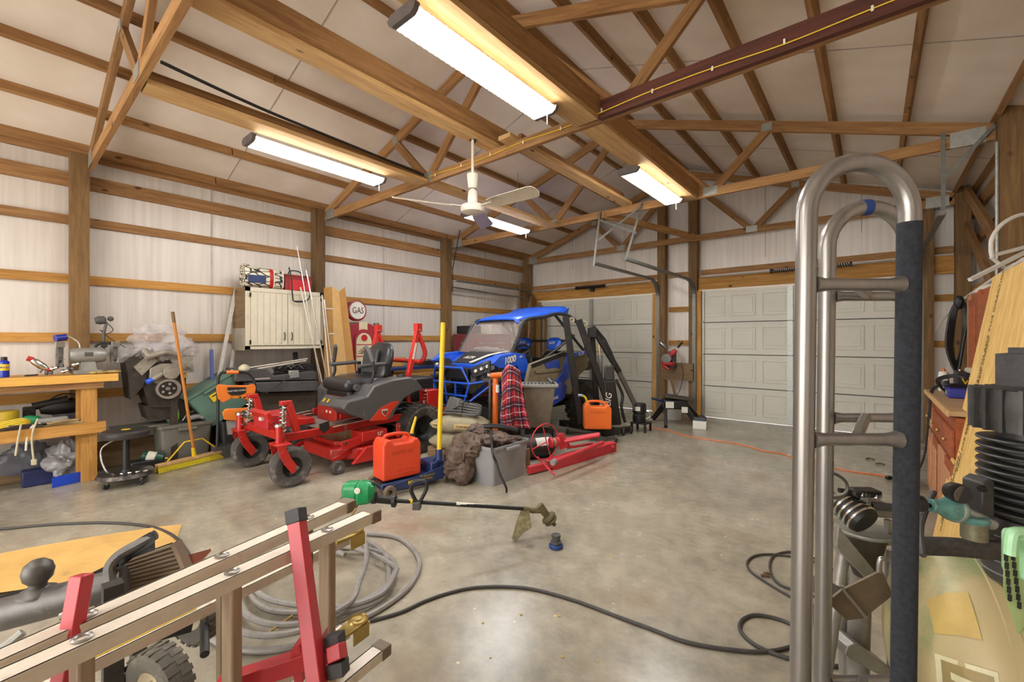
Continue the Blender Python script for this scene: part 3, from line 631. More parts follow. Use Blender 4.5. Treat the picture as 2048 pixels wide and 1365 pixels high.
# ---- under the bench
def bag(name, c, r, sc, col, lab, seed, alpha=0.75):
    v_, f_ = lump((0, 0, 0), r, sc, 0.45, 56, 36, seed, 5); mm = mat(name+'_film'+str(seed), col, 0.2, 0, 0.15, 6, alpha=alpha, bump=0.6)
    o = MB().add(v_, f_).build(name, mm, None, loc=c); return tag(o, lab, 'bag')
bag('plastic_bag', (-5.97, PX(133, 920, -5.9).y, 0.17), 0.145, (0.8, 1.0, 1.15), '#aaa7a8', 'clear plastic bag of white foam behind the blue strip', 2)
bag('plastic_bag', (-6.08, PX(55, 920, -6.08).y, 0.24), 0.16, (0.4, 1.0, 1.0), '#70727c', 'clear grey plastic bag slumped under the bench over a blue box', 3, 0.6)
rbox('storage_box', (-6.0, PX(78, 935, -6.0).y, 0.075), (0.16, 0.22, 0.145), mat('deep_blue', '#1c2350', 0.5), None, 0.01, label='deep blue box pushed back under the bench', cat='box')
b = MB(); a0 = PX(104, 965, -5.72); a1 = PX(163, 947, -5.78); a0.z = a1.z = 0.0; dd = (a1-a0)
b.bar(a0+Vector((0, 0, 0.05)), a1+Vector((0, 0, 0.05)), 0.004, 0.095)
tag(b.build('masonry_strip', mat('blue_strip', '#1f49c4', 0.4, 0, 0.05), None, smooth=False), 'bright blue plastic strip standing on edge before the bench', 'strip')
b = MB().bar(a1+dd.normalized()*0.004+Vector((0, 0, 0.05)), a1+dd.normalized()*0.07+Vector((-0.02, 0, 0.07)), 0.004, 0.09); b.build('grey_end', mat('strip_grey', '#9a9aa8', 0.5), bpy.data.objects['masonry_strip'], smooth=False)
# ---- rolling mechanic stool
sc = PZ(245, 962); st = empty('shop_stool', (-5.38, 0.80, 0), label='black round mechanic stool on casters in front of the bench leg', cat='stool')
zs = 0.44
MB().lathe([(0.0, 0.07), (0.17, 0.065), (0.185, 0.05), (0.185, 0.02), (0.175, 0.0), (0.0, 0.0)], (0, 0, zs), (0, 0, 1), 32).build('seat', mat('vinyl_black', '#353332', 0.35, 0, 0.15), st)
MB().lathe([(0, 0.0705), (0.035, 0.070), (0.035, 0.066)], (0, 0, zs), (0, 0, 1), 20).build('seat_badge', YEL, st)
MB().cyl((0, 0, 0.10), (0, 0, zs), 0.03, 0.024, n=16).cyl((0, 0, 0.08), (0, 0, 0.14), 0.05, 0.035).build('post', BLACK, st)
MB().lathe([(0.0, 0.02), (0.20, 0.03), (0.215, 0.0), (0.2, -0.01), (0.0, 0.0)], (0, 0, 0.085), (0, 0, 1), 30).build('tray', mat('tray', '#3a3532', 0.35, 0.3, 0.2, dirt='#8a7f70', dirtamt=0.3), st)
for i in range(4):
    a = 0.5+i*PI/2; x, y = 0.17*math.cos(a), 0.17*math.sin(a)
    c = MB().cyl((x, y, 0.05), (x, y, 0.09), 0.01, n=8).box((x, y, 0.055), (0.03, 0.02, 0.03)).build('caster', STEEL, st); wheel('caster_wheel', (x, y, 0.028), (math.sin(a), -math.cos(a), 0), 0.028, 0.024, RUBBER, c, rimr=0.3)
for i in range(5): MB().lathe([(0.008, 0), (0.013, 0.002), (0.013, 0.02), (0.009, 0.03)], (0.07+0.02*i, -0.1+0.05*i, 0.122), (1, 0.6*i, 0), 10).build('socket', CHROME, st)
MB().tube([(-0.02, -0.08, 0.42), (-0.03, -0.16, 0.36), (-0.0, -0.17, 0.26), (0.05, -0.14, 0.15), (0.03, -0.10, 0.12)], 0.008, 8, smooth=6).build('hose', STEEL, st)
def propane(loc_, rz, lab, laid=True):
    e = empty('propane_bottle', loc_, rz, label=lab, cat='gas bottle'); G_ = mat('dark_green', '#1e4637', 0.35, 0, 0.15)
    ax = (1, 0, 0) if laid else (0, 0, 1); o = (0, 0, 0.05) if laid else (0, 0, 0)
    MB().lathe([(0.02, 0), (0.046, 0.01), (0.05, 0.03), (0.05, 0.15), (0.042, 0.185), (0.015, 0.20)], o, ax, 22).build('cylinder', G_, e)
    MB().lathe([(0.0504, 0.05), (0.0506, 0.051), (0.0506, 0.12), (0.0504, 0.121)], o, ax, 22).build('label_band', mat('paper', '#cfcabc', 0.6), e)
    MB().lathe([(0.013, 0.2), (0.013, 0.225), (0.01, 0.23)], o, ax, 12).build('valve', BRASS if laid else GREYD, e); return e
propane((-5.76, 0.96, 0.12), 0.9, 'dark green gas bottle tilted behind the stool').rotation_euler = (0, 0.3, 1.2)
rbox('wood_block', (-5.74, 1.0, 0.06), (0.16, 0.24, 0.12), BLACK, None, 0.01, label='black block under the green gas bottle behind the stool', cat='block')
# ---- grey tote with lid, canister and grey lid
def tote(name, loc_, rz, sx, sy, h, m, lab, lid=None, tp=0.86):
    e = empty(name, loc_, rz, label=lab, cat='storage tote'); t = 0.006; b = MB(); prof = []
    def ring(x, y, z, r=0.03, n=4):
        out = []
        for cx, cy, a0 in ((x-r, y-r, 0), (-x+r, y-r, PI/2), (-x+r, -y+r, PI), (x-r, -y+r, 1.5*PI)):
            for i in range(n+1): a = a0+PI/2*i/n; out.append(Vector((cx+r*math.cos(a), cy+r*math.sin(a), z)))
        return out
    X, Y = sx/2, sy/2
    rings = [ring(X*tp, Y*tp, 0.0), ring(X*0.97, Y*0.97, h*0.93), ring(X, Y, h*0.935), ring(X, Y, h), ring(X*0.96, Y*0.96, h), ring(X*(tp-0.02), Y*(tp-0.02), 0.01)]
    b.loft(rings); b.build('tub', m, e)
    for s in (-1, 1): rbox('handle', (s*(X+0.012), 0, h*0.9), (0.03, sy*0.35, 0.03), m, e, 0.006)
    for k in (-0.5, 0, 0.5):
        pass
    if lid:
        b = MB().loft([ring(X+0.01, Y+0.01, h-0.02), ring(X+0.012, Y+0.012, h+0.012), ring(X-0.02, Y-0.02, h+0.014), ring(X-0.03, Y-0.03, h+0.004)]); b.build('lid', lid, e)
    return e
TG = mat('tote_grey', '#6f6c62', 0.55, 0, 0.1, dirt='#57503f', dirtamt=0.15)
tote('storage_tote', (-5.93, 1.36, 0), 0.03, 0.34, 0.48, 0.42, TG, 'old grey lidded tote with a gas canister on its lid', TG)
c = empty('gas_canister', (-5.88, 1.26, 0.435), label='short dark green canister with lime band on the old grey tote', cat='gas bottle')
MB().lathe([(0.05, 0), (0.055, 0.005), (0.055, 0.07), (0.05, 0.075)]).build('can_body', mat('dark_green', '#1e4637'), c)
MB().lathe([(0.056, 0.04), (0.056, 0.10), (0.05, 0.12), (0.0, 0.125)]).build('wrap', mat('lime', '#7fae3a', 0.5), c)
MB().lathe([(0.05, 0.12), (0.054, 0.121), (0.054, 0.15), (0.04, 0.155), (0, 0.156)]).build('cap', GREY, c)
c = empty('corded_drill', (-5.86, 1.44, 0.435), label='grey hand tool with white cord on the old grey tote', cat='power tool')
MB().tube([(0, -0.05, 0.03), (0, 0.05, 0.05), (0.02, 0.1, 0.03)], 0.028, 12, smooth=3).build('body', GREY, c)
MB().tube([(0, -0.1, 0.02), (-0.1, 0.0, 0.09), (-0.12, 0.2, 0.10), (0, 0.34, 0.02)], 0.006, 6, smooth=8).build('cord', WHT, c)
tag(MB().box((0, 0, 0), (0.32, 0.5, 0.012)).build('spare_lid', TG, None, bevel=0.004, loc=(-5.95, 1.02, 0.44)), 'flat brown-grey lid sticking out behind the old tote', 'lid')
tag(board('prop_board', (-6.0, 0.85, 0.41), (-6.0, 1.2, 0.41), 0.24, 0.04, WOODG), 'short grey plank under the spare lid', 'plank')
# ---- push broom
bh = empty('push_broom', (-5.60, 1.38, 0), label='yellow push broom with long wooden handle leaning on the plastic wrap', cat='broom')
def lo(e, p): return Vector(p)-Vector(e.location)
b0 = PZ(313, 948); b1 = PZ(455, 913); b0.z = b1.z = 0.075; dd = (b1-b0).normalized()
MB().bar(lo(bh, b0), lo(bh, b1), 0.07, 0.03).build('block', WOODL, bh, bevel=0.006)
br = MB(); nn = Vector((-dd.y, dd.x, 0)); k = 52
for i in range(k):
    p = b0.lerp(b1, (i+0.5)/k)
    for j in (-1, 1): br.bar(lo(bh, p+nn*j*0.02+Vector((0, 0, -0.012))), lo(bh, p+nn*j*0.035+Vector((0, 0, -0.072))), 0.009, 0.014)
br.build('bristles', mat('bristle_yellow', '#d8c428', 0.7, 0, 0.15), bh, smooth=False)['kind'] = 'stuff'
mid = b0.lerp(b1, 0.5); top = PX(345, 624, -5.54)
MB().cyl(lo(bh, mid+Vector((0, 0, 0.02))), lo(bh, mid.lerp(top, 0.93)), 0.0145, n=12).build('handle', mat('handle_wood', '#b5722c', 0.5, 0, 0.12, stretch=(10, 10, 1)), bh)
MB().cyl(lo(bh, mid.lerp(top, 0.93)), lo(bh, top), 0.016, n=12).build('grip', mat('grip_brown', '#6e5430', 0.6), bh)
MB().cyl(lo(bh, mid), lo(bh, mid.lerp(top, 0.07)), 0.024, 0.018, n=12).build('socket', YEL, bh)
q = mid.lerp(top, 0.12)
for s in (-1, 1): MB().tube([lo(bh, mid+dd*s*0.26+Vector((0, 0, 0.02))), lo(bh, mid+dd*s*0.09+Vector((-0.03, 0, q.z-0.08))), lo(bh, q)], 0.008, 8).build('brace', YEL, bh)
# ---- engine on a stand with plastic film
en = empty('engine_block', (-5.78, 1.36, 0), label='old V8 engine with grey pulley on a stand, top wrapped in film', cat='engine')
def E(u, v, x=-5.6): return PX(u, v, x-0.13)-Vector(en.location)
CAST = mat('cast_alloy', '#8e8779', 0.5, 0.3, 0.2, 14, dirt='#463d33', dirtamt=0.25); CASTD = mat('cast_black', '#3a322a', 0.6, 0.2, 0.35, 14, dirt='#5a5044', dirtamt=0.15)
b = MB()
pl = [(283, 735), (325, 712), (372, 735), (372, 770), (350, 815), (300, 815), (284, 770)]
b.loft([[E(u, v, -5.66) for u, v in pl], [E(u, v, -5.66)+Vector((-0.38, 0, 0)) for u, v in pl]]); b.build('block', CASTD, en)
b = MB().loft([[E(u, v, -5.64)+Vector((d_, 0, 0)) for u, v in ((252, 722), (283, 700), (300, 740), (285, 775), (262, 800))] for d_ in (0, -0.35)]); b.build('exhaust_side', CASTD, en)
for q in (((268, 735), (300, 708), (315, 722), (284, 752)), ((340, 716), (385, 712), (388, 745), (356, 748))):
    MB().loft([[E(u, v, -5.60)+Vector((d_, 0, 0)) for u, v in q] for d_ in (0, -0.34)]).build('cylinder_head', CAST, en)
MB().loft([[E(u, v, -5.58)+Vector((d_, 0, 0)) for u, v in ((300, 738), (322, 728), (352, 728), (358, 750), (345, 775), (318, 772), (300, 758))] for d_ in (0, -0.1)]).build('front_cover', CAST, en, bevel=0.008)
def disc(name, u, v, r, x, th, m, par=en, n=28): 
    c_ = E(u, v, x); return MB().cyl(c_, c_+Vector((th, 0, 0)), r, n=n).build(name, m, par, bevel=0.003)
disc('water_pump', 341, 745, 0.07, -5.57, 0.05, CAST)
pu = disc('pulley', 336, 778, 0.105, -5.58, 0.05, mat('pulley_grey', '#8a7f76', 0.5, 0.3)); disc('pulley_face', 336, 778, 0.078, -5.529, 0.004, BLKM, pu)
disc('pulley_hub', 336, 778, 0.02, -5.525, 0.02, STEEL, pu)
for i in range(5):
    a = 2*PI*i/5; c_ = E(336, 778, -5.524)+Vector((0, 0.05*math.cos(a), 0.05*math.sin(a))); MB().cyl(c_, c_+Vector((0.004, 0, 0)), 0.013, n=10).build('pulley_hole', GREY, pu)
disc('balancer_ring', 336, 778, 0.118, -5.60, 0.02, BLKM)
MB().tube([E(325, 748, -5.57), E(305, 760, -5.55)], 0.028, 14).build('hose_neck', CAST, en); MB().tube([E(305, 760, -5.55), E(293, 765, -5.54)], 0.026, 14).build('blue_plug', BLUE, en)
MB().cyl(E(370, 752, -5.58), E(370, 752, -5.50), 0.022, n=14).build('sender', BRASS, en)
MB().loft([[E(u, v, -5.7)+Vector((d_, 0, 0)) for u, v in ((288, 812), (352, 812), (345, 840), (296, 840))] for d_ in (0, -0.3)]).build('oil_pan', CASTD, en)
for s in (0, 1): MB().bar((-0.02-0.28*s, -0.11, 0.0), (-0.02-0.28*s, -0.11, 0.82), 0.06, 0.06).build('stand_leg', CASTD, en)
MB().tube([E(288, 700, -5.6), E(300, 712, -5.55), E(330, 705, -5.55), E(360, 712, -5.6)], 0.03, 12, smooth=4).build('intake', CAST, en)
FILM = mat('plastic_film', '#d0cac8', 0.06, 0, 0.1, 18, bump=1.0, alpha=0.34); 
fb = MB()
for (u, v, r, sc_, sd) in ((325, 685, 0.21, (0.8, 1.15, 0.85), 11), (355, 700, 0.15, (0.8, 1.1, 0.8), 12), (300, 700, 0.14, (0.8, 1.2, 0.55), 14), (262, 712, 0.09, (0.6, 1.6, 0.7), 13)):
    v_, f_ = lump(PX(u, v, -5.84), r, sc_, 0.5, 72, 48, sd, 6); fb.add(v_, f_)
o = fb.build('plastic_wrap', FILM, None, angle=28); tag(o, 'crumpled clear plastic film bunched over the engine top', 'plastic wrap', kind='thing')
# ---- green tote tilted behind
gt = tote('storage_tote', (-5.97, 1.80, 0.47), 0.0, 0.36, 0.52, 0.42, mat('tote_green', '#5f7d6e', 0.5, 0, 0.1), 'green tote with yellow sticker tilted behind the broom', mat('tote_green', '#5f7d6e'))
gt.rotation_euler = (math.radians(32), 0, 0)
rbox('sticker', (0.188, 0, 0.28), (0.004, 0.14, 0.09), YEL, gt, 0.001)
rbox('sticker_text', (0.191, 0, 0.30), (0.002, 0.10, 0.012), BLACK, gt, 0.0005)
tote('storage_tote', (-5.95, 1.93, 0), 0, 0.40, 0.5, 0.40, mat('tote_dark', '#2c2b2a', 0.5), 'black tote under the tilted green one')
# sticks leaning on the wall
def stick(name, a, b, w_, h_, m, lab, cat): o = MB().bar(a, b, w_, h_, up=(1, 0, 0)).build(name, m, None, smooth=False); return tag(o, lab, cat)
stick('spirit_level', PX(424, 760, -6.02), PX(423, 700, -6.14), 0.035, 0.02, mat('navy_stick', '#203a8c', 0.4), 'blue painted stick standing on end against the wall', 'stick')
stick('metal_strip', PX(420, 845, -5.98), PX(472, 578, -6.13), 0.04, 0.012, mat('white_strip', '#c5c0b6', 0.5), 'long white metal strip leaning from floor to second girt', 'metal strip')
stick('angle_bar', PX(448, 830, -5.95), PX(467, 700, -6.12), 0.035, 0.012, mat('white_strip2', '#b8b4ac', 0.5), 'short drilled grey strip leaning behind the washer', 'metal strip')
# ---- pressure washer
pw = empty('pressure_washer', (-5.62, 2.12, 0), label='orange and black pressure washer with its hooped handle', cat='pressure washer')
def Q(u, v, x=-5.45): return PX(u, v, x)-Vector(pw.location)
ORM = mat('orange_washer', '#d97428', 0.4, 0, 0.08)
hp = [Q(434, 895), Q(436, 830), Q(436, 765), Q(440, 750), Q(450, 745), Q(490, 745), Q(503, 753), Q(510, 772), Q(512, 830), Q(505, 890)]
MB().tube(hp, 0.0155, 10, smooth=4).build('handle_frame', BLACK, pw); MB().cyl(Q(452, 745), Q(476, 745), 0.021, n=14).build('grip', ORM, pw)
pts = [(432, 775), (436, 769), (456, 771), (495, 771), (508, 768), (512, 775), (508, 797), (500, 803), (486, 797), (462, 798), (446, 806), (436, 798)]
fp = MB().loft([[Q(u, v, -5.42) for u, v in pts], [Q(u, v, -5.47) for u, v in pts]]).build('front_panel', ORM, pw, bevel=0.006)
pts = [(455, 775), (492, 775), (492, 786), (480, 791), (462, 791), (455, 786)]
MB().loft([[Q(u, v, -5.412) for u, v in pts], [Q(u, v, -5.43) for u, v in pts]]).build('badge', BLACK, fp, smooth=False)
text('lettering', 'ELECTRIC START', WHT, fp, Q(474, 782, -5.405), (-0.0, 1, 0), (0, 0, 1), 0.024, 0.001)
for i, c_ in enumerate((BRASS, mat('lime', '#7fae3a'), BLACK, BLACK)): c0 = Q(462+9*i, 795, -5.42); MB().cyl(c0, c0+Vector((0.01, 0, 0)), 0.009, n=10).build('nozzle', c_, fp)
pts = [(444, 826), (450, 818), (492, 816), (504, 822), (508, 840), (480, 844), (448, 840)]
MB().loft([[Q(u, v, -5.40) for u, v in pts], [Q(u, v, -5.62) for u, v in pts]]).build('engine_shroud', ORM, pw, bevel=0.01)
c0 = Q(488, 828, -5.398); MB().cyl(c0, c0+Vector((0.01, 0, 0)), 0.04, n=20).build('recoil_cover', GREYD, pw)
b = MB(); pts = [(452, 842), (500, 842), (500, 868), (455, 870)]; b.loft([[Q(u, v, -5.42) for u, v in pts], [Q(u, v, -5.6) for u, v in pts]])
for k in range(7): b.box(Q(484, 846+3*k, -5.41), (0.02, 0.1, 0.006))
b.build('cylinder_fins', GREY, pw)
MB().box((0.03, 0, 0.18), (0.34, 0.42, 0.03)).box((0.18, 0.02, 0.10), (0.03, 0.4, 0.04)).build('base_plate', BLACK, pw, bevel=0.004)
for y in (-0.24, 0.24): wheel('wheel', (0.10, y, 0.13), (0, 1, 0), 0.13, 0.06, RUBG, pw, GREYD)
MB().tube([Q(508, 778), Q(530, 787, -5.55), Q(555, 772, -5.6), Q(580, 752, -5.6)], 0.006, 6, smooth=6).build('hose', BLACK, pw)
tag(MB().box((0, 0, 0.07), (0.2, 0.3, 0.14)).build('steel_box', GREYD, None, loc=(-5.78, 1.74, 0), bevel=0.004), 'small grey steel box on the floor behind the broom', 'box')
# ================================================================== WALL CABINET AND NEIGHBOURS
CREAM = mat('cabinet_cream', '#c8bfa8', 0.6, 0, 0.06, 8, dirt='#a0927a', dirtamt=0.06)
cx = -5.72; cy0 = PX(493, 700, cx).y; cy1 = PX(649, 700, cx).y; cz0 = PX(570, 698, cx).z; cz1 = PX(493, 573, cx).z
cab = empty('wall_cabinet', ((cx+XLs)/2, (cy0+cy1)/2, cz0), label='cream tongue and groove wall cabinet with two doors', cat='cabinet')
cw = cy1-cy0; ch = cz1-cz0; dx = cx-XLs-0.05
rbox('carcass', (0.0, 0, ch/2), (dx-0.04, cw, ch), WOODG, cab, 0.003)
rbox('side_panel', (0.0, -cw/2-0.004, ch*0.16+0.0), (dx-0.04, 0.006, ch*0.36), mat('side_grey', '#9a9282', 0.7), cab, 0.001)
fr = MB()
for c_, d_ in (((dx/2-0.01, 0, 0.02), (0.022, cw, 0.04)), ((dx/2-0.01, 0, ch-0.025), (0.022, cw, 0.05)), ((dx/2-0.01, -cw/2+0.025, ch/2), (0.022, 0.05, ch)), ((dx/2-0.01, cw/2-0.025, ch/2), (0.022, 0.05, ch))): fr.box(c_, d_)
fr.build('face_frame', CREAM, cab, smooth=False)
dw = (cw-0.10)/2
for s in (-1, 1):
    dr = empty('door', (dx/2+0.008, s*dw/2, ch/2-0.005), parent=cab)
    rbox('backer', (0, 0, 0), (0.012, dw-0.006, ch-0.10), CREAM, dr, 0.001)
    n = 6
    for i in range(n): rbox('board', (0.009, -dw/2+dw*(i+0.5)/n, 0), (0.009, dw/n-0.008, ch-0.10), CREAM, dr, 0.002)
    MB().tube([(0.015, -s*(dw/2-0.045), -ch*0.22), (0.035, -s*(dw/2-0.045), -ch*0.25), (0.035, -s*(dw/2-0.045), -ch*0.32), (0.015, -s*(dw/2-0.045), -ch*0.35)], 0.006, 8, smooth=3).build('handle', BLKM, dr)
    for zz in (-0.38, 0.38): rbox('hinge', (0.012, s*(dw/2+0.006), zz*ch), (0.008, 0.02, 0.05), BLKM, dr, 0.002)
    nl = MB()
    for i in range(n):
        for zz in (-0.43, 0.43): nl.cyl((0.0135, -dw/2+dw*(i+0.5)/n, zz*ch), (0.0155, -dw/2+dw*(i+0.5)/n, zz*ch), 0.004, n=6)
    nl.build('nail_heads', GREYD, dr)['kind'] = 'stuff'
# feed bag and red cooler on top
zt = cz1+0.002
fb = empty('feed_bag', (-5.86, PX(524, 572, -5.86).y, zt), label='black and white patterned paper sack lying on the cabinet', cat='bag')
def patt():
    m, nt, b = newmat('bag_print'); N = nt.nodes; L = nt.links; tc = N.new('ShaderNodeTexCoord'); vo = N.new('ShaderNodeTexVoronoi'); vo.inputs['Scale'].default_value = 16; vo.feature = 'DISTANCE_TO_EDGE'
    mp = N.new('ShaderNodeMapping'); mp.inputs['Scale'].default_value = (1, 0.6, 1.6); mp.inputs['Rotation'].default_value = (0.6, 0, 0); L.new(tc.outputs['Object'], mp.inputs[0]); L.new(mp.outputs[0], vo.inputs['Vector'])
    r = N.new('ShaderNodeValToRGB'); r.color_ramp.interpolation = 'CONSTANT'; r.color_ramp.elements[0].color = srgb('#26231f'); r.color_ramp.elements[1].position = 0.09; r.color_ramp.elements[1].color = srgb('#cfc6ae'); L.new(vo.outputs['Distance'], r.inputs[0]); L.new(r.outputs[0], b.inputs['Base Color']); return m
PR = patt(); n = 16; rows = []
for i in range(11):
    y = -0.22+0.44*i/10; k = 1-0.25*(abs(i-5)/5)**3; kz = (1 if i > 1 else 1.12); rows.append([Vector((0.13*k*math.copysign(abs(math.cos(2*PI*j/n))**0.6, math.cos(2*PI*j/n)), y, 0.125*kz+0.125*kz*math.copysign(abs(math.sin(2*PI*j/n))**0.6, math.sin(2*PI*j/n)))) for j in range(n)])
MB().loft(rows).build('sack', PR, fb)
bd = MB().loft([[p*1.012+Vector((0, 0, -0.001)) for p in rows[6]], [p*1.012+Vector((0, 0, -0.001)) for p in rows[7]]], cap=False); bd.build('red_band', RED, fb)
bd = MB().loft([[p*1.012+Vector((0, 0, -0.001)) for p in rows[7]], [p*1.012+Vector((0, 0, -0.001)) for p in rows[10]]], cap=False); bd.build('cream_band', WHT, fb)
MB().box((0.128, -0.10, 0.10), (0.008, 0.2, 0.09)).build('blue_panel', NAVY, fb, bevel=0.003)
text('lettering', 'DOGS', mat('ink_black', '#1c1b1a', 0.5), fb, (0.1335, -0.10, 0.10), (0, 1, 0), (0, 0, 1), 0.06) if False else None
tb = empty('toolbox', (-5.88, PX(590, 578, -5.88).y, zt), label='red metal toolbox with a top handle on the cabinet', cat='toolbox')
bx = MB().prism([(-0.11, 0), (0.11, 0), (0.11, 0.15), (0.08, 0.21), (-0.08, 0.21), (-0.11, 0.15)], (0, -0.17, 0), (1, 0, 0), (0, 0, 1), (0, 0.34, 0)).build('body', mat('toolbox_dark_red', '#8a2420', 0.45), tb, bevel=0.006)
rbox('front_panel', (0.111, 0.02, 0.075), (0.004, 0.26, 0.13), mat('toolbox_red', '#c4222a', 0.4), tb, 0.001)
MB().tube([(0, -0.09, 0.21), (0, -0.07, 0.26), (0, 0.0, 0.275), (0, 0.07, 0.26), (0, 0.09, 0.21)], 0.008, 8, smooth=4).build('handle', BLACK, tb)
# bow saw frame hanging in front of the cabinet
hs = tag(MB().tube([PX(u, v, -5.66) for u, v in ((578, 535), (583, 560), (585, 590), (589, 603), (612, 602), (620, 590), (617, 565), (610, 552))], 0.009, 8, smooth=5).build('saw_frame', BLKM, None), 'black bowed saw frame hooked over the cabinet front', 'saw')
tag(MB().tube([PX(588, 602, -5.65), PX(614, 602, -5.65)], 0.004, 6).build('saw_blade', STEEL, hs), None, None)
# long pipes leaning
pi = [((655, 785), (594, 492)), ((661, 770), (601, 575)), ((668, 765), (612, 540)), ((664, 745), (644, 590)), ((674, 740), (648, 600)), ((679, 745), (652, 640))]
for i, (a, b_) in enumerate(pi):
    c0 = PX(a[0], a[1]+70, -5.5); c1 = PX(b_[0], b_[1], -5.62); c0 = c1+(c0-c1)*((c1.z-0.004)/(c1.z-c0.z))
    tag(MB().cyl(c0, c1, 0.009 if i else 0.006, n=10).build('steel_rod', CHROME if i % 2 == 0 else ALU, None), 'thin steel rod leaning in the bundle before the cabinet', 'rod', 'rods leaning in front of the wall cabinet')
# cardboard
cb = empty('cardboard_box', (-5.72, PX(680, 720, -5.7).y, 0), label='tall brown cardboard box standing open between cabinet and gas pump', cat='box')
def K(u, v, x=-5.7): return PX(u, v, x)-Vector(cb.location)
def quad(name, pts, m, par, th=0.006): return MB().loft([[Vector(p) for p in pts], [Vector(p)+Vector((-th, 0, 0)) for p in pts]]).build(name, m, par, smooth=False)
quad('side_panel', [K(650, 840), K(648, 576), K(664, 574), K(672, 840)], CARD, cb)
quad('front_panel', [K(672, 840), K(664, 574), K(678, 582, -5.72), K(704, 840, -5.72)], CARDL, cb)
quad('flap', [K(704, 840, -5.72), K(678, 584, -5.72), K(690, 574, -5.66), K(722, 840, -5.66)], CARD, cb)
rbox('tape', K(658, 618, -5.69), (0.003, 0.11, 0.015), WHT, cb, 0.001); rbox('tape', K(662, 668, -5.69), (0.003, 0.1, 0.015), WHT, cb, 0.001)
rbox('tape', K(668, 715, -5.69), (0.003, 0.06, 0.04), CARDL, cb, 0.001)
# gas pump display
gp = empty('gas_pump_sign', (-5.95, 3.62, 0), label='red and cream vintage gas pump replica with round GAS globe', cat='gas pump')
def gk(u, v, x=-5.8): return PX(u, v, x)-Vector(gp.location)
PRD = mat('pump_red', '#9c2630', 0.45, 0, 0.1, dirt='#7a2a2a', dirtamt=0.1); PCR = mat('pump_cream', '#cdbf9c', 0.55, 0, 0.08)
c_ = gk(712, 622, -5.85); r_ = 0.5*(PX(731, 622, -5.85)-PX(693, 622, -5.85)).length
gl = MB().lathe([(0, -0.04), (r_*0.8, -0.04), (r_, -0.02), (r_, 0.03), (r_*0.86, 0.04), (0, 0.04)], c_, (1, 0, 0), 40).build('globe', mat('globe_rim', '#8e2024', 0.4), gp)
MB().lathe([(0, 0.0405), (r_*0.84, 0.0405), (r_*0.80, 0.052), (0, 0.054)], c_, (1, 0, 0), 40).build('globe_face', WHT, gl)
text('lettering', 'GAS', mat('ink_brown', '#5a2218', 0.5), gl, c_+Vector((0.057, 0, 0)), (0, 1, 0), (0, 0, 1), 0.13, 0.001, width=r_*1.15)
y0 = gk(694, 680).y; y1 = gk(757, 680).y; zt_ = gk(720, 645).z; ym = (y0+y1)/2; hw = (y1-y0)/2
prof = [(ym-hw*math.cos(a)*1.0, zt_-0.17+0.17*math.sin(a)) for a in [PI*i/14 for i in range(15)]]
prof = [(y0, 0.05)]+prof+[(y1, 0.05)]
b = MB(); b.prism([(-p[0], p[1]) for p in prof], (-0.14, 0, 0), (0, -1, 0), (0, 0, 1), (0.29, 0, 0)); b.build('body', PRD, gp, bevel=0.012)
n = 9; band = []
bp = [(ym-0.075+0.15*i/8) for i in range(9)]
MB().prism([(-(ym-0.07), zt_-0.12), (-(ym+0.07), zt_-0.12), (-(ym+0.07), zt_+0.003), (-ym, zt_+0.008), (-(ym-0.07), zt_+0.003)], (-0.145, 0, 0), (0, -1, 0), (0, 0, 1), (0.30, 0, 0)).build('cream_stripe', PCR, gp, bevel=0.004)
pn = [(hw*0.58*math.cos(a), zt_-0.25+hw*0.58*math.sin(a)) for a in [PI*i/12 for i in range(13)]]
pa = [(-(ym+x), z) for x, z in pn]; pa = [(-(ym+hw*0.58), 0.35)]+pa+[(-(ym-hw*0.58), 0.35)]
fp = MB().prism(pa, (0.15, 0, 0), (0, -1, 0), (0, 0, 1), (0.02, 0, 0)).build('panel_frame', PRD, gp, bevel=0.003)
sh = 0.84; pa2 = [((x+ym)*sh-ym, (z-0.7)*0.93+0.7) for x, z in pa]
MB().prism(pa2, (0.168, 0, 0), (0, -1, 0), (0, 0, 1), (0.008, 0, 0)).build('panel_face', PCR, fp, bevel=0.002)
MB().cyl((0.176, ym, zt_-0.23), (0.186, ym, zt_-0.23), 0.048, n=24).build('red_dot', RED, fp)
for i in range(9):
    a = PI*(i+0.5)/9; MB().bar((0.178, ym-0.03*math.cos(a), zt_-0.47+0.03*math.sin(a)), (0.178, ym-0.095*math.cos(a), zt_-0.47+0.095*math.sin(a)), 0.004, 0.014, up=(1, 0, 0)).build('sun_ray', mat('ink_brown', '#5a2218'), fp, smooth=False)
for z in (zt_-0.33, zt_-0.50): rbox('divider', (0.178, ym, z), (0.006, hw*0.95, 0.012), PRD, fp, 0.001)
# duct pipe behind
tag(MB().lathe([(0.045, 0), (0.045, 1.0), (0.03, 1.0), (0.03, 0.1)], (-6.1, PX(752, 760, -6.1).y+0.1, 0.62), (0, -0.1, 1), 20).build('duct_pipe', STEEL, None), 'grey metal duct pipe standing behind the gas pump', 'pipe')
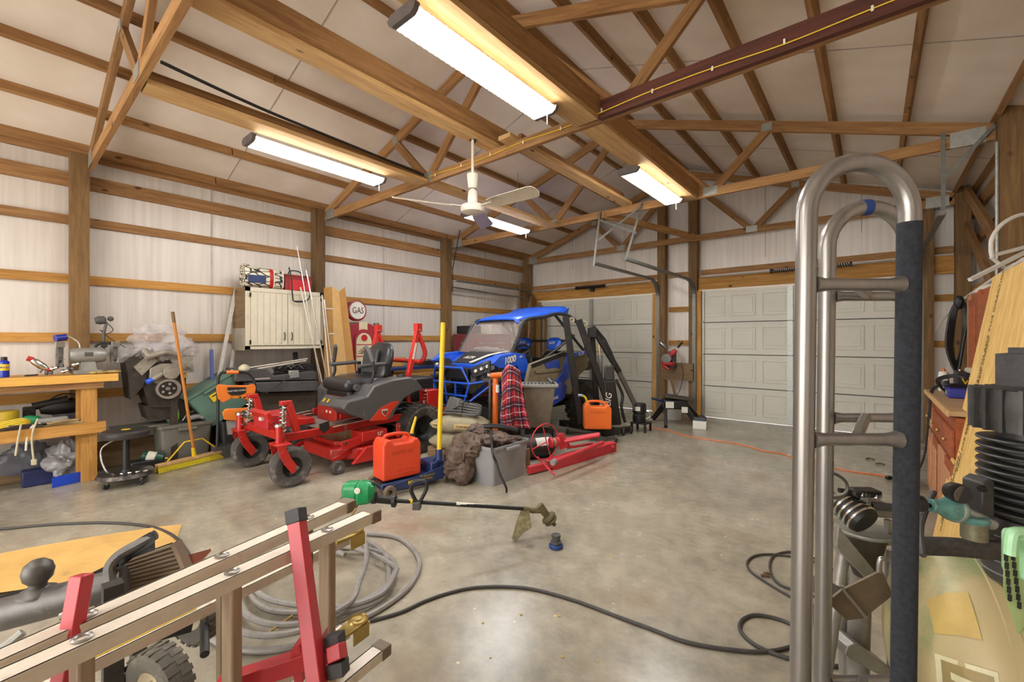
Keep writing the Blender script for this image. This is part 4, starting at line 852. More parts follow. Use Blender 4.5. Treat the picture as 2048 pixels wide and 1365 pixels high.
# small cardboard box and cable tray behind mower, on a black bench
tb = empty('steel_bench', (-5.80, 4.35, 0), label='dark steel bench with yellow rail behind the mower', cat='bench')
rbox('top', (0, 0, 0.90), (0.45, 1.0, 0.05), NAVY, tb, 0.005)
for s in (-1, 1): rbox('leg', (0.15, s*0.45, 0.44), (0.05, 0.05, 0.87), BLKM, tb, 0.004)
rbox('rail', (0.2, 0, 0.78), (0.02, 0.9, 0.07), WOODB, tb, 0.003)
tag(rbox('shipping_box', (-5.82, 3.98, 1.00), (0.3, 0.42, 0.14), CARD, None, 0.004), 'flat brown carton on the dark steel bench', 'box')
cc = MB()
for k in range(7): cc.tube([(0.16*math.cos(a)*(1+0.08*k % 3), 0.38*math.sin(a)*(1-0.03*k), 0.012+0.012*k) for a in [2*PI*i/20 for i in range(20)]], 0.009, 6, closed=True)
tag(cc.build('cable_coil', mat('cable_brown', '#6a6156', 0.7), None, loc=(-5.76, 4.45, 0.927)), 'coil of grey cable lying on the dark steel bench', 'cable')
# folded tailgate boxes: big charcoal tonneau and bumper stack
tc = empty('truck_bed_cover', (-5.9, 2.7, 0), label='stack of charcoal truck bumper panels under the wall cabinet', cat='truck part')
def tk(u, v, x=-5.75): return PX(u, v, x)-Vector(tc.location)
PNL = mat('charcoal_panel', '#4b4a48', 0.45, 0.1, 0.15, 6, dirt='#757067', dirtamt=0.12)
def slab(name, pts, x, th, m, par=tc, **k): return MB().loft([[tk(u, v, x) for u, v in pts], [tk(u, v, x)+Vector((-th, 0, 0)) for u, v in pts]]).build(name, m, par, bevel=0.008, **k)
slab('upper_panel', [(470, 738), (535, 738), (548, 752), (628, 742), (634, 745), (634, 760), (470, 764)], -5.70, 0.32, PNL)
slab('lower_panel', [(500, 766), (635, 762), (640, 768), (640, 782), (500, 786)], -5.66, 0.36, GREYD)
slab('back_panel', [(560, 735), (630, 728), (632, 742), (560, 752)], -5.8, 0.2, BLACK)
slab('lumber_box', [(500, 788), (636, 783), (630, 850), (512, 850)], -5.78, 0.3, mat('dark_lumber', '#4a4034', 0.7, 0, 0.3))  # dark brown lumber block below the panels
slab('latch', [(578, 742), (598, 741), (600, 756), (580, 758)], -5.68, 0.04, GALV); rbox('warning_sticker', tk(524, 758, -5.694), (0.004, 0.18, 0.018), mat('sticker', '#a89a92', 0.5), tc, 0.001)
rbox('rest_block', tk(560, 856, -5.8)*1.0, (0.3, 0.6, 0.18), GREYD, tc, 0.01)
MB().tube([tk(548, 745), tk(572, 748), tk(555, 768), tk(530, 782), tk(515, 783)], 0.007, 6, smooth=6).build('wire', BLACK, tc)
for i, (a, b_, lb) in enumerate((((462, 742), (615, 718), 'long aluminium tube lying on the panel stack, top one'), ((470, 746), (612, 722), 'aluminium tube crossing below the other on the panels'), ((560, 741), (628, 744), 'short black rod on the panel stack'))):
    tag(MB().cyl(PX(a[0], a[1], -5.78), PX(b_[0], b_[1], -5.74), 0.011, n=12).build('metal_tube', ALU if i < 2 else BLKM, None), lb, 'tube')
v_, f_ = lump((0, 0, 0), 0.055, (0.8, 1.1, 0.9), 0.15, 18, 12, 8); tag(MB().add(v_, f_).build('tape_roll', mat('cream_roll', '#bdb597', 0.7), None, loc=PX(488, 737, -5.68)), 'pale round tape roll on the panel stack', 'tape roll')
for i in range(5):
    u = 545+i*12; tag(MB().tube([PX(u, 738, -5.72), PX(u+14, 732-2*(i % 2), -5.76), PX(u+26, 738, -5.7)], 0.007, 6, smooth=4).build('bracket', GREYD if i % 2 else BLKM, None), 'bent steel bracket in the heap on the panels', 'bracket', 'brackets heaped on the panel stack')
stick('lumber_offcut', PX(595, 745, -5.95), PX(590, 705, -6.0), 0.05, 0.04, BLACK, 'black post end standing under the cabinet', 'post')
# ================================================================== MOWER
MX = -4.08; MC = -4.62
mo = empty('zero_turn_mower', (MC, 2.5, 0), label='red and grey zero-turn riding mower with black seat', cat='mower')
def M(u, v, x=MX): return PX(u, v, x)-Vector(mo.location)
def mc(cx_, cy_, x=MX): return M(400+cx_/3.9, 640+cy_/3.9, x)         # from the enlarged detail
def mir(p): return Vector((-p.x, p.y, p.z))
TIRE = mat('tire_grey', '#4a4643', 0.85, 0, 0.2, 12, dirt='#8a8072', dirtamt=0.25)
WRIM = mat('rim_black', '#232221', 0.45, 0.2, 0.2)
for s, lx in ((1, -4.13), (-1, -5.10)):
    c_ = Vector((lx-MC, 1.76-2.5, 0.182)); fk = empty('caster_fork', (c_.x, c_.y, 0), parent=mo)
    wheel('front_tire', (0, 0, 0.182), (1, 0.0, 0), 0.18, 0.13, TIRE, fk, WRIM, 0.5)
    # curved fork plates
    for q in (1, -1):
        xs = 0.085*q; b = MB(); A_ = [(0.0, 0.46), (-0.06, 0.43), (-0.085, 0.36), (-0.06, 0.26), (-0.0, 0.15)]; A_ = [(-0.13, 0.41), (-0.125, 0.35), (-0.085, 0.26), (-0.01, 0.15)]
        for (y0_, z0_), (y1_, z1_) in zip(A_[:-1], A_[1:]): b.bar((xs, y0_+0.02, z0_), (xs, y1_+0.02, z1_), 0.012, 0.075, up=(0, 1, 0))
        b.build('fork_plate', RED, fk, bevel=0.004)
        MB().cyl((xs, 0.02, 0.18), (xs+q*0.014, 0.02, 0.18), 0.016, n=12).build('axle_nut', STEEL, fk)
    MB().box((0, -0.09, 0.405), (0.19, 0.13, 0.02)).build('fork_top', RED, fk, bevel=0.005)
    MB().cyl((0, -0.10, 0.41), (0, -0.10, 0.56), 0.032, n=18).build('spindle_tube', RED, fk); MB().lathe([(0.034, 0.56), (0.044, 0.565), (0.04, 0.585), (0.0, 0.59)], (0, -0.10, 0), (0, 0, 1), 16).build('spindle_cap', CHROME, fk)
    # coil-over spring
    a_ = Vector((c_.x-0.05*s, c_.y-0.05, 0.50)); b_ = Vector((c_.x-0.08*s, c_.y-0.03, 0.74))
    MB().tube(coil(a_, b_, 0.033, 0, 7, 14), 0.006, 6).build('spring', CHROME, mo); MB().cyl(a_-Vector((0, 0, 0.04)), b_, 0.014, n=10).build('damper', STEEL, mo)
    MB().box(b_+Vector((0, 0.02, 0.02)), (0.06, 0.10, 0.04)).bar(b_+Vector((0, 0.05, 0)), b_+Vector((-0.0, 0.12, -0.26)), 0.05, 0.06).build('spring_tower', RED, mo, bevel=0.005)
    for z in (0.47, 0.55): MB().cyl((c_.x, c_.y-0.10, z-0.01), (c_.x-s*0.28, c_.y-0.02, z), 0.011, n=8).build('link_rod', CHROME, mo)
    # frame rail and deck hangers
    MB().bar((s*0.34, -0.72, 0.42), (s*0.34, 0.75, 0.44), 0.05, 0.075).build('frame_rail', RED, mo, bevel=0.004)
    MB().cyl((s*0.40, -0.42, 0.50), (s*0.40, 0.45, 0.56), 0.010, n=8).build('control_rod', CHROME, mo); MB().cyl((s*0.42, -0.30, 0.47), (s*0.42, 0.30, 0.50), 0.012, n=8).build('control_rod', CHROME, mo)
    ch_ = MB()
    for k in range(6): ch_.lathe([(0.008, -0.003), (0.014, -0.003), (0.014, 0.003), (0.008, 0.003)], (s*0.43, -0.16, 0.47-0.026*k), (1, 0, 0) if k % 2 else (0, 1, 0), 10, closed=True)
    ch_.build('lift_chain', STEEL, mo)['kind'] = 'stuff'
    MB().prism([(-0.05, 0), (0.05, 0.02), (0.06, -0.06), (0.0, -0.10), (-0.04, -0.06)], (s*0.44, -0.40, 0.52), (0, 1, 0), (0, 0, 1), (s*0.012, 0, 0)).build('bell_crank', BLACK, mo, bevel=0.002)
    # rear wheels
    wheel('rear_tire', (s*0.41, 0.80, 0.285), (1, 0, 0), 0.285, 0.25, mat('tire_lug', '#3b3732', 0.85, 0, 0.2, 12, dirt='#6e6454', dirtamt=0.3), mo, WRIM, 0.55, tread=30)
    # control arms
rbox('nose_plate', (0, -0.80, 0.60), (0.40, 0.05, 0.12), RED, mo, 0.008, rot=(0.5, 0, 0)); rbox('front_box', (0, -0.70, 0.55), (0.34, 0.24, 0.14), REDD, mo, 0.01)
MB().prism([(-0.30, 0.48), (-0.26, 0.56), (0.0, 0.54), (0.02, 0.48)], (-0.16, -0.36, 0), (0, 1, 0), (0, 0, 1), (0.32, 0, 0)).build('foot_well', RED, mo, bevel=0.006)
rbox('foot_pan', (0, -0.1, 0.46), (0.62, 0.62, 0.02), mat('pan_grey', '#77716a', 0.6), mo, 0.003)
rbox('foot_guard', (0.30, 0.02, 0.53), (0.02, 0.35, 0.07), RED, mo, 0.004); rbox('foot_guard', (-0.30, 0.02, 0.53), (0.02, 0.35, 0.07), RED, mo, 0.004)
rbox('crossbeam', (0, -0.78, 0.45), (0.86, 0.06, 0.07), RED, mo, 0.006); rbox('rear_frame', (0, 0.8, 0.42), (0.5, 0.5, 0.2), BLACK, mo, 0.01)
tagp = MB().box((0.05, -0.83, 0.58), (0.06, 0.02, 0.03)).build('sticker', WHT, mo, smooth=False)
# control console with dark decal
MB().prism([(-0.17, 0.46), (-0.17, 0.62), (-0.08, 0.72), (0.15, 0.76), (0.34, 0.76), (0.34, 0.46)], (-0.17, 0, 0), (0, 1, 0), (0, 0, 1), (0.42, 0, 0)).build('console', mat('red_console', '#a8281c', 0.45), mo, bevel=0.01)
cd_ = MB().bar((0.04, -0.175, 0.625), (0.04, -0.082, 0.728), 0.36, 0.006, up=(0, -1, 1)).build('console_decal', GREYD, mo, smooth=False)
for k in range(3): MB().bar((-0.08+0.1*k, -0.15, 0.66), (-0.08+0.1*k, -0.12, 0.693), 0.02, 0.012, up=(0, -1, 1)).build('decal_mark', YEL, cd_, smooth=False)
for k in range(3): rbox('switch', (-0.03+0.08*k, -0.173, 0.57), (0.03, 0.006, 0.025), WHT if k else REDD, mo, 0.002)
# deck
dk = [(-0.42, 0.23), (-0.50, 0.14), (-0.47, 0.10), (0.45, 0.10), (0.48, 0.14), (0.42, 0.23)]
dz = empty('deck', (0, 0.12, 0), parent=mo)
out = [(-0.52, -0.10), (-0.30, -0.38), (0.30, -0.38), (0.54, -0.12), (0.60, 0.20), (0.45, 0.42), (-0.45, 0.42), (-0.60, 0.15)]
MB().prism(out, (0, 0, 0.09), (1, 0, 0), (0, 1, 0), (0, 0, 0.13)).build('deck_shell', RED, dz, bevel=0.02)
MB().prism([(x*0.8, y*0.8) for x, y in out], (0, 0, 0.22), (1, 0, 0), (0, 1, 0), (0, 0, 0.05)).build('deck_top', RED, dz, bevel=0.01)
MB().prism([(-0.30, 0.09), (-0.14, 0.24), (0.36, 0.22), (0.36, 0.08)], (0.56, 0, 0), (0, 1, 0), (0, 0, 1), (0.04, 0, 0)).build('discharge_guard', RED, dz, bevel=0.006)
rbox('worn_strip', (0.585, 0.18, 0.24), (0.05, 0.34, 0.006), mat('worn_grey', '#8c8380', 0.6), dz, 0.002, rot=(0, 0.2, 0))
bc = rbox('belt_cover', (0.42, 0.0, 0.33), (0.22, 0.30, 0.10), RED, dz, 0.006); text('lettering', '52"', WHT, bc, (0.532, 0.06, 0.335), (0, 1, 0), (0, 0, 1), 0.05)
rbox('deck_bracket', (0.50, -0.22, 0.29), (0.02, 0.30, 0.09), RED, dz, 0.004, rot=(0.1, 0, 0)); rbox('deck_bracket', (0.52, 0.30, 0.33), (0.015, 0.05, 0.16), RED, dz, 0.004)
for k in ((0.515, -0.33, 0.30), (0.515, -0.10, 0.30), (0.53, 0.30, 0.38)): MB().cyl(k, (k[0]+0.012, k[1], k[2]), 0.014, n=10).build('bolt', CHROME, dz)
for s in (-1, 1):
    rbox('scalp_arm', (s*0.44, -0.32, 0.16), (0.02, 0.24, 0.05), RED, dz, 0.004, rot=(0.3, 0, 0)); wheel('anti_scalp_wheel', (s*0.49, -0.40, 0.068), (1, 0, 0), 0.066, 0.07, TIRE, dz, GREY, 0.4)
# fuel tank fenders
FEN = mat('fender_grey', '#4e4d4c', 0.35, 0, 0.12, 8, dirt='#7d766d', dirtamt=0.08)
for s in (1, -1):
    o1 = [mc(a, b_, MX+0.02) for a, b_ in ((1115, 700), (1150, 640), (1310, 600), (1360, 520), (1500, 470), (1640, 450), (1690, 470), (1745, 545), (1690, 560), (1600, 610), (1540, 690), (1490, 780), (1320, 790), (1180, 745))]
    if s < 0: o1 = [mir(p) for p in o1]; o1 = [Vector((p.x, max(p.y, 0.02), p.z)) for p in o1]
    r1 = [p+Vector((-s*0.05, 0, 0.012)) for p in o1]; r2 = [p+Vector((-s*0.30, 0, 0.0)) for p in o1]
    MB().loft([o1, r1, r2]).build('fender', FEN, mo, bevel=0.015, seg=3)
    td = [mc(a, b_, MX+0.02) for a, b_ in ((1325, 790), (1405, 690), (1500, 640), (1555, 632), (1500, 700), (1455, 782))]
    tp_ = [p+Vector((0.006, 0, 0)) for p in td]
    if s < 0: tp_ = [mir(p) for p in tp_]; td = [mir(p) for p in td]
    dcl = MB().loft([tp_, td]).build('side_decal', REDO, mo, smooth=False)
    if s > 0:
        cc_ = mc(1438, 722, MX+0.02)+Vector((0.008, 0, 0)); bd = MB().prism([(-0.035, 0.035), (0.035, 0.035), (0.035, -0.005), (0, -0.045), (-0.035, -0.005)], cc_, (0, 1, 0), (0, 0, 1), (0.003, 0, 0)).build('badge', WHT, dcl, smooth=False)
        MB().prism([(-0.030, 0.030), (0.030, 0.030), (0.030, -0.003), (0, -0.038), (-0.030, -0.003)], cc_+Vector((0.0025, 0, 0)), (0, 1, 0), (0, 0, 1), (0.002, 0, 0)).build('badge_field', BLACK, dcl, smooth=False)
        text('lettering', 'FERRIS', WHT, dcl, cc_+Vector((0.006, 0, 0.02)), (0, 1, 0), (0, 0, 1), 0.018)
        MB().prism([(-0.02, 0.005), (0.02, 0.005), (0.012, -0.006), (-0.005, -0.006), (-0.005, -0.028), (-0.016, -0.018)], cc_+Vector((0.004, 0, 0)), (0, 1, 0), (0, 0, 1), (0.002, 0, 0)).build('badge_mark', REDO, dcl, smooth=False)
    p = mc(1570, 438, MX-0.1); p = p if s > 0 else mir(p); MB().lathe([(0.05, 0), (0.052, 0.015), (0.045, 0.03), (0.0, 0.032)], p-Vector((0, 0, 0.01)), (0, 0, 1), 20).build('fuel_cap', BLACK, mo)
rbox('rear_guard', (0.36, 1.0, 0.60), (0.16, 0.2, 0.26), RED, mo, 0.01); rbox('engine', (0, 1.0, 0.72), (0.42, 0.40, 0.30), BLACK, mo, 0.03); rbox('bumper', (0, 1.22, 0.42), (0.8, 0.05, 0.12), RED, mo, 0.01)
MB().tube(coil((0.40, 0.86, 0.50), (0.40, 0.92, 0.74), 0.03, 0, 6, 12), 0.006, 6).build('rear_spring', CHROME, mo)
# seat
VIN = mat('seat_vinyl', '#2b2a2b', 0.35, 0, 0.15, 7)
sy = mc(1150, 520, MC+0.2); 
se = empty('seat', (0.03, 0.17, 0.83), parent=mo); se.scale = (1.12, 1.18, 1.1)
soft('seat_cushion', (0, 0, 0.02), (0.50, 0.44, 0.13), VIN, se, 0.055); soft('seat_base', (0, 0.02, -0.08), (0.44, 0.40, 0.10), BLACK, se, 0.03)
bk = MB(); rings = []
for i, (z, hw_, y_, t_) in enumerate(((0.02, 0.20, 0.20, 0.05), (0.10, 0.235, 0.22, 0.065), (0.22, 0.245, 0.255, 0.07), (0.34, 0.225, 0.29, 0.065), (0.42, 0.16, 0.315, 0.045), (0.445, 0.08, 0.32, 0.02))):
    rings.append([Vector((hw_*math.copysign(abs(math.cos(a))**0.7, math.cos(a)), y_+t_*math.copysign(abs(math.sin(a))**0.7, math.sin(a)), z)) for a in [2*PI*j/20 for j in range(20)]])
bk.loft(rings).build('backrest', VIN, se, sub=1)
soft('back_panel', (0, 0.175, 0.24), (0.26, 0.04, 0.26), mat('vinyl_mid', '#3a393a', 0.4), se, 0.018, rot=(-0.15, 0, 0))
for s in (-1, 1): soft('armrest', (s*0.275, 0.03, 0.215), (0.05, 0.30, 0.04), GREYD, se, 0.018, rot=(0.05, 0, 0)); rbox('armrest_bracket', (s*0.265, 0.20, 0.16), (0.02, 0.04, 0.14), BLACK, se, 0.005)
MB().cyl((0.25, -0.12, 0.0), (0.285, -0.12, 0.0), 0.034, n=18).build('adjust_knob', GREYD, se)
# steering levers
for s in (1, -1):
    pts = [mc(1255, 625, MX-0.12), mc(1350, 445, MX-0.12), mc(1348, 330, MX-0.12), mc(1315, 240, MX-0.18), mc(1285, 208, MX-0.22)]
    pts = pts if s > 0 else [mir(p) for p in pts]
    MB().tube(pts, 0.017, 10, smooth=5).build('control_lever', BLACK, mo); MB().tube([p for p in pts[2:]], 0.023, 10, smooth=5).build('lever_grip', GREYD, mo)
# folded roll bar
ROPS = mat('roll_bar_red', '#c22a20', 0.35, 0, 0.06, coat=0.3)
for s in (1, -1):
    a_ = mc(1625, 445, -4.2); b_ = mc(1700, 60, -4.2)
    a_ = a_ if s > 0 else mir(a_); b_ = b_ if s > 0 else mir(b_)
    MB().bar(a_, b_, 0.05, 0.055, up=(0, 1, 0)).build('roll_bar_post', ROPS, mo, bevel=0.006); MB().box(b_, (0.07, 0.08, 0.10)).build('hinge_bracket', ROPS, mo, bevel=0.005)
    MB().cyl(b_+Vector((-0.05, 0.0, -0.03)), b_+Vector((0.07*s if s > 0 else 0.07, 0, -0.035)), 0.008, n=8).build('hinge_pin', CHROME, mo)
    rbox('warning_label', a_.lerp(b_, 0.52)+Vector((s*0.026, -0.0, 0)), (0.002, 0.03, 0.20), WHT, mo, 0.0005, rot=(math.atan2(-(b_-a_).y, (b_-a_).z), 0, 0))
    MB().tube([a_.lerp(b_, 0.0)+Vector((0, 0.0, -0.3)), a_], 0.025, 8).build('post_foot', ROPS, mo)
pr = mc(1700, 100, -4.2); lo1 = mc(1755, 250, -4.2); lo2 = mc(1700, 325, -4.3)
up = [pr, lo1, lo2+Vector((0.04, 0.02, 0)), lo2+Vector((-0.12, 0.03, 0))]; MB().tube(up+[mir(p) for p in up[::-1]], 0.027, 12, smooth=5).build('roll_bar_hoop', ROPS, mo)
# ================================================================== FLOOR JACK, CANS, BAGS, TOTE
fj = empty('floor_jack', (-3.22, 2.46, 0), label='navy floor jack with yellow NAPA lettering and tall yellow handle', cat='floor jack')
j0 = PZ(760, 975); j1 = PZ(885, 945); ang = math.atan2(j1.y-j0.y, j1.x-j0.x); ax = (j1-j0).normalized(); sd = Vector((ax.y, -ax.x, 0)); oj = Vector((-3.28, 2.42, 0))
def J(a, b, z): return oj+ax*a+sd*b+Vector((0, 0, z))-Vector(fj.location)
for s in (-1, 1):
    MB().prism([(-0.30, 0.04), (-0.22, 0.10), (0.10, 0.13), (0.36, 0.18), (0.40, 0.05)], J(0, s*0.13, 0), ax, (0, 0, 1), sd*0.012).build('side_plate', NAVY, fj, bevel=0.003)
    wheel('front_wheel', J(-0.24, s*0.17, 0.055), sd, 0.055, 0.045, mat('iron_wheel', '#6d6050', 0.6, 0.4), fj, None, 0.35)
    MB().cyl(J(0.33, s*0.12, 0.05), J(0.33, s*0.12, 0.10), 0.012, n=8).build('caster_stem', NAVY, fj); wheel('rear_caster', J(0.35, s*0.14, 0.04), sd, 0.04, 0.035, mat('iron_wheel', '#6d6050'), fj, None, 0.35)
rbox('lift_arm', J(-0.02, 0, 0.075), (0.5, 0.16, 0.05), NAVY, fj, 0.01, rot=(0, 0, ang)); MB().cyl(J(-0.24, 0, 0.085), J(-0.24, 0, 0.112), 0.06, n=20).build('saddle', BLKM, fj)
MB().box(J(0.3, 0, 0.14), (0.2, 0.22, 0.13), (0, 0, ang)).build('power_unit', NAVY, fj, bevel=0.01)
text('lettering', 'NAPA', YEL, fj, J(-0.0, 0.144, 0.085), ax, (0, 0, 1), 0.04, bold=0.002); text('lettering', 'Professional\nLIFTING', mat('dull_yellow', '#8f8034'), fj, J(0.14, 0.144, 0.10), ax, (0, 0, 1), 0.03)
hb = J(0.32, 0.0, 0.22); ht = PD(886, 646, 4.2)-Vector(fj.location); hb = PD(878, 907, 4.05)-Vector(fj.location)
MB().cyl(hb, ht, 0.0225, n=16).build('handle', YEL, fj); MB().cyl(hb-Vector((0, 0, 0.06)), hb.lerp(ht, 0.03), 0.032, n=14).build('handle_socket', NAVY, fj)
MB().bar(hb-Vector((0, 0, 0.06)), J(0.30, 0, 0.17), 0.06, 0.05).build('yoke', NAVY, fj, bevel=0.005)
# gasoline cans
CANR = mat('can_red_orange', '#cf4220', 0.5, 0, 0.08, 5); CANO = mat('can_orange', '#e06a22', 0.45, 0, 0.06, 5)
def gas_can(loc_, rz, m, lab, spout, w_=0.31, d_=0.16, h_=0.29):
    e = empty('gas_can', loc_, rz, label=lab, cat='gas can')
    b = MB().prism([(-w_/2, 0), (w_/2, 0), (w_/2, h_*0.80), (w_/2-0.03, h_*0.93), (w_*0.30, h_*0.95), (w_*0.26, h_*0.86), (-w_*0.22, h_*0.86), (-w_*0.28, h_*0.98), (-w_*0.42, h_), (-w_/2, h_*0.86)], (0, -d_/2, 0), (1, 0, 0), (0, 0, 1), (0, d_, 0))
    o = b.build('can_body', m, e, bevel=0.022, seg=4)
    MB().tube([(-w_*0.34, 0, h_*0.95), (-w_*0.30, 0, h_*1.04), (0.0, 0, h_*1.06), (w_*0.28, 0, h_*1.0), (w_*0.33, 0, h_*0.90)], 0.016, 10, smooth=4).build('handle', m, e)
    for k in range(3): rbox('rib', (0.03, -d_/2-0.001, 0.05+0.018*k), (w_*0.5, 0.006, 0.006), m, e, 0.002)
    text('lettering', 'GASOLINE', mat(m.name+'_relief', '#c04a24' if m is CANR else '#c95a1e', 0.5), e, (0.0, -d_/2-0.001, h_*0.66), (1, 0, 0), (0, 0, 1), 0.045, 0.003)
    if spout: MB().cyl((w_*0.40, 0, h_*0.88), (w_*0.40, 0, h_*1.0), 0.028, n=16).build('cap', BLACK, e); MB().tube([(w_*0.40, 0, h_), (w_*0.40+0.01, 0, h_*1.12), (w_*0.40+0.045, 0, h_*1.42)], 0.014, 10, rs=[0.019, 0.011]).build('spout', YEL, e)
    return e
s0 = PD(765, 963, 4.0); 
gas_can((-3.33, 2.36, 0.115), ang-0.0, CANR, 'red-orange GASOLINE can with yellow spout on the navy floor jack', True, 0.37, 0.22, 0.36)
# cement bags
def sack(name, loc_, rz, L_, W_, T_, m, lab, cat, seed, tilt=0):
    from mathutils import noise
    e = empty(name, loc_, rz, label=lab, cat=cat); rows = []; n = 28
    for i in range(17):
        u = -1+2*i/16; k = (1-abs(u)**6)**0.5*0.35+0.65; kt = max(0.12, (1-abs(u)**3.5)); row = []
        for j in range(n):
            a = 2*PI*j/n; c_, s_ = math.cos(a), math.sin(a); y = W_/2*k*math.copysign(abs(c_)**0.75, c_); z = T_/2*kt*math.copysign(abs(s_)**0.75, s_)
            q = noise.noise(Vector((u*4+seed, c_*2, s_*2))); row.append(Vector((L_/2*u, y*(1+0.08*q), T_/2+z*(1+0.22*q))))
        rows.append(row)
    MB().loft(rows).build('sack_body', m, e, sub=1); return e
BAGM = mat('cement_paper', '#8f866b', 0.85, 0, 0.15, 8, bump=0.5)
b1 = sack('cement_bag', (-3.62, 3.42, 0.30), 0.40, 0.66, 0.40, 0.19, BAGM, 'grey cement bag with tan bands, upper one of the pile', 'bag', 1)
bandm = mat('bag_tan', '#b9a06a', 0.8, 0, 0.15)
for c_, w_, lt in (((-0.17, -0.188, 0.095), 0.17, 'PORTLAND'), ((0.14, -0.192, 0.095), 0.26, 'CEMENT'),):
    rbox('band', c_, (w_, 0.02, 0.05), bandm, b1, 0.006, rot=(0.0, 0, 0)); text('lettering', lt, mat('ink_black', '#1c1b1a', 0.5), b1, (c_[0], c_[1]-0.012, c_[2]), (1, 0, 0), (0, 0, 1), 0.03, width=w_*0.8)
sack('cement_bag', (-3.66, 3.40, 0.12), 0.55, 0.60, 0.40, 0.19, BAGM, 'grey cement bag, lower one with its end bulging out', 'bag', 4)
tag(MB().box((0, 0, 0.055), (0.6, 0.4, 0.11)).build('pallet_block', WOODG, None, loc=(-3.68, 3.44, 0), bevel=0.004), 'low wooden block under the cement bags', 'block')
hs_ = MB()
fl = empty('folded_hose', (-3.62, 3.46, 0.49), 0.3, label='folded grey hose and canvas tied on top of the cement bags', cat='hose')
for k in range(5): MB().tube([(-0.2, -0.1+0.03*k, 0.02+0.025*k), (0.0, -0.12+0.03*k, 0.03+0.025*k), (0.2, -0.1+0.03*k, 0.02+0.02*k), (0.23, 0.0, 0.03+0.02*k), (0.1, 0.06, 0.02+0.025*k), (-0.18, 0.05, 0.02+0.02*k)], 0.013, 8, smooth=5).build('hose_loop', GREYD, fl)
MB().loft([[Vector((-0.22, -0.08, 0.0)), Vector((-0.02, -0.1, 0.10)), Vector((0.02, 0.1, 0.10)), Vector((-0.18, 0.12, 0.0))], [Vector((-0.18, 0.0, 0.2)), Vector((-0.06, -0.0, 0.17)), Vector((-0.05, 0.06, 0.17)), Vector((-0.15, 0.06, 0.19))]]).build('canvas', GREYD, fl, bevel=0.01)
MB().tube([(0.05, -0.13, 0.0), (0.06, -0.1, 0.15), (0.06, 0.05, 0.16)], 0.007, 6).build('tie', BLACK, fl)
# grey tote with brown tarp
tt = tote('storage_tote', (-2.87, 3.17, 0), 0.0, 0.47, 0.54, 0.36, mat('tote_light_grey', '#8b8b8c', 0.5, 0, 0.05), 'light grey open tote with brown tarp spilling out', None)
from mathutils import noise as _n
def cloth(name, pts, m, lab, cat, amp=0.02, freq=14, th=0.006, sub=1, seed=0):
    """pts: grid rows of control points -> wrinkled sheet"""
    R = [spline(r, 6) for r in pts]; cols = list(zip(*R)); Cc = [spline(list(c), 6) for c in cols]; rows = list(zip(*Cc)); out = []
    for r in rows: out.append([p+Vector((_n.noise(p*freq+Vector((seed, 0, 0))), _n.noise(p*freq+Vector((9, seed, 0))), _n.noise(p*freq+Vector((0, 5, seed)))))*amp for p in r])
    o = MB().grid(out).build(name, m, None, solid=th, sub=sub, angle=180); return tag(o, lab, cat)
TARP = mat('tarp_brown', '#5d4a3e', 0.6, 0, 0.25, 9, bump=0.8)
o = Vector((-2.88, 3.22, 0)); e1 = Vector((math.cos(math.radians(42)), math.sin(math.radians(42)), 0)); e2 = Vector((-e1.y, e1.x, 0))
def T_(a, b, z): return o+e1*a+e2*b+Vector((0, 0, z))
tb_ = MB()
for c_, r_, sc_, sd_ in ((PD(918, 925, 4.12), 0.155, (0.95, 0.95, 1.15), 21), (PD(940, 890, 4.15), 0.14, (1.2, 1.0, 0.75), 22), (PD(985, 878, 4.2), 0.15, (1.2, 0.9, 0.5), 23), (PD(1022, 882, 4.3), 0.10, (1.2, 0.9, 0.5), 24), (PD(955, 862, 4.25), 0.09, (1.2, 1, 0.7), 25)):
    v_, f_ = lump(c_, r_, sc_, 0.42, 72, 48, sd_, 4.2); tb_.add(v_, f_)
tag(tb_.build('brown_tarp', TARP, None, angle=40), 'crumpled brown tarp spilling out of the light grey tote', 'tarp', kind='thing')
for k, lb in enumerate(('black cord looped over the brown tarp', 'dark strap bunched on the tarp, beside the black cord')):
    tag(MB().tube([T_(-0.3+0.05*k, -0.1+0.1*k, 0.45), T_(-0.15, -0.12+0.1*k, 0.5), T_(0.05, -0.08+0.1*k, 0.49), T_(0.2, -0.02, 0.44+0.02*k), T_(0.12, 0.08, 0.46), T_(-0.1, 0.06, 0.49)], 0.012, 8, smooth=6).build('cord', BLACK if k == 0 else RUBBER, None), lb, 'cord')
tag(MB().tube([T_(-0.06, -0.12, 0.47), PD(985, 905, 3.86), PD(992, 925, 3.84), PD(1000, 950, 3.8), PD(1012, 975, 3.78), PD(1013, 985, 3.8)], 0.011, 8, smooth=6, rs=[0.012, 0.010]).build('strap', BLACK, None), 'black strap hanging down the front of the light grey tote', 'strap')
# plaid shirt on orange jack
jk = empty('long_ram_jack', (-3.40, 3.95, 0), label='orange upright hydraulic jack holding the plaid shirt', cat='jack')
def jj(u, v, s=5.15): return PD(u, v, s)-Vector(jk.location)
MB().cyl(jj(990, 880), jj(991, 757), 0.034, n=18).build('cylinder', ORG, jk); MB().cyl(jj(980, 752), jj(1005, 750), 0.033, n=18).build('head', ORG, jk)
MB().cyl(jj(975, 752), jj(981, 752), 0.036, n=18).build('head_cap', STEEL, jk); MB().cyl(jj(979, 880), jj(980, 760), 0.016, n=10).build('pump_rod', GREYD, jk)
rbox('label_band', jj(995, 778, 5.11), (0.03, 0.03, 0.09), WHT, jk, 0.002); rbox('base', (0.0, 0, 0.02), (0.3, 0.3, 0.04), ORG, jk, 0.01); MB().cyl((0.0, 0.0, 0.03), jj(990, 880), 0.03, n=12).build('foot_column', BLKM, jk)
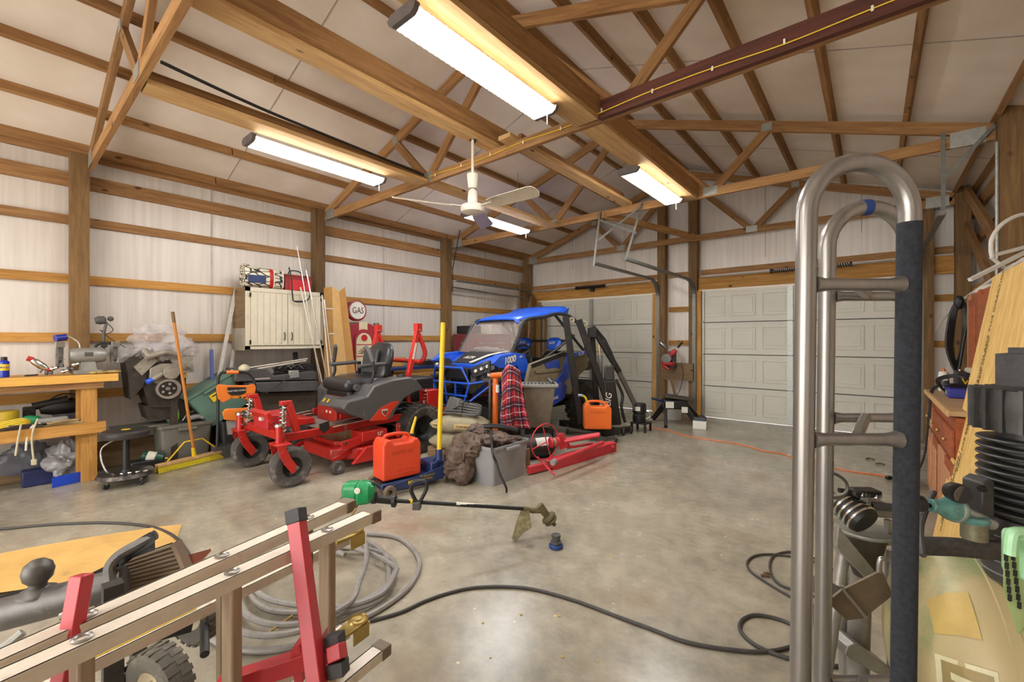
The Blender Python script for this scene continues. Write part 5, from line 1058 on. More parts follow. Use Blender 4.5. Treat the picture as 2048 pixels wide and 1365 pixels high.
MB().cyl(jj(979, 745), jj(979, 722), 0.018, n=10).build('stub', BLKM, jk)
def plaid():
    m, nt, b = newmat('plaid'); N = nt.nodes; L = nt.links; uv = N.new('ShaderNodeUVMap'); sp = N.new('ShaderNodeSeparateXYZ'); L.new(uv.outputs[0], sp.inputs[0])
    def stripes(src, f, pos, wd, off=0):
        a = N.new('ShaderNodeMath'); a.operation = 'MULTIPLY_ADD'; a.inputs[1].default_value = f; a.inputs[2].default_value = off; L.new(src, a.inputs[0])
        fr = N.new('ShaderNodeMath'); fr.operation = 'FRACT'; L.new(a.outputs[0], fr.inputs[0]); s = N.new('ShaderNodeMath'); s.operation = 'COMPARE'; s.inputs[1].default_value = pos; s.inputs[2].default_value = wd; L.new(fr.outputs[0], s.inputs[0]); return s.outputs[0]
    col = None
    def mixc(prev, fac, c, w_=0.6):
        mu = N.new('ShaderNodeMath'); mu.operation = 'MULTIPLY'; mu.inputs[1].default_value = w_; L.new(fac, mu.inputs[0]); x = N.new('ShaderNodeMix'); x.data_type = 'RGBA'; L.new(mu.outputs[0], x.inputs[0])
        if prev is None: x.inputs[6].default_value = srgb('#c02a38')
        else: L.new(prev, x.inputs[6])
        x.inputs[7].default_value = srgb(c); return x.outputs[2]
    for src in (sp.outputs[0], sp.outputs[1]):
        col = mixc(col, stripes(src, 1, 0.5, 0.2), '#1a1c30', 0.75); col = mixc(col, stripes(src, 1, 0.02, 0.035), '#e8dcd8', 0.7); col = mixc(col, stripes(src, 1, 0.5, 0.02), '#e8dcd8', 0.5)
    L.new(col, b.inputs['Base Color']); b.inputs['Roughness'].default_value = 0.9; return m
PL = plaid()
def shirt():
    L_pts = [[(1002, 748), (1016, 730), (1030, 735), (1040, 742)], [(1004, 790), (1014, 778), (1030, 775), (1046, 785)], [(1001, 830), (1012, 828), (1032, 822), (1052, 822)], [(1002, 855), (1018, 862), (1036, 856), (1062, 858)]]
    ds = [[5.05, 4.98, 5.02, 5.1], [5.0, 4.88, 4.98, 5.02], [5.02, 4.9, 5.0, 4.98], [5.04, 4.92, 5.04, 5.0]]
    pts = [[PD(u, v, d) for (u, v), d in zip(r, dr)] for r, dr in zip(L_pts, ds)]
    R = [spline(r, 7) for r in pts]; rows = list(zip(*[spline(list(c), 7) for c in zip(*R)])); b = MB(); out = []
    for i, r in enumerate(rows): out.append([p+FW*(0.03*math.sin(j*1.1)+0.02*_n.noise(p*8)) for j, p in enumerate(r)])
    o = b.grid(out).build('plaid_shirt', PL, None, solid=0.006, sub=1, angle=180); me = o.data; uvl = me.uv_layers.new(name='UVMap')
    nc = len(out[0]); 
    for lp_ in me.loops:
        vi = lp_.vertex_index; co = me.vertices[vi].co; j = vi % nc; i = vi//nc
        uvl.data[lp_.index].uv = (j/nc*3.4, i/len(out)*4.6)
    return tag(o, 'red and navy plaid flannel shirt hung on the orange jack', 'shirt')
ps = shirt()
# hopper
hp = empty('spreader_hopper', (-3.18, 4.34, 0), math.radians(38), label='grey-brown tapered hopper with grated top beside the plaid shirt', cat='spreader')
HPM = mat('hopper', '#6b6252', 0.6, 0, 0.2, 8, dirt='#4b4338', dirtamt=0.2)
MB().box((0, 0, 0.52), (0.26, 0.18, 0.50), taper=(1.5, 1.6)).build('hopper', HPM, hp, bevel=0.012)
MB().box((0, 0, 0.79), (0.46, 0.34, 0.04)).build('rim', GREY, hp, bevel=0.01)
g_ = MB()
for k in range(9): MB().box((-0.18+0.045*k, 0, 0.815), (0.025, 0.28, 0.015)).build('grate_bar', GREYD, hp, bevel=0.003)
MB().tube([(0.16, -0.1, 0.82), (0.12, 0.0, 0.86), (0.16, 0.1, 0.84)], 0.02, 8, smooth=4).build('lever', GREYD, hp)
for s in (-1, 1): wheel('wheel', (s*0.2, 0, 0.12), (1, 0, 0), 0.12, 0.06, RUBBER, hp, GREYD)
rbox('axle_frame', (0, 0, 0.2), (0.34, 0.12, 0.14), BLKM, hp, 0.01)
# ================================================================== SIDE BY SIDE VEHICLE
UC = -4.22
ut = empty('utility_vehicle', (UC, 5.2, 0), label='blue two-seat off-road side-by-side with dusty windshield', cat='vehicle')
def U(p): return Vector(p)-Vector(ut.location)
def ux(u, v, x=-3.5): return U(PX(u, v, x))
def uy(u, v, y): return U(PY(u, v, y))
UB = mat('utv_blue', '#2058cc', 0.33, 0, 0.14, 8, coat=0.35, dirt='#4a5a86', dirtamt=0.12); MUD = mat('utv_mud', '#7c7056', 0.8, 0, 0.2, 10, dirt='#3c3a36', dirtamt=0.1); UBD = mat('utv_blue_dusty', '#2a48a8', 0.5, 0, 0.2, 9, dirt='#6d6650', dirtamt=0.3)
UK = mat('utv_black', '#242322', 0.55, 0, 0.25, 12, dirt='#5c5546', dirtamt=0.12)
CAGE = mat('cage_grey', '#3e3d3d', 0.4, 0.3, 0.15)
for s in (1, -1):
    for y, r, n in ((-0.80, 0.33, 'front_tire'), (0.92, 0.35, 'rear_tire')):
        wheel(n, (s*0.60, y, r), (1, 0, 0), r, 0.24, mat('tire_knobby', '#35322d', 0.9, 0, 0.2, 12, dirt='#6b6047', dirtamt=0.35), ut, GREYD, 0.5, tread=18)
# hood: blue with a black centre and nose
def hood(y, hw, zb, zt, k): return [Vector((x*hw, y-5.2, zb+(zt-zb)*(1-abs(x)**k)**(1/k) if abs(x) < 1 else zb)) for x in [-1+2*i/12 for i in range(13)]]+[Vector((hw*0.9, y-5.2, zb-0.05)), Vector((-hw*0.9, y-5.2, zb-0.05))]
MB().loft([hood(4.04, 0.30, 0.95, 1.03, 3), hood(4.15, 0.40, 0.98, 1.075, 3), hood(4.32, 0.54, 1.01, 1.13, 3), hood(4.55, 0.60, 1.04, 1.18, 3)]).build('hood', UB, ut, bevel=0.01)
MB().loft([[Vector((x*w_, y-5.2, z)) for x in (-1, 1)]+[Vector((w_, y-5.2, z-0.02)), Vector((-w_, y-5.2, z-0.02))] for y, w_, z in ((4.05, 0.20, 1.045), (4.3, 0.26, 1.145), (4.55, 0.30, 1.205))]).build('hood_insert', UK, ut, bevel=0.004)
MB().loft([[Vector((x0, y-5.2, z)), Vector((x0+0.05, y-5.2, z)), Vector((x0+0.05, y-5.2, z-0.01)), Vector((x0, y-5.2, z-0.01))] for x0, y, z in ((0.10, 4.05, 1.053), (0.22, 4.3, 1.150), (0.34, 4.54, 1.20))]).build('white_stripe', WHT, ut, smooth=False)
text('lettering', 'RZR', WHT, ut, (-0.02, 4.17-5.2, 1.107), (1, 0, 0), (0, 0.9, 0.36), 0.10, shear=0.4)
MB().loft([[Vector((-h_, y-5.2, 0.80)), Vector((h_, y-5.2, 0.80)), Vector((h_, y-5.2, zt_)), Vector((-h_, y-5.2, zt_))] for y, h_, zt_ in ((4.06, 0.34, 0.98), (4.2, 0.46, 1.0), (4.5, 0.54, 1.03))]).build('fascia', mat('fascia_grey', '#3b3a3c', 0.45, 0, 0.2), ut, bevel=0.01)
for s in (1, -1):
    # side of the hood and fender
    pts = [(985, 728), (1000, 712), (1030, 707), (1050, 709), (1058, 731), (1054, 745), (1051, 762), (1046, 750), (1035, 733), (1000, 738)]
    P = [ux(u, v, -3.62) for u, v in pts]; P = P if s > 0 else [mir(p) for p in P]; MB().loft([P, [p+Vector((-s*0.10, 0.0, 0.01)) for p in P]]).build('front_fender', UB, ut, bevel=0.01)
    # headlights
    P = [U(PD(940, 738, 5.58)), U(PD(988, 721, 5.45)), U(PD(990, 739, 5.42)), U(PD(946, 757, 5.56))]; P = P if s > 0 else [mir(p) for p in P]
    hl = MB().loft([P, [p+Vector((-s*0.16, 0.10, 0)) for p in P]]).build('headlight', mat('headlight_black', '#22242a', 0.15, 0, 0.1, coat=0.6), ut, bevel=0.006)
    for k in range(3):
        c_ = P[0].lerp(P[1], 0.2+0.25*k).lerp(P[3].lerp(P[2], 0.2+0.25*k), 0.5); MB().sphere(c_+Vector((s*0.005, -0.012, 0)), 0.034, 10, 8).build('lamp_lens', CHROME, hl)
    rbox('front_trim', (s*0.52, 4.15-5.2, 0.84), (0.12, 0.4, 0.05), GREYD, ut, 0.01)
    # door with blue upper and muddy lower
    P = [(1062, 728), (1128, 704), (1143, 708), (1141, 735), (1122, 778), (1096, 806), (1056, 800), (1054, 762)]
    Q_ = [ux(u, v, -3.46) for u, v in P]; Q_ = Q_ if s > 0 else [mir(p) for p in Q_]; dr = MB().loft([Q_, [p+Vector((-s*0.05, 0, 0)) for p in Q_]]).build('door', MUD, ut, bevel=0.01)
    for nm, P, m, dx_ in (('door_top', ((1062, 729), (1128, 704), (1143, 708), (1142, 714), (1126, 712), (1064, 736)), UK, 0.012), ('door_panel', ((1088, 728), (1118, 718), (1118, 736), (1096, 740)), UBD, 0.012),
                          ('door_rib', ((1068, 742), (1110, 736), (1122, 738), (1118, 743), (1072, 748)), MUD, 0.014), ('sill_trim', ((1098, 776), (1120, 750), (1134, 705), (1144, 705), (1135, 757), (1112, 778), (1098, 788)), UBD, 0.022)):
        Q_ = [ux(u, v, -3.46)+Vector((dx_, 0, 0)) for u, v in P]; Q_ = Q_ if s > 0 else [mir(p) for p in Q_]; MB().loft([Q_, [p+Vector((-s*0.02, 0, 0)) for p in Q_]]).build(nm, m, dr, bevel=0.004)
    P = ((1096, 790), (1124, 764), (1134, 772), (1130, 797), (1108, 812), (1086, 812)); Q_ = [ux(u, v, -3.40) for u, v in P]; Q_ = Q_ if s > 0 else [mir(p) for p in Q_]
    nf = MB().loft([Q_, [p+Vector((-s*0.06, 0, 0)) for p in Q_]]).build('rocker_guard', UBD, ut, bevel=0.008)
    if s > 0: text('lettering', 'POLARIS', WHT, nf, ux(1106, 798, -3.40)+Vector((0.012, 0, 0)), (0, 1, 0.12), (0, 0, 1), 0.06)
    P = ((1140, 712), (1172, 703), (1178, 712), (1176, 735), (1160, 750), (1142, 790), (1138, 770)); Q_ = [ux(u, v, -3.48) for u, v in P]; Q_ = Q_ if s > 0 else [mir(p) for p in Q_]
    rf = MB().loft([Q_, [p+Vector((-s*0.10, 0, 0)) for p in Q_]]).build('rear_fender', MUD, ut, bevel=0.01)
    P = ((1150, 706), (1172, 702), (1175, 708), (1150, 714)); Q_ = [ux(u, v, -3.46) for u, v in P]; Q_ = Q_ if s > 0 else [mir(p) for p in Q_]; tb_ = MB().loft([Q_, [p+Vector((-s*0.02, 0, 0)) for p in Q_]]).build('fender_top', UB, rf)
    if s > 0: text('lettering', 'RZR', WHT, rf, ux(1161, 708, -3.45)+Vector((0.012, 0, 0)), (0, 1, 0.1), (0, 0, 1), 0.09, shear=0.3)
    # cage
    A0 = U((-3.71, 4.45, 1.17)); A1 = U((-3.73, 4.76, 1.615)); A2 = U((-3.64, 5.5, 1.74)); A3 = U((-3.58, 5.82, 1.66)); A4 = U((-3.50, 6.0, 1.40)); A5 = U((-3.52, 6.05, 1.05))
    P = [A0, A0.lerp(A1, 0.5), A1, A1.lerp(A2, 0.5), A2, A3, A4, A5]; P = P if s > 0 else [mir(p) for p in P]; MB().tube(P, 0.026, 10, smooth=5).build('cage_tube', CAGE, ut)
    P = [A1.lerp(A2, 0.85), U((-3.62, 5.9, 1.35)), U((-3.60, 6.25, 1.1))]; P = P if s > 0 else [mir(p) for p in P]; MB().tube(P, 0.022, 8, smooth=4).build('cage_brace', CAGE, ut)
    for f in (0.25, 0.75): c_ = A0.lerp(A1, f); c_ = c_ if s > 0 else mir(c_); MB().cyl(c_+Vector((0, -0.03, 0.02)), c_+Vector((0, 0.01, -0.01)), 0.016, n=10).build('windshield_clamp', STEEL, ut)
    # seats
    e = empty('seat', (s*0.30, 0.30, 0), parent=ut); soft('seat_cushion', (0, -0.05, 0.72), (0.44, 0.45, 0.14), BLACK, e, 0.05)
    rg = [[Vector((w_*math.copysign(abs(math.cos(a))**0.7, math.cos(a)), y_+t_*math.sin(a), z)) for a in [2*PI*j/16 for j in range(16)]] for z, w_, y_, t_ in ((0.74, 0.20, 0.14, 0.06), (0.95, 0.24, 0.19, 0.07), (1.12, 0.20, 0.23, 0.06), (1.18, 0.13, 0.25, 0.05))]
    MB().loft(rg).build('backrest', BLACK, e, sub=1)
    rg = [[Vector((w_*math.copysign(abs(math.cos(a))**0.7, math.cos(a)), y_+t_*math.sin(a), z)) for a in [2*PI*j/16 for j in range(16)]] for z, w_, y_, t_ in ((1.17, 0.12, 0.24, 0.05), (1.26, 0.155, 0.26, 0.06), (1.34, 0.14, 0.27, 0.06), (1.39, 0.08, 0.28, 0.04))]
    MB().loft(rg).build('headrest', UB, e, sub=1); text('lettering', 'RZR', WHT, e, (0, 0.195, 1.30), (1, 0, 0), (0, 0.1, 1), 0.06, shear=0.3)
text('lettering', '1000', WHT, ut, ux(1018, 721, -3.62)+Vector((0.012, 0, 0)), (0, 1, 0.16), (0, 0, 1), 0.12, shear=0.3, bold=0.003); text('lettering', 'TURBO', WHT, ut, ux(1012, 712, -3.62)+Vector((0.012, 0, 0)), (0, 1, 0.16), (0, 0, 1), 0.04) if False else None
text('lettering', 'HO', WHT, ut, ux(1041, 714, -3.62)+Vector((0.012, 0, 0)), (0, 1, 0.16), (0, 0, 1), 0.04)
# belts
MB().tube([(0.52, 0.25, 1.12), (0.38, 0.10, 0.95), (0.20, 0.0, 0.80)], 0.02, 6).build('seat_belt', GREY, ut); MB().tube([(0.55, 0.75, 1.42), (0.45, 0.45, 1.22), (0.30, 0.15, 1.0)], 0.022, 6).build('seat_belt', GREYD, ut)
rbox('dashboard', (0, -0.55, 1.08), (1.15, 0.25, 0.16), UK, ut, 0.04); rbox('cab_floor', (0, 0.1, 0.42), (1.1, 1.3, 0.06), BLACK, ut, 0.01); rbox('chassis', (0, 0.05, 0.36), (0.7, 2.0, 0.16), UK, ut, 0.02); rbox('rear_deck', (0, 0.95, 0.92), (1.2, 0.6, 0.16), UK, ut, 0.03); rbox('rear_wall', (0, 0.62, 0.80), (1.1, 0.08, 0.5), UK, ut, 0.02)
sw = empty('steering_wheel', (0.30, -0.32, 1.12), parent=ut); sw.rotation_euler = (math.radians(62), 0, 0)
MB().tube([(0.17*math.cos(a), 0.17*math.sin(a), 0) for a in [2*PI*i/28 for i in range(28)]], 0.016, 8, closed=True).build('rim', BLACK, sw)
for a in (0.5, 2.6, 4.7): MB().bar((0, 0, 0), (0.165*math.cos(a), 0.165*math.sin(a), 0), 0.03, 0.01).build('spoke', GREYD, sw)
MB().cyl((0, 0, -0.25), (0, 0, 0.01), 0.03, n=12).build('column', BLACK, sw)
MB().cyl((-0.56, 0.62, 1.33), (0.56, 0.62, 1.33), 0.022, n=10).build('cross_tube', CAGE, ut); MB().cyl((-0.50, -0.44, 1.615), (0.50, -0.44, 1.615), 0.022, n=10).build('cross_tube', CAGE, ut)
# roof
rr = []
for y, z, hw in ((4.70, 1.625, 0.40), (4.82, 1.665, 0.46), (5.2, 1.73, 0.51), (5.55, 1.78, 0.54), (5.70, 1.83, 0.57), (5.76, 1.86, 0.57)):
    rr.append([Vector((x*hw, y-5.2, z-(0.05 if abs(x) == 1 else 0)+0.02*(1-x*x))) for x in (-1, -0.85, -0.45, -0.4, 0, 0.4, 0.45, 0.85, 1)])
MB().grid(rr).build('roof', UB, ut, solid=0.02, sub=0)
for s in (1, -1): MB().loft([[Vector((s*0.575, 0.38, 1.76)), Vector((s*0.575, 0.57, 1.85)), Vector((s*0.565, 0.53, 1.70))], [Vector((s*0.56, 0.38, 1.76)), Vector((s*0.56, 0.57, 1.85)), Vector((s*0.55, 0.53, 1.70))]]).build('roof_fin', UB, ut, smooth=False)
# windshield
wm, nt, b = newmat('windshield_dusty'); b.inputs['Base Color'].default_value = srgb('#b5a8a0'); b.inputs['Roughness'].default_value = 0.12
no = nt.nodes.new('ShaderNodeTexNoise'); no.inputs['Scale'].default_value = 40; no.inputs['Detail'].default_value = 8; rp = nt.nodes.new('ShaderNodeMapRange'); rp.inputs[1].default_value = 0.45; rp.inputs[2].default_value = 0.75; rp.inputs[3].default_value = 0.12; rp.inputs[4].default_value = 0.55
nt.links.new(no.outputs[0], rp.inputs[0]); nt.links.new(rp.outputs[0], b.inputs['Alpha'])
MB().loft([[Vector((-0.50, -0.76, 1.17)), Vector((0.50, -0.76, 1.17)), Vector((0.48, -0.455, 1.61)), Vector((-0.48, -0.455, 1.61))], [Vector((-0.50, -0.77, 1.17)), Vector((0.50, -0.77, 1.17)), Vector((0.48, -0.465, 1.61)), Vector((-0.48, -0.465, 1.61))]]).build('windshield', wm, ut, smooth=False)
v_, f_ = lump((0, -0.62, 1.20), 0.12, (2.6, 0.6, 0.35), 0.4, 24, 14, 4); MB().add(v_, f_).build('rag', GREY, ut)
# front bumper and grille
rbox('grille', (-0.06, 3.99-5.2, 0.90), (0.42, 0.04, 0.16), mat('grille', '#171717', 0.7, 0, 0.4, 40), ut, 0.02)
rbox('grille_frame', (0.24, 4.02-5.2, 0.88), (0.10, 0.08, 0.22), GREYD, ut, 0.02); rbox('grille_frame', (-0.34, 4.02-5.2, 0.88), (0.10, 0.08, 0.22), GREYD, ut, 0.02)
def B_(x, y, z): return Vector((x, y-5.2, z))
BR = [([(-0.40, 3.9, 0.98), (0.12, 3.9, 0.98), (0.24, 3.92, 0.78), (0.60, 4.25, 0.86)], 0.016), ([(-0.40, 3.9, 0.98), (-0.46, 3.92, 0.78), (0.24, 3.92, 0.78)], 0.016), ([(-0.44, 3.9, 0.62), (0.22, 3.9, 0.62)], 0.014), ([(-0.38, 3.92, 0.46), (0.12, 3.92, 0.46)], 0.014), ([(-0.46, 3.92, 0.78), (-0.34, 3.94, 0.40), (0.06, 3.94, 0.38), (0.24, 3.92, 0.78)], 0.016), ([(-0.22, 3.9, 0.78), (-0.16, 3.92, 0.44)], 0.014), ([(0.0, 3.9, 0.78), (-0.02, 3.92, 0.44)], 0.014), ([(0.50, 4.18, 0.83), (0.22, 3.95, 0.55)], 0.014)]
for pts, r in BR: MB().tube([B_(*p) for p in pts], r, 8).build('bumper_tube', UB, ut)
for s in (1, -1):
    MB().tube(coil(B_(s*0.38, 4.3, 0.55), B_(s*0.34, 4.4, 0.88), 0.045, 0, 7, 12), 0.01, 6).build('suspension_spring', BLUE, ut)
    for z in (0.42, 0.52): MB().cyl(B_(s*0.2, 4.3, z), B_(s*0.55, 4.4, z-0.06), 0.016, n=8).build('control_arm', UK, ut)
MB().cyl(B_(0.55, 4.9, 0.30), B_(0.55, 6.4, 0.30), 0.03, n=12).build('side_pipe', CHROME, ut) if False else None
# dark red tool cabinet and clutter in the far corner
tc2 = empty('tool_cabinet', (-5.76, 6.05, 0), label='dark red steel tool cabinet behind the dusty windshield', cat='cabinet')
rbox('carcass', (0, 0, 0.75), (0.42, 1.2, 1.40), mat('cabinet_dark_red', '#6a2226', 0.5, 0, 0.15), tc2, 0.01)
for k in range(4): dr = rbox('drawer', (0.215, 0, 0.30+0.3*k), (0.012, 1.1, 0.27), mat('drawer_red', '#7a262a', 0.45), tc2, 0.004); MB().bar((0.235, -0.35, 0.38+0.3*k), (0.235, 0.35, 0.38+0.3*k), 0.012, 0.012).build('pull', STEEL, dr)
tag(rbox('parts_bin', (-5.85, 5.75, 1.53), (0.3, 0.35, 0.15), BLACK, None, 0.01), 'black bin on top of the dark red tool cabinet', 'bin')
tag(rbox('white_carton', (-5.85, 6.35, 1.55), (0.3, 0.3, 0.19), WHT, None, 0.01), 'small white carton on top of the dark red tool cabinet', 'box')
for i, (x, y, zt, w_) in enumerate(((-5.75, 7.55, 2.3, 0.14), (-5.55, 7.6, 2.1, 0.09), (-5.9, 7.35, 2.6, 0.12), (-5.45, 7.62, 1.9, 0.10))):
    tag(board('plank', (x, y, 0.003), (x-0.05, y+0.12, zt), w_, 0.04, WOODG if i % 2 else WOODP, None), 'dark plank standing on end in the far corner behind the blue roof', 'plank', 'planks stood in the far corner')
tag(MB().tube([PX(905, 575, -6.0), PX(1000, 590, -5.98), PX(1048, 597, -5.9), PX(1066, 615, -5.8)], 0.016, 8, smooth=5).build('conduit', STEEL, None), 'bent grey conduit along the wall into the far corner', 'conduit')
# hanging chain on the far post
b = MB(); c0 = PX(905, 545, -5.95)
for k in range(11): b.lathe([(0.012, -0.003), (0.019, -0.003), (0.019, 0.003), (0.012, 0.003)], c0+Vector((0, 0, -0.035*k)), (1, 0, 0) if k % 2 else (0, 1, 0), 8, closed=True)
tag(b.build('hanging_chain', BLKM, None), 'dark chain hanging from the third wall post', 'chain', kind='thing'); tag(MB().tube([PX(905, 545, -5.95), PX(893, 470, -6.0)], 0.006, 5).build('hook_rod', BLKM, bpy.data.objects['hanging_chain']))
board('brace_wire', PX(905, 540, -5.97), PX(920, 460, -5.6), 0.012, 0.012, BLKM, None).name = 'brace_rod'; tag(bpy.data.objects['brace_rod'], 'thin dark rod braced from the beam to the third wall post', 'rod')
# ================================================================== ENGINE HOIST, LIFT, CAN, BACK CLUTTER
def HP(u, v, s=6.15): return PD(u, v, s)
HK = mat('hoist_black', '#211f1d', 0.45, 0.2, 0.3, 10, dirt='#5a4334', dirtamt=0.18)
eh = empty('engine_hoist', (-2.95, 5.35, 0), label='black folding engine hoist with its legs raised upright', cat='engine hoist')
def hh(u, v, s=6.15): return HP(u, v, s)-Vector(eh.location)
for a, b_ in (((1131, 633), (1161, 848)), ((1157, 640), (1214, 800))):
    o = MB().bar(hh(a[0], a[1], 6.05), hh(b_[0], b_[1], 6.05), 0.085, 0.085, up=tuple(FW)).build('leg', HK, eh, bevel=0.006)
    c_ = hh(a[0]+12, a[1]+8, 6.08); wheel('leg_caster', c_, tuple(FW), 0.045, 0.03, mat('caster_pale', '#a89c88', 0.5), o, None, 0.4)
MB().bar(hh(1152, 845, 6.1), hh(1196, 845, 6.2), 0.05, 0.05).build('leg_pivot', HK, eh)
MB().bar(hh(1184, 668, 6.3), hh(1196, 850, 6.3), 0.07, 0.09, up=tuple(FW)).build('mast', HK, eh, bevel=0.005)
MB().box(hh(1184, 666, 6.2), (0.12, 0.12, 0.14), (0, 0, 0.6)).build('mast_head', HK, eh, bevel=0.006)
MB().bar(hh(1184, 654, 6.25), hh(1238, 744, 6.25), 0.07, 0.10, up=tuple(FW)).build('boom', HK, eh, bevel=0.006); MB().bar(hh(1232, 732, 6.25), hh(1268, 806, 6.25), 0.06, 0.075, up=tuple(FW)).build('boom_extension', mat('hoist_grey', '#57524a', 0.45, 0.3, 0.2), eh, bevel=0.005)
MB().tube([hh(1192, 658, 6.2), hh(1210, 680, 6.2), hh(1222, 705, 6.2), hh(1232, 730, 6.2)], 0.018, 6).build('boom_truss', HK, eh)
MB().cyl(hh(1201, 772, 6.15), hh(1200, 711, 6.15), 0.036, n=16).build('ram_cylinder', mat('ram_grey', '#7a7a76', 0.35, 0.3), eh); MB().cyl(hh(1200, 711, 6.15), hh(1198, 690, 6.15), 0.014, n=10).build('ram_rod', BRASS, eh)
q = [(1208, 732), (1228, 731), (1229, 762), (1208, 763)]; MB().loft([[hh(u, v, 6.05) for u, v in q], [hh(u, v, 6.25) for u, v in q]]).build('post_cap', mat('hoist_cap', '#3c3a37', 0.5, 0.2, 0.2), eh, bevel=0.02)
q = [(1208, 762), (1230, 762), (1243, 850), (1212, 852)]; pp = MB().loft([[hh(u, v, 6.0) for u, v in q], [hh(u, v, 6.2) for u, v in q]]).build('post_cover', HK, eh, bevel=0.015)
text('lettering', 'BIG', WHT, pp, hh(1217, 800, 5.98), (0.12, 0, 1), tuple(-RT), 0.12, shear=0.25)
b0 = PZ(1122, 862, 0); b1 = PZ(1238, 882, 0); MB().bar(b0-Vector(eh.location)+Vector((0, 0, 0.12)), b1-Vector(eh.location)+Vector((0, 0, 0.12)), 0.10, 0.085).build('base_beam', HK, eh, bevel=0.005)
MB().bar(hh(1205, 868, 5.9), hh(1262, 858, 6.25), 0.08, 0.08).build('base_beam', HK, eh, bevel=0.005)
for u, v in ((1135, 868), (1232, 886), (1247, 872), (1262, 868)):
    c_ = PZ(u, v)-Vector(eh.location); c_.z = 0.035; wheel('caster', c_, (1, 0.3, 0), 0.035, 0.03, RUBBER, eh, None, 0.4)
    MB().cyl((c_.x, c_.y, 0.035), (c_.x, c_.y, 0.10), 0.012, n=8).build('caster_stem', STEEL, eh)
MB().tube([hh(1232, 760, 6.1), hh(1245, 790, 6.1), hh(1243, 815, 6.1), hh(1250, 845, 6.1)], 0.02, 8, smooth=5).build('pump_handle', HK, eh)
ch_ = MB()
for k in range(5): ch_.lathe([(0.012, -0.004), (0.02, -0.004), (0.02, 0.004), (0.012, 0.004)], hh(1267, 808+3*k, 6.25), (1, 0, 0) if k % 2 else (0, 1, 0), 8, closed=True)
ch_.build('hook_chain', STEEL, eh)['kind'] = 'stuff'
# orange can on the base
dn = PD(1163, 858, 5.75); cn = gas_can(tuple((PD(1194, 858, 5.72))*1.0), 0.62, CANO, 'bright orange GASOLINE can with yellow spout on the engine hoist base', False, 0.36, 0.2, 0.34)
cn.location.z = 0.165; cn.location = PD(1194, 858, 5.8); cn.location.z = 0.165
MB().tube([(-0.12, 0.02, 0.30), (-0.15, 0.02, 0.40), (-0.19, 0.02, 0.43)], 0.014, 8, smooth=3).build('spout', YEL, cn); MB().tube([(-0.19, 0.02, 0.43), (-0.25, 0.02, 0.435)], 0.018, 8).build('nozzle', mat('pale_blue', '#8fa3b4', 0.4), cn)
# oil filter transfer pump on small black stand
pm = empty('jack_stand_table', (-2.62, 6.12, 0), label='small black steel stand holding the round black pump', cat='stand')
rbox('top', (0, 0, 0.13), (0.24, 0.24, 0.02), HK, pm, 0.003)
for x in (-0.1, 0.1):
    for y in (-0.1, 0.1): rbox('leg', (x, y, 0.06), (0.03, 0.03, 0.12), HK, pm, 0.003)
p2 = empty('electric_pump', (-2.64, 6.10, 0.141), label='round black electric pump on the small stand below the hoist chain', cat='pump')
MB().lathe([(0.0, 0), (0.09, 0), (0.095, 0.02), (0.095, 0.10), (0.085, 0.11), (0.085, 0.13), (0.10, 0.14), (0.10, 0.25), (0.09, 0.27), (0.0, 0.275)]).build('housing', BLACK, p2); rbox('sticker', (0.02, -0.10, 0.20), (0.07, 0.006, 0.06), WHT, p2, 0.001, rot=(0, 0, 0.2)); MB().tube([(0.10, 0, 0.05), (0.15, 0.02, 0.08), (0.15, 0.03, 0.14), (0.10, 0.02, 0.16)], 0.015, 8, smooth=4).build('elbow', STEEL, p2)
# fifth wheel hitch
fw = empty('trailer_hitch', (-2.42, 6.95, 0), 0.5, label='black trailer coupling on splayed steel legs by the white bucket', cat='hitch')
rbox('head', (0, 0, 0.33), (0.36, 0.34, 0.14), HK, fw, 0.02); rbox('top_plate', (0.05, 0, 0.43), (0.42, 0.30, 0.04), mat('plate_brown', '#4a443c', 0.5, 0.3), fw, 0.01, rot=(0, 0.12, 0))
for x, y, dx_, dy_ in ((0.15, -0.1, 0.22, -0.12), (0.2, 0.12, 0.34, 0.1), (-0.15, -0.1, -0.05, -0.25), (-0.15, 0.1, -0.2, 0.2)): MB().bar((x, y, 0.28), (x+dx_*0.7, y+dy_, 0.025), 0.05, 0.07).build('leg', HK, fw, bevel=0.004)
MB().cyl((-0.16, -0.05, 0.36), (-0.36, -0.1, 0.42), 0.018, n=10).build('release_handle', NAVY, fw); rbox('sticker', (-0.1, -0.175, 0.33), (0.12, 0.004, 0.10), WHT, fw, 0.001); rbox('sticker', (0.12, -0.175, 0.26), (0.09, 0.004, 0.09), WHT, fw, 0.001)
bk = empty('bucket', (-2.60, 7.42, 0), label='white plastic bucket on the floor between the doors', cat='bucket')
MB().lathe([(0.10, 0), (0.12, 0.0), (0.14, 0.27), (0.15, 0.275), (0.15, 0.33), (0.14, 0.33), (0.135, 0.28), (0.11, 0.01), (0, 0.01)]).build('pail', WHT, bk); MB().tube([(0.15*math.cos(a), 0.15*math.sin(a), 0.30-0.10*math.sin(a*1.0)) for a in [PI*i/14 for i in range(15)]], 0.003, 5).build('bail', STEEL, bk)
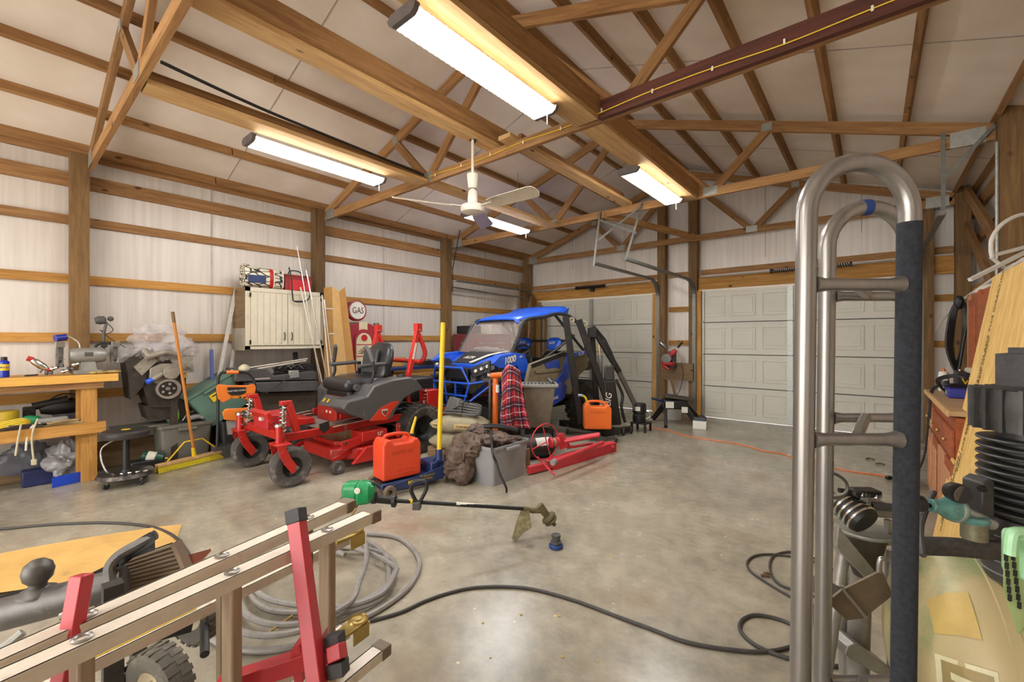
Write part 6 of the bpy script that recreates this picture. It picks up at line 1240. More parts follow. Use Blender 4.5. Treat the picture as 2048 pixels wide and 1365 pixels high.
# chop saw on the shelf board
cs = empty('chop_saw', (-2.70, 7.62, 0.93), label='red and silver electric grinder fixed to the board between the doors', cat='saw')
MB().lathe([(0.03, 0), (0.04, 0.02), (0.045, 0.12), (0.035, 0.16)], (-0.08, 0, 0.26), (-0.5, -0.2, 0.5), 18).build('motor', STEEL, cs); rbox('arm', (0.0, -0.05, 0.16), (0.24, 0.06, 0.08), RED, cs, 0.02, rot=(0, -0.7, 0)); rbox('base', (-0.04, -0.06, 0.0), (0.2, 0.16, 0.06), RED, cs, 0.015)
MB().cyl((-0.05, -0.14, 0.09), (-0.05, -0.08, 0.09), 0.08, n=24).build('disc', STEEL, cs); MB().cyl((0.12, -0.05, 0.28), (0.2, -0.06, 0.38), 0.018, n=10).build('handle', BLACK, cs); rbox('mount', (-0.02, 0.05, 0.06), (0.12, 0.14, 0.30), GREYD, cs, 0.01); MB().cyl((-0.12, -0.1, -0.03), (-0.02, -0.1, -0.1), 0.03, n=12).build('knob', RED, cs)
tag(MB().tube([PY(1362, 725, 7.6), PY(1366, 750, 7.55), PY(1360, 780, 7.55), PY(1352, 792, 7.58)], 0.006, 6, smooth=5).build('power_cord', BLACK, None), 'black cord hanging from the board between the doors', 'cord')
tag(board('stick', PY(1343, 760, 7.75), PY(1353, 800, 7.65), 0.04, 0.03, WOODG, None), 'short grey stick leaning into the white bucket', 'stick')
tag(rbox('small_box', (-2.01, 6.88, 0.06), (0.19, 0.15, 0.12), WHT, None, 0.003, rot=(0, 0, 0.15)), 'small white box on the floor before the garage door', 'box')
bt = empty('battery_charger', (-2.01, 6.88, 0.122), 0.15, label='black battery charger with grey clips on the small white box', cat='charger'); rbox('case', (0, 0, 0.022), (0.17, 0.11, 0.045), mat('slate', '#39404a', 0.5), bt, 0.008); MB().tube([(-0.06, 0, 0.045), (-0.02, 0.02, 0.065), (0.04, -0.01, 0.07), (0.08, 0.0, 0.05)], 0.008, 6, smooth=4).build('leads', BLACK, bt)
# orange cord on the floor
pts = [(1288, 855), (1330, 860), (1372, 872), (1420, 880), (1480, 889), (1525, 902), (1560, 907), (1590, 917), (1640, 930), (1700, 943), (1760, 951), (1775, 955)]
oc = MB().tube([PZ(u, v, 0.006) for u, v in pts], 0.006, 6, smooth=8).build('orange_cable', mat('cord_orange', '#e0702a', 0.5), None); tag(oc, 'orange extension cord running across the concrete toward the cabinets', 'cord')
q = PZ(1778, 956, 0.02); MB().box(q, (0.06, 0.03, 0.03), (0, 0, 0.8)).build('plug', BLACK, oc, bevel=0.004)
# ---- folded red lift on the floor
rl = empty('red_lift', (-2.55, 4.1, 0), label='red steel bead-lift frame with large thin hand wheel lying folded', cat='lift'); rl['label'] = 'red steel drywall lift folded on the floor with large thin hand wheel'
def rz_(u, v, z=0.0): return PZ(u, v, z)-Vector(rl.location)
RL = mat('lift_red', '#c2303a', 0.5, 0, 0.12, 12, dirt='#a8605a', dirtamt=0.2)
p0 = rz_(1103, 939, 0.0); p1 = rz_(1226, 902, 0.0); up = Vector((0, 0, 0.055))
MB().bar(p0+up, p1+up, 0.10, 0.11).build('base_channel', RL, rl, bevel=0.003)
dd = (p1-p0).normalized(); sd = Vector((-dd.y, dd.x, 0))
MB().bar(p0-dd*0.0+Vector((0, 0, 0.05)), p0-dd*0.32+sd*0.02+Vector((0, 0, 0.05)), 0.05, 0.07).build('hinged_foot', RL, rl, bevel=0.003)
for k in range(3): MB().box(p0-dd*(0.02+0.02*k)+Vector((0, 0, 0.03+0.035*k)), (0.05, 0.05, 0.012), (0, 0, 0.9)).build('hinge_tab', RL, rl)
MB().cyl(rz_(1108, 925, 0.17), rz_(1205, 886, 0.20), 0.024, n=14).build('mast_tube', RL, rl); MB().cyl(rz_(1105, 926, 0.17), rz_(1110, 924, 0.17), 0.03, n=14).build('end_plug', GREY, rl)
for k in range(3): MB().cyl(rz_(1128+2*k, 885-3*k, 0.24), rz_(1198, 872-2*k, 0.28), 0.017, n=10).build('boom_tube', RL, rl)
MB().cyl(rz_(1135, 896, 0.16), rz_(1185, 888, 0.16), 0.015, n=10).build('brace_tube', RL, rl)
q = [(1112, 868), (1124, 867), (1138, 893), (1120, 901)]; A_ = [PD(u, v, 4.75)-Vector(rl.location) for u, v in q]; MB().loft([A_, [p+Vector((0.0, 0.03, 0)) for p in A_]]).build('gear_plate', RL, rl, bevel=0.003)
for v in (873, 879, 885): c_ = PD(1117, v, 4.74)-Vector(rl.location); MB().cyl(c_, c_-FW*0.02, 0.009, n=10).build('bolt', STEEL, rl)
c_ = PD(1100, 886, 4.6)-Vector(rl.location); axd = (RT*0.9+FW*0.35+Vector((0, 0, 0.05))).normalized(); MB().lathe([(0.05, 0), (0.055, 0.02), (0.03, 0.03), (0.03, 0.06), (0.055, 0.07), (0.05, 0.1)], c_, tuple(axd), 20).build('winch_drum', RL, rl)
MB().lathe([(0.032, 0.03), (0.045, 0.032), (0.045, 0.058), (0.032, 0.06)], c_, tuple(axd), 20, closed=True).build('wound_cable', mat('rope', '#9a8a6a', 0.8), rl)
wc = PD(1090, 884, 4.5)-Vector(rl.location); wx, wy, wd = basis(RT*0.55+FW*-0.83+Vector((0, 0, 0.15))); R_ = 0.185
wx = (RT*0.72+FW*0.6+Vector((0, 0, -0.25))).normalized(); wy = Vector((0, 0, 1)); wy = (wy-wx*wy.dot(wx)).normalized()
MB().tube([wc+wx*math.cos(a)*R_*1.05+wy*math.sin(a)*R_ for a in [2*PI*i/36 for i in range(36)]], 0.0065, 8, closed=True).build('hand_wheel', RL, rl)
for a in (2.0, 3.7, 5.4): MB().cyl(wc+(c_-wc)*0.3, wc+wx*math.cos(a)*R_*1.05+wy*math.sin(a)*R_, 0.006, n=8).build('spoke', RL, rl)
MB().cyl(rz_(1075, 915, 0.1), rz_(1108, 950, 0.06), 0.010, n=8).build('stay', RL, rl); MB().cyl(rz_(1225, 893, 0.11), rz_(1228, 899, 0.0), 0.012, n=6).build('foot', RL, rl)
# black drum lying behind
dr = empty('air_tank', (-2.96, 3.98, 0.135), 1.1, label='black cylindrical tank with worn cream label lying by the red lift', cat='tank')
MB().lathe([(0.0, -0.22), (0.09, -0.21), (0.13, -0.17), (0.135, -0.14), (0.135, 0.14), (0.13, 0.17), (0.09, 0.21), (0, 0.22)], (0, 0, 0), (1, 0, 0), 28).build('shell', mat('tank_black', '#33322f', 0.5, 0.1, 0.3, 12, dirt='#77716a', dirtamt=0.2), dr)
lb_ = MB(); lb_.loft([[Vector((x, -0.137*math.cos(a), 0.137*math.sin(a))) for x in (-0.05, 0.12)] for a in [0.2+0.12*i for i in range(7)]], closed=False, cap=False); lb_.build('worn_label', WHT, dr)
MB().cyl((-0.26, -0.05, -0.02), (-0.2, 0.0, 0.0), 0.025, n=10).build('hose_end', GREY, dr)
tag(board('wood_offcut', PZ(1050, 938, 0.0)+Vector((0, 0.05, 0.003)), PZ(1050, 938, 0.0)+Vector((0, 0.05, 0.2)), 0.05, 0.02, WOODG, None), 'upright wood scrap between the light grey tote and the tank', 'offcut')
# ================================================================== CEILING FAN, CABLES ABOVE
fz = 2.56; fan = empty('ceiling_fan', (-2.78, 2.78, fz), label='white three-blade ceiling fan hanging from the middle joist', cat='fan')
FANW = mat('fan_white', '#cfc6b4', 0.4, 0, 0.06)
MB().cyl((0, 0, 0.1), (0, 0, 0.60), 0.013, n=12).build('down_rod', FANW, fan); MB().lathe([(0.035, 0.16), (0.04, 0.17), (0.052, 0.28), (0.05, 0.29), (0.02, 0.29)]).build('canopy_cover', FANW, fan)
MB().lathe([(0.03, 0.0), (0.045, 0.05), (0.04, 0.13), (0.025, 0.15)]).build('motor_neck', FANW, fan)
MB().lathe([(0, -0.07), (0.07, -0.068), (0.10, -0.055), (0.108, -0.03), (0.108, -0.005), (0.09, 0.01), (0.03, 0.02)]).build('motor_housing', FANW, fan)
MB().tube([(0.0, 0.02, 0.58), (0.03, 0.02, 0.62), (0.0, 0.0, 0.595), (-0.02, -0.02, 0.605)], 0.009, 8, smooth=4).build('hook', BLKM, fan)
for k in range(3):
    a = math.radians(2+120*k); R = Matrix.Rotation(a, 3, 'Z'); tl_ = math.radians(-20)
    rings = []
    for r_, w_ in ((0.20, 0.10), (0.30, 0.125), (0.50, 0.13), (0.64, 0.14), (0.69, 0.12), (0.71, 0.06)):
        rings.append([R @ Vector((r_, y*w_/2, -0.01+z+y*w_/2*math.tan(tl_)+0.01*(r_-0.2))) for y, z in ((-1, 0), (0, 0.008), (1, 0), (1, -0.004), (0, 0.003), (-1, -0.004))])
    bl = MB().loft(rings).build('blade', mat('blade', '#b5a994', 0.4, 0, 0.08, dirt='#7d7060', dirtamt=0.25), fan)
    MB().bar(R @ Vector((0.07, 0, -0.01)), R @ Vector((0.23, 0, -0.01)), 0.03, 0.006).build('blade_arm', FANW, bl)
tag(MB().tube([PZ(322, 124, 3.20), PZ(520, 216, 3.22), PZ(700, 290, 3.21), PZ(852, 352, 3.17)], 0.012, 8, smooth=4).build('black_conduit', BLACK, None), 'black cable strung under the roof between the beams', 'cable')
w_ = MB().tube([(-4.0+i*0.4, 3.038 if -4.0+i*0.4 < -1.7 else 2.998, 3.115+0.012*math.sin(i*1.9)) for i in range(13)], 0.004, 6, smooth=5).build('yellow_wire', YEL, None); tag(w_, 'yellow wire stapled along the second roof beam', 'wire')
for i in range(1, 12): rbox('staple', (-4.0+i*0.4, 3.035 if -4.0+i*0.4 < -1.7 else 2.996, 3.118), (0.012, 0.006, 0.03), WHT, w_, 0.001)
# ================================================================== STRING TRIMMER
tr = empty('string_trimmer', (-2.2, 2.2, 0), label='green string trimmer lying across the floor with muddy guard', cat='string trimmer')
def tp(u, v, s): return PD(u, v, s)-Vector(tr.location)
GT = mat('trimmer_green', '#148a4e', 0.35, 0, 0.12, 10, coat=0.2)
eg = empty('engine', tp(722, 985, 2.62), parent=tr)
for (x, y, z, r, sc_) in ((-0.035, 0, 0.0, 0.062, (0.9, 0.9, 1.0)), (0.03, 0.01, 0.01, 0.058, (0.8, 0.9, 1.0)), (0.075, 0.01, 0.0, 0.045, (0.7, 0.9, 1.0))):
    pass
b = MB(); c0 = RT*-0.05
rg = []
for t_, w2, h2 in ((-0.105, 0.035, 0.045), (-0.09, 0.055, 0.062), (-0.02, 0.06, 0.068), (-0.012, 0.053, 0.058), (-0.004, 0.063, 0.072), (0.06, 0.058, 0.062), (0.085, 0.035, 0.04)):
    rg.append([RT*(t_)+FW*(w2*math.copysign(abs(math.cos(a))**0.6, math.cos(a)))+Vector((0, 0, h2*math.copysign(abs(math.sin(a))**0.6, math.sin(a)))) for a in [2*PI*j/20 for j in range(20)]])
MB().loft(rg).build('engine_cover', GT, eg, bevel=0.004)
MB().box(RT*-0.07-Vector((0, 0, 0.075)), (0.10, 0.08, 0.05), (0, 0, A)).build('fuel_tank', mat('tank_amber', '#9a8440', 0.4, 0, 0.2), eg, bevel=0.015); MB().box(RT*-0.075+Vector((0, 0, -0.04))-FW*0.02, (0.06, 0.1, 0.05), (0, 0, A)).build('muffler', GREYD, eg, bevel=0.006)
oval = MB().cyl(RT*0.0-FW*0.062+Vector((0, 0, 0.03)), RT*0.0-FW*0.068+Vector((0, 0, 0.03)), 0.018, n=16).build('badge', WHT, eg)
MB().tube([RT*0.05+Vector((0, 0, 0.06)), RT*0.09+Vector((0, 0, 0.05)), RT*0.12+Vector((0, 0, 0.02))], 0.008, 8, smooth=3).build('air_line', BLACK, eg)
MB().cyl(tp(748, 998, 2.62), tp(792, 1003, 2.66), 0.024, 0.022, n=14).build('rear_grip', BLACK, tr); MB().lathe([(0.02, -0.02), (0.036, -0.012), (0.036, 0.012), (0.02, 0.02)], tp(748, 996, 2.62), tuple(RT), 16).build('grip_collar', BLACK, tr)
MB().lathe([(0.02, -0.015), (0.036, -0.01), (0.038, 0.01), (0.02, 0.018)], tp(788, 1003, 2.66), tuple(RT), 16).build('grip_guard', BLACK, tr)
MB().cyl(tp(790, 1002, 2.66), tp(1046, 1018, 2.90), 0.0125, n=14).build('shaft', BLACK, tr)
lb_ = MB().cyl(tp(912, 1009, 2.77), tp(982, 1014, 2.84), 0.0133, n=14).build('white_label', WHT, tr); MB().cyl(tp(816, 1003.5, 2.685), tp(825, 1004, 2.69), 0.0135, n=14).build('yellow_band', YEL, tr)
hp_ = [(836, 1010), (823, 985), (825, 968), (840, 962), (852, 966), (853, 978), (845, 995), (836, 1010)]; MB().tube([tp(u, v, 2.70) for u, v in hp_], 0.012, 10, smooth=5).build('loop_handle', BLACK, tr); MB().box(tp(834, 1011, 2.70), (0.05, 0.05, 0.05), (0, 0, A)).build('handle_clamp', GREYD, tr, bevel=0.006)
MUDG = mat('guard_mud', '#5f5738', 0.8, 0, 0.3, 14, dirt='#8a7c58', dirtamt=0.3)
q = [(1044, 1016), (1058, 1018), (1061, 1040), (1064, 1056), (1048, 1066), (1030, 1086), (1024, 1078), (1033, 1045)]
s_ = [2.9, 2.9, 2.86, 2.80, 2.80, 2.885, 2.9, 2.92]; A_ = [tp(u, v, s) for (u, v), s in zip(q, s_)]; MB().loft([A_, [p+FW*0.012 for p in A_]]).build('debris_guard', MUDG, tr, bevel=0.003)
MB().tube([tp(1046, 1018, 2.9), tp(1066, 1022, 2.92), tp(1082, 1020, 2.94)], 0.02, 12, rs=[0.016, 0.018, 0.024]).build('neck', MUDG, tr); MB().cyl(tp(1078, 1012, 2.94), tp(1096, 1034, 2.94), 0.03, 0.022, n=16).build('gear_head', MUDG, tr)
ax_ = (tp(1096, 1034, 2.94)-tp(1078, 1012, 2.94)).normalized(); MB().lathe([(0.022, 0), (0.05, 0.008), (0.054, 0.02), (0.045, 0.035), (0.05, 0.045), (0.04, 0.055), (0.015, 0.06), (0.012, 0.085)], tp(1094, 1032, 2.94), tuple(ax_), 24).build('line_spool', MUDG, tr)
cp = empty('spool_cap', tuple(PZ(1112, 1096, 0)), label='blue and black round fitting standing alone on the concrete', cat='fitting')
MB().lathe([(0.04, 0), (0.046, 0.005), (0.046, 0.02), (0.04, 0.026), (0, 0.026)]).build('blue_base', mat('fit_blue', '#1f3d7a', 0.4), cp); MB().lathe([(0.03, 0.026), (0.036, 0.03), (0.036, 0.042), (0.026, 0.045), (0.026, 0.07), (0.03, 0.072), (0.03, 0.085), (0, 0.087)]).build('dark_knob', GREYD, cp)
# ================================================================== LADDER ON THE RED RACK
ld = empty('extension_ladder', (-1.4, 0.5, 0), label='long aluminium extension ladder lying on its side in the red rack', cat='ladder')
LM = mat('ladder_aluminium', '#d8cebc', 0.4, 0.15, 0.12, 9, dirt='#a38e7c', dirtamt=0.15)
def L3(p): return Vector(p)-Vector(ld.location)
def railpts(u, v, z): return PZ(u, v, z)
def rail(p0, p1, z, w_, h_, par=ld, back=0.9, cap=True):
    d = (p1-p0).normalized(); a = p0-d*back; o = Vector((0, 0, -h_/2))
    sd_ = Vector((-d.y, d.x, 0)); b = MB(); 
    b.bar(L3(a+o+Vector((0, 0, h_/2-0.004))), L3(p1+o+Vector((0, 0, h_/2-0.004))), w_, 0.008); b.bar(L3(a+o-sd_*(w_/2-0.003)), L3(p1+o-sd_*(w_/2-0.003)), 0.005, h_); b.bar(L3(a+o+sd_*(w_/2-0.003)), L3(p1+o+sd_*(w_/2-0.003)), 0.005, h_)
    r = b.build('side_rail', LM, ld, smooth=False)
    if cap: MB().bar(L3(p1+o-d*0.02), L3(p1+o+d*0.025), w_+0.006, h_+0.008).build('end_cap', mat('cap_brown', '#7a6a58', 0.6, 0, 0.2), r, bevel=0.004)
    return r, d
zA = 0.71
Bt = railpts(742, 1022, zA); B0 = railpts(0, 1352, zA); At = railpts(692, 1003, zA); A0_ = railpts(0, 1310, zA)
W_ = 0.056
rail(B0, Bt, zA, W_, 0.036); rail(A0_, At, zA, W_, 0.036)
# lower rails of the same sections and the fly section with pulleys
def below(p, z): return Vector((p.x, p.y, z))
dB = (Bt-B0).normalized(); Cx = railpts(690, 1072, 0.545); C0 = Cx-dB*1.35
rail(C0, Cx, 0.545, W_, 0.030, cap=False)
D1_ = railpts(762, 1292, 0.19); rail(D1_-dB*1.3, D1_, 0.19, W_, 0.035); E1 = railpts(690, 1255, 0.30); rail(E1-dB*1.3, E1, 0.30, W_, 0.030, cap=False)
# rungs with rivet rings
for (p, zb) in ((B0, 0.19), (A0_, 0.24)):
    P1 = Bt if p is B0 else At; L_ = (P1-p).length; k0 = (PZ(638, 1056, zA)-p).length if p is B0 else (PZ(620, 1037, zA)-p).length
    for i in range(-3, 5):
        t_ = k0-0.305*i
        if t_ < -0.85 or t_ > L_-0.05: continue
        q_ = p+(P1-p).normalized()*t_
        if p is B0:
            MB().bar(L3(Vector((q_.x, q_.y, zb))), L3(Vector((q_.x, q_.y, zA-0.03))), 0.055, 0.030, up=tuple(dB)).build('rung', mat('rung_metal', '#9c8770', 0.45, 0.3, 0.2, 6, stretch=(8, 8, 0.6)), ld, bevel=0.006)
        else: MB().bar(L3(Vector((q_.x, q_.y, zb))), L3(Vector((q_.x, q_.y, zA-0.03))), 0.03, 0.02, up=tuple(dB)).build('rung', mat('rung_dark', '#6e604a', 0.5, 0.3, 0.2), ld, bevel=0.004)
        MB().lathe([(0.011, 0), (0.018, 0), (0.019, 0.004), (0.014, 0.006), (0.011, 0.003)], L3(Vector((q_.x, q_.y, zA))), (0, 0, 1), 18, closed=True).build('rung_rivet', STEEL, ld)
MB().cyl(L3(PZ(636, 1094, 0.548)), L3(PZ(636, 1094, 0.552)), 0.018, n=16).build('rung_rivet', STEEL, ld)
# yellow labels and pulley brackets
for u, v, z in ((706, 1068, 0.56), (712, 1250, 0.31)):
    p = PZ(u, v, z); e = empty('pulley_bracket', L3(p), math.atan2(dB.y, dB.x), parent=ld)
    MB().prism([(-0.10, -0.028), (-0.02, -0.034), (0.03, -0.03), (0.045, 0.0), (0.03, 0.03), (-0.02, 0.034), (-0.06, 0.02), (-0.10, 0.028)], (0, 0, 0), (1, 0, 0), (0, 1, 0), (0, 0, 0.012)).build('plate', BRASS, e, bevel=0.002)
    MB().lathe([(0.0, 0.018), (0.012, 0.018), (0.013, 0.014), (0.028, 0.012), (0.032, 0.018), (0.036, 0.012)], (0.01, 0, 0), (0, 0, 1), 24).build('sheave', BRASS, e); MB().bar((-0.04, -0.034, -0.02), (0.03, -0.034, -0.02), 0.004, 0.05).build('side_lip', BRASS, e)
b0 = C0+dB*0.55; MB().bar(L3(b0+Vector((0, 0, 0.001))), L3(b0+dB*0.25+Vector((0, 0, 0.001))), 0.03, 0.003).build('yellow_label', YEL, ld, smooth=False)
p = PZ(560, 1130, 0.5465); MB().bar(L3(p), L3(p+dB*0.28), 0.04, 0.003).build('instruction_label', mat('label_worn', '#b8a494', 0.6, 0, 0.25, 60), ld, smooth=False)
MB().cyl(L3(PD(712, 1018, 1.7)), L3(PD(665, 1086, 1.68)), 0.005, n=6).build('rope', BRASS, ld); MB().cyl(L3(PD(640, 1030, 1.76)), L3(PD(612, 1060, 1.74)), 0.005, n=6).build('rope', BRASS, ld)
# red rack
rk = empty('red_rack', (-1.2, 0.4, 0), label='red square-tube rack with black end caps carrying the ladder', cat='rack')
def R3(p): return Vector(p)-Vector(rk.location)
RK = mat('rack_red', '#b32c34', 0.4, 0, 0.1, 14, coat=0.2); RC = mat('rack_cap', '#3a393a', 0.6, 0, 0.2)
def tofloor(a, b): d = (b-a); return a+d*((a.z-0.0)/(-d.z))
a = PD(591, 1020, 1.36); b_ = PD(634, 1365, 1.21); f = tofloor(a, b_)
MB().bar(R3(a), R3(f), 0.042, 0.042, up=tuple(FW)).build('upright', RK, rk, bevel=0.003); MB().bar(R3(a+(a-b_).normalized()*0.002), R3(a.lerp(b_, 0.085)), 0.047, 0.047, up=tuple(FW)).build('end_cap', RC, rk, bevel=0.003)
a2 = PD(164, 1150, 1.0); b2 = PD(126, 1365, 0.95); f2 = tofloor(a2, b2)
MB().bar(R3(a2), R3(f2), 0.032, 0.032, up=tuple(FW)).build('upright', RK, rk, bevel=0.003)
m0 = PD(668, 1300, 1.30); 
MB().bar(R3(PD(440, 1375, 1.25)), R3(PD(672, 1298, 1.30)), 0.045, 0.05).build('cross_tube', RK, rk, bevel=0.003)
MB().bar(R3(PD(672, 1290, 1.26)), R3(PD(676, 1322, 1.24)), 0.042, 0.042, up=tuple(FW)).build('stub_tube', RK, rk, bevel=0.003)
MB().bar(R3(PD(668, 1268, 1.28)), R3(PD(671, 1298, 1.27)), 0.047, 0.047, up=tuple(FW)).build('end_cap', RC, rk, bevel=0.003); MB().bar(R3(PD(675, 1322, 1.25)), R3(PD(678, 1352, 1.24)), 0.047, 0.047, up=tuple(FW)).build('end_cap', RC, rk, bevel=0.003)
for q in ([(582, 1300), (598, 1292), (606, 1365), (588, 1365)], [(630, 1292), (641, 1276), (640, 1365), (628, 1365)]):
    A_ = [R3(PD(u, v, 1.27)) for u, v in q]; MB().loft([A_, [p+FW*0.05 for p in A_]]).build('gusset', RK, rk, smooth=False)
# ================================================================== CABLE COIL, HOSES, CARDBOARD
CG = mat('cable_grey', '#8d8883', 0.55, 0, 0.15, 20, dirt='#645e58', dirtamt=0.15)
cc = empty('cable_coil', (-2.3, 1.1, 0), label='loose coil of thick grey cable on the floor behind the ladder', cat='cable')
def cf(u, v, z=0.0): return PZ(u, v, z)-Vector(cc.location)
loops = [[(735, 1068), (800, 1078), (838, 1120), (822, 1170), (762, 1218), (690, 1252), (600, 1290), (520, 1302), (450, 1292), (405, 1262), (398, 1232)],
         [(690, 1072), (730, 1082), (768, 1108), (778, 1150), (765, 1195), (700, 1222), (620, 1245), (550, 1250), (500, 1235), (480, 1205), (485, 1180), (510, 1155), (560, 1130), (640, 1108), (700, 1098), (760, 1105), (790, 1130), (775, 1170), (720, 1205), (640, 1222), (560, 1225), (515, 1208), (500, 1175), (520, 1150)],
         [(650, 1092), (720, 1100), (785, 1130), (790, 1150), (760, 1190), (680, 1215), (590, 1210), (530, 1195), (505, 1165), (530, 1140), (600, 1110), (665, 1104), (690, 1110)],
         [(700, 1068), (728, 1085), (733, 1120), (720, 1160), (705, 1200), (660, 1230), (600, 1262), (530, 1272), (475, 1262), (455, 1240), (460, 1205)]]
for k, lp_ in enumerate(loops):
    pts = spline([cf(u, v, 0.014+0.02*k) for u, v in lp_], 7); MB().tube(pts, 0.014, 8).build('cable_loop', CG, cc)
MB().tube([cf(530, 1272, 0.03), cf(560, 1250, 0.03), cf(585, 1232, 0.03)], 0.006, 6).build('cable_end', BRASS, cc)
hz = [(740, 1243), (800, 1226), (850, 1203), (900, 1186), (950, 1176), (1010, 1174), (1070, 1180), (1150, 1202), (1230, 1232), (1300, 1258), (1370, 1284), (1450, 1299), (1530, 1304), (1590, 1290), (1600, 1262), (1560, 1240), (1510, 1231), (1482, 1244), (1484, 1268), (1520, 1296), (1580, 1318), (1640, 1330), (1700, 1335)]
ah = MB().tube(spline([PZ(u, v, 0.009) for u, v in hz], 7), 0.0085, 8).build('air_hose', mat('hose_black', '#3a3632', 0.6, 0, 0.2, 20), None); tag(ah, 'long black air hose snaking over the floor to the compressor', 'hose')
h2 = [(1700, 1160), (1640, 1128), (1570, 1112), (1520, 1110), (1496, 1122), (1500, 1142), (1540, 1170), (1600, 1205), (1660, 1240), (1690, 1250), (1680, 1225), (1620, 1190), (1560, 1170), (1540, 1140), (1548, 1112), (1590, 1105), (1650, 1125)]
tag(MB().tube(spline([PZ(u, v, 0.008) for u, v in h2], 7), 0.0065, 8).build('air_hose', mat('hose_black', '#3a3632'), None), 'thinner black hose in two loops beyond the hand truck', 'hose')
h3 = [(-160, 1072), (0, 1059), (100, 1050), (200, 1046), (265, 1049), (312, 1057), (350, 1075), (375, 1105), (400, 1150)]
tag(MB().tube(spline([PZ(u, v, 0.009) for u, v in h3], 6), 0.0095, 8).build('air_hose', mat('hose_black', '#3a3632'), None), 'dark hose arching behind the flattened cardboard', 'hose')
q = [(-60, 1120), (60, 1096), (180, 1075), (310, 1055), (364, 1049), (350, 1090), (300, 1130), (150, 1165), (0, 1186), (-60, 1200)]
cbm = mat('cardboard_yellow', '#c9a05a', 0.85, 0, 0.14, 5, dirt='#8a6c40', dirtamt=0.08)
rw = [[PZ(u, v, 0.012+0.01*math.sin(i)) for i, (u, v) in enumerate(q)], [PZ(u, v, 0.006+0.01*math.sin(i)) for i, (u, v) in enumerate(q)]]
tag(MB().loft(rw).build('cardboard_sheet', cbm, None, smooth=False), 'flattened tan cardboard sheet on the floor by the hitch cart', 'cardboard')
# ================================================================== HITCH CART IN THE NEAR CORNER
hc = empty('hitch_cart', (-2.0, 0.35, 0), label='grey tow hitch cart with ball, curved arm and knobbly tyre', cat='cart')
def hcp(u, v, s): return PD(u, v, s)-Vector(hc.location)
IR = mat('iron_grey', '#5d5955', 0.45, 0.5, 0.3, 14, dirt='#8b8378', dirtamt=0.1); IRD = mat('iron_dark', '#383634', 0.5, 0.3, 0.3, 14)
bs = 1.5
MB().lathe([(0.0, 0.115), (0.02, 0.112), (0.036, 0.098), (0.0425, 0.075), (0.038, 0.05), (0.024, 0.034), (0.024, 0.02), (0.05, 0.008), (0.055, 0)], hcp(76, 1186, bs), (0, 0, 1), 28).build('tow_ball', IR, hc)
MB().tube([hcp(-120, 1262, 1.5), hcp(60, 1215, 1.5), hcp(190, 1180, 1.52), hcp(250, 1160, 1.55)], 0.05, 20, smooth=5, rs=[0.055, 0.05]).build('draw_tube', IR, hc)
q = [(-80, 1215), (60, 1175), (160, 1160), (175, 1150), (235, 1120), (275, 1078), (300, 1064), (310, 1066), (311, 1082), (250, 1104), (225, 1130), (222, 1165), (240, 1178), (200, 1200), (180, 1190), (60, 1215), (-80, 1245)]
A_ = [hcp(u, v, 1.56) for u, v in q]; MB().loft([A_, [p-Vector((0, 0, 0.035)) for p in A_]]).build('tongue_plate', IRD, hc, bevel=0.006)
MB().tube([hcp(222, 1168, 1.5), hcp(220, 1135, 1.52), hcp(240, 1110, 1.54), hcp(275, 1090, 1.56), hcp(311, 1070, 1.58)], 0.018, 10, smooth=5).build('curved_arm', IR, hc)
def P3(u, v): return hcp(u, v, 1.66)
for k in range(11):
    t_ = k/10; a = PD(352-(-20)*t_*0.9, 1090+8.3*k, 1.66); b_ = PD(240-12*t_, 1128+5.6*k+3*t_*5, 1.60)
    MB().cyl(a-Vector(hc.location), b_-Vector(hc.location), 0.0075, n=8).build('grille_bar', mat('rib_brown', '#7d6a55', 0.6, 0.1, 0.15), hc)
q = [(345, 1085), (232, 1126), (225, 1190), (378, 1180)]; A_ = [hcp(u, v, 1.69) for u, v in q]; MB().loft([A_, [p-Vector((0, 0, 0.02)) for p in A_]]).build('grille_backing', mat('rib_dark', '#4d4033', 0.7), hc)
MB().bar(hcp(352, 1084, 1.64), hcp(388, 1170, 1.62), 0.03, 0.02).build('grille_end', mat('rib_brown', '#7d6a55'), hc)
q = [(372, 1112), (422, 1098), (392, 1130), (384, 1145)]; A_ = [hcp(u, v, 1.7) for u, v in q]; MB().loft([A_, [p-Vector((0, 0, 0.01)) for p in A_]]).build('side_plate', mat('clay', '#a5684e', 0.6), hc)
q = [(150, 1270), (345, 1188), (395, 1200), (385, 1240), (170, 1300)]; A_ = [hcp(u, v, 1.55) for u, v in q]; MB().loft([A_, [p-Vector((0, 0, 0.05)) for p in A_]]).build('deck', IRD, hc, bevel=0.006)
wc_ = PD(318, 1372, 1.42); wheel('tire', wc_-Vector(hc.location), (0.35, -0.93, 0.0), 0.122, 0.08, mat('tire_cart', '#5a554c', 0.85, 0, 0.2, 12, dirt='#857b68', dirtamt=0.3), hc, mat('rim_cream', '#b5a98c', 0.5), 0.5, tread=22)
wheel('tire', wc_-Vector(hc.location)+Vector((-0.30, 0.18, 0.04)), (0.35, -0.93, 0.0), 0.122, 0.08, mat('tire_cart', '#5a554c'), hc, mat('rim_cream', '#b5a98c'), 0.5, tread=22)
MB().bar(hcp(268, 1250, 1.55), hcp(280, 1330, 1.5), 0.04, 0.05).build('axle_strut', IRD, hc); MB().tube([hcp(-60, 1318, 1.2), hcp(0, 1300, 1.22), hcp(46, 1265, 1.25)], 0.012, 8, smooth=3).build('lever', GALV, hc)
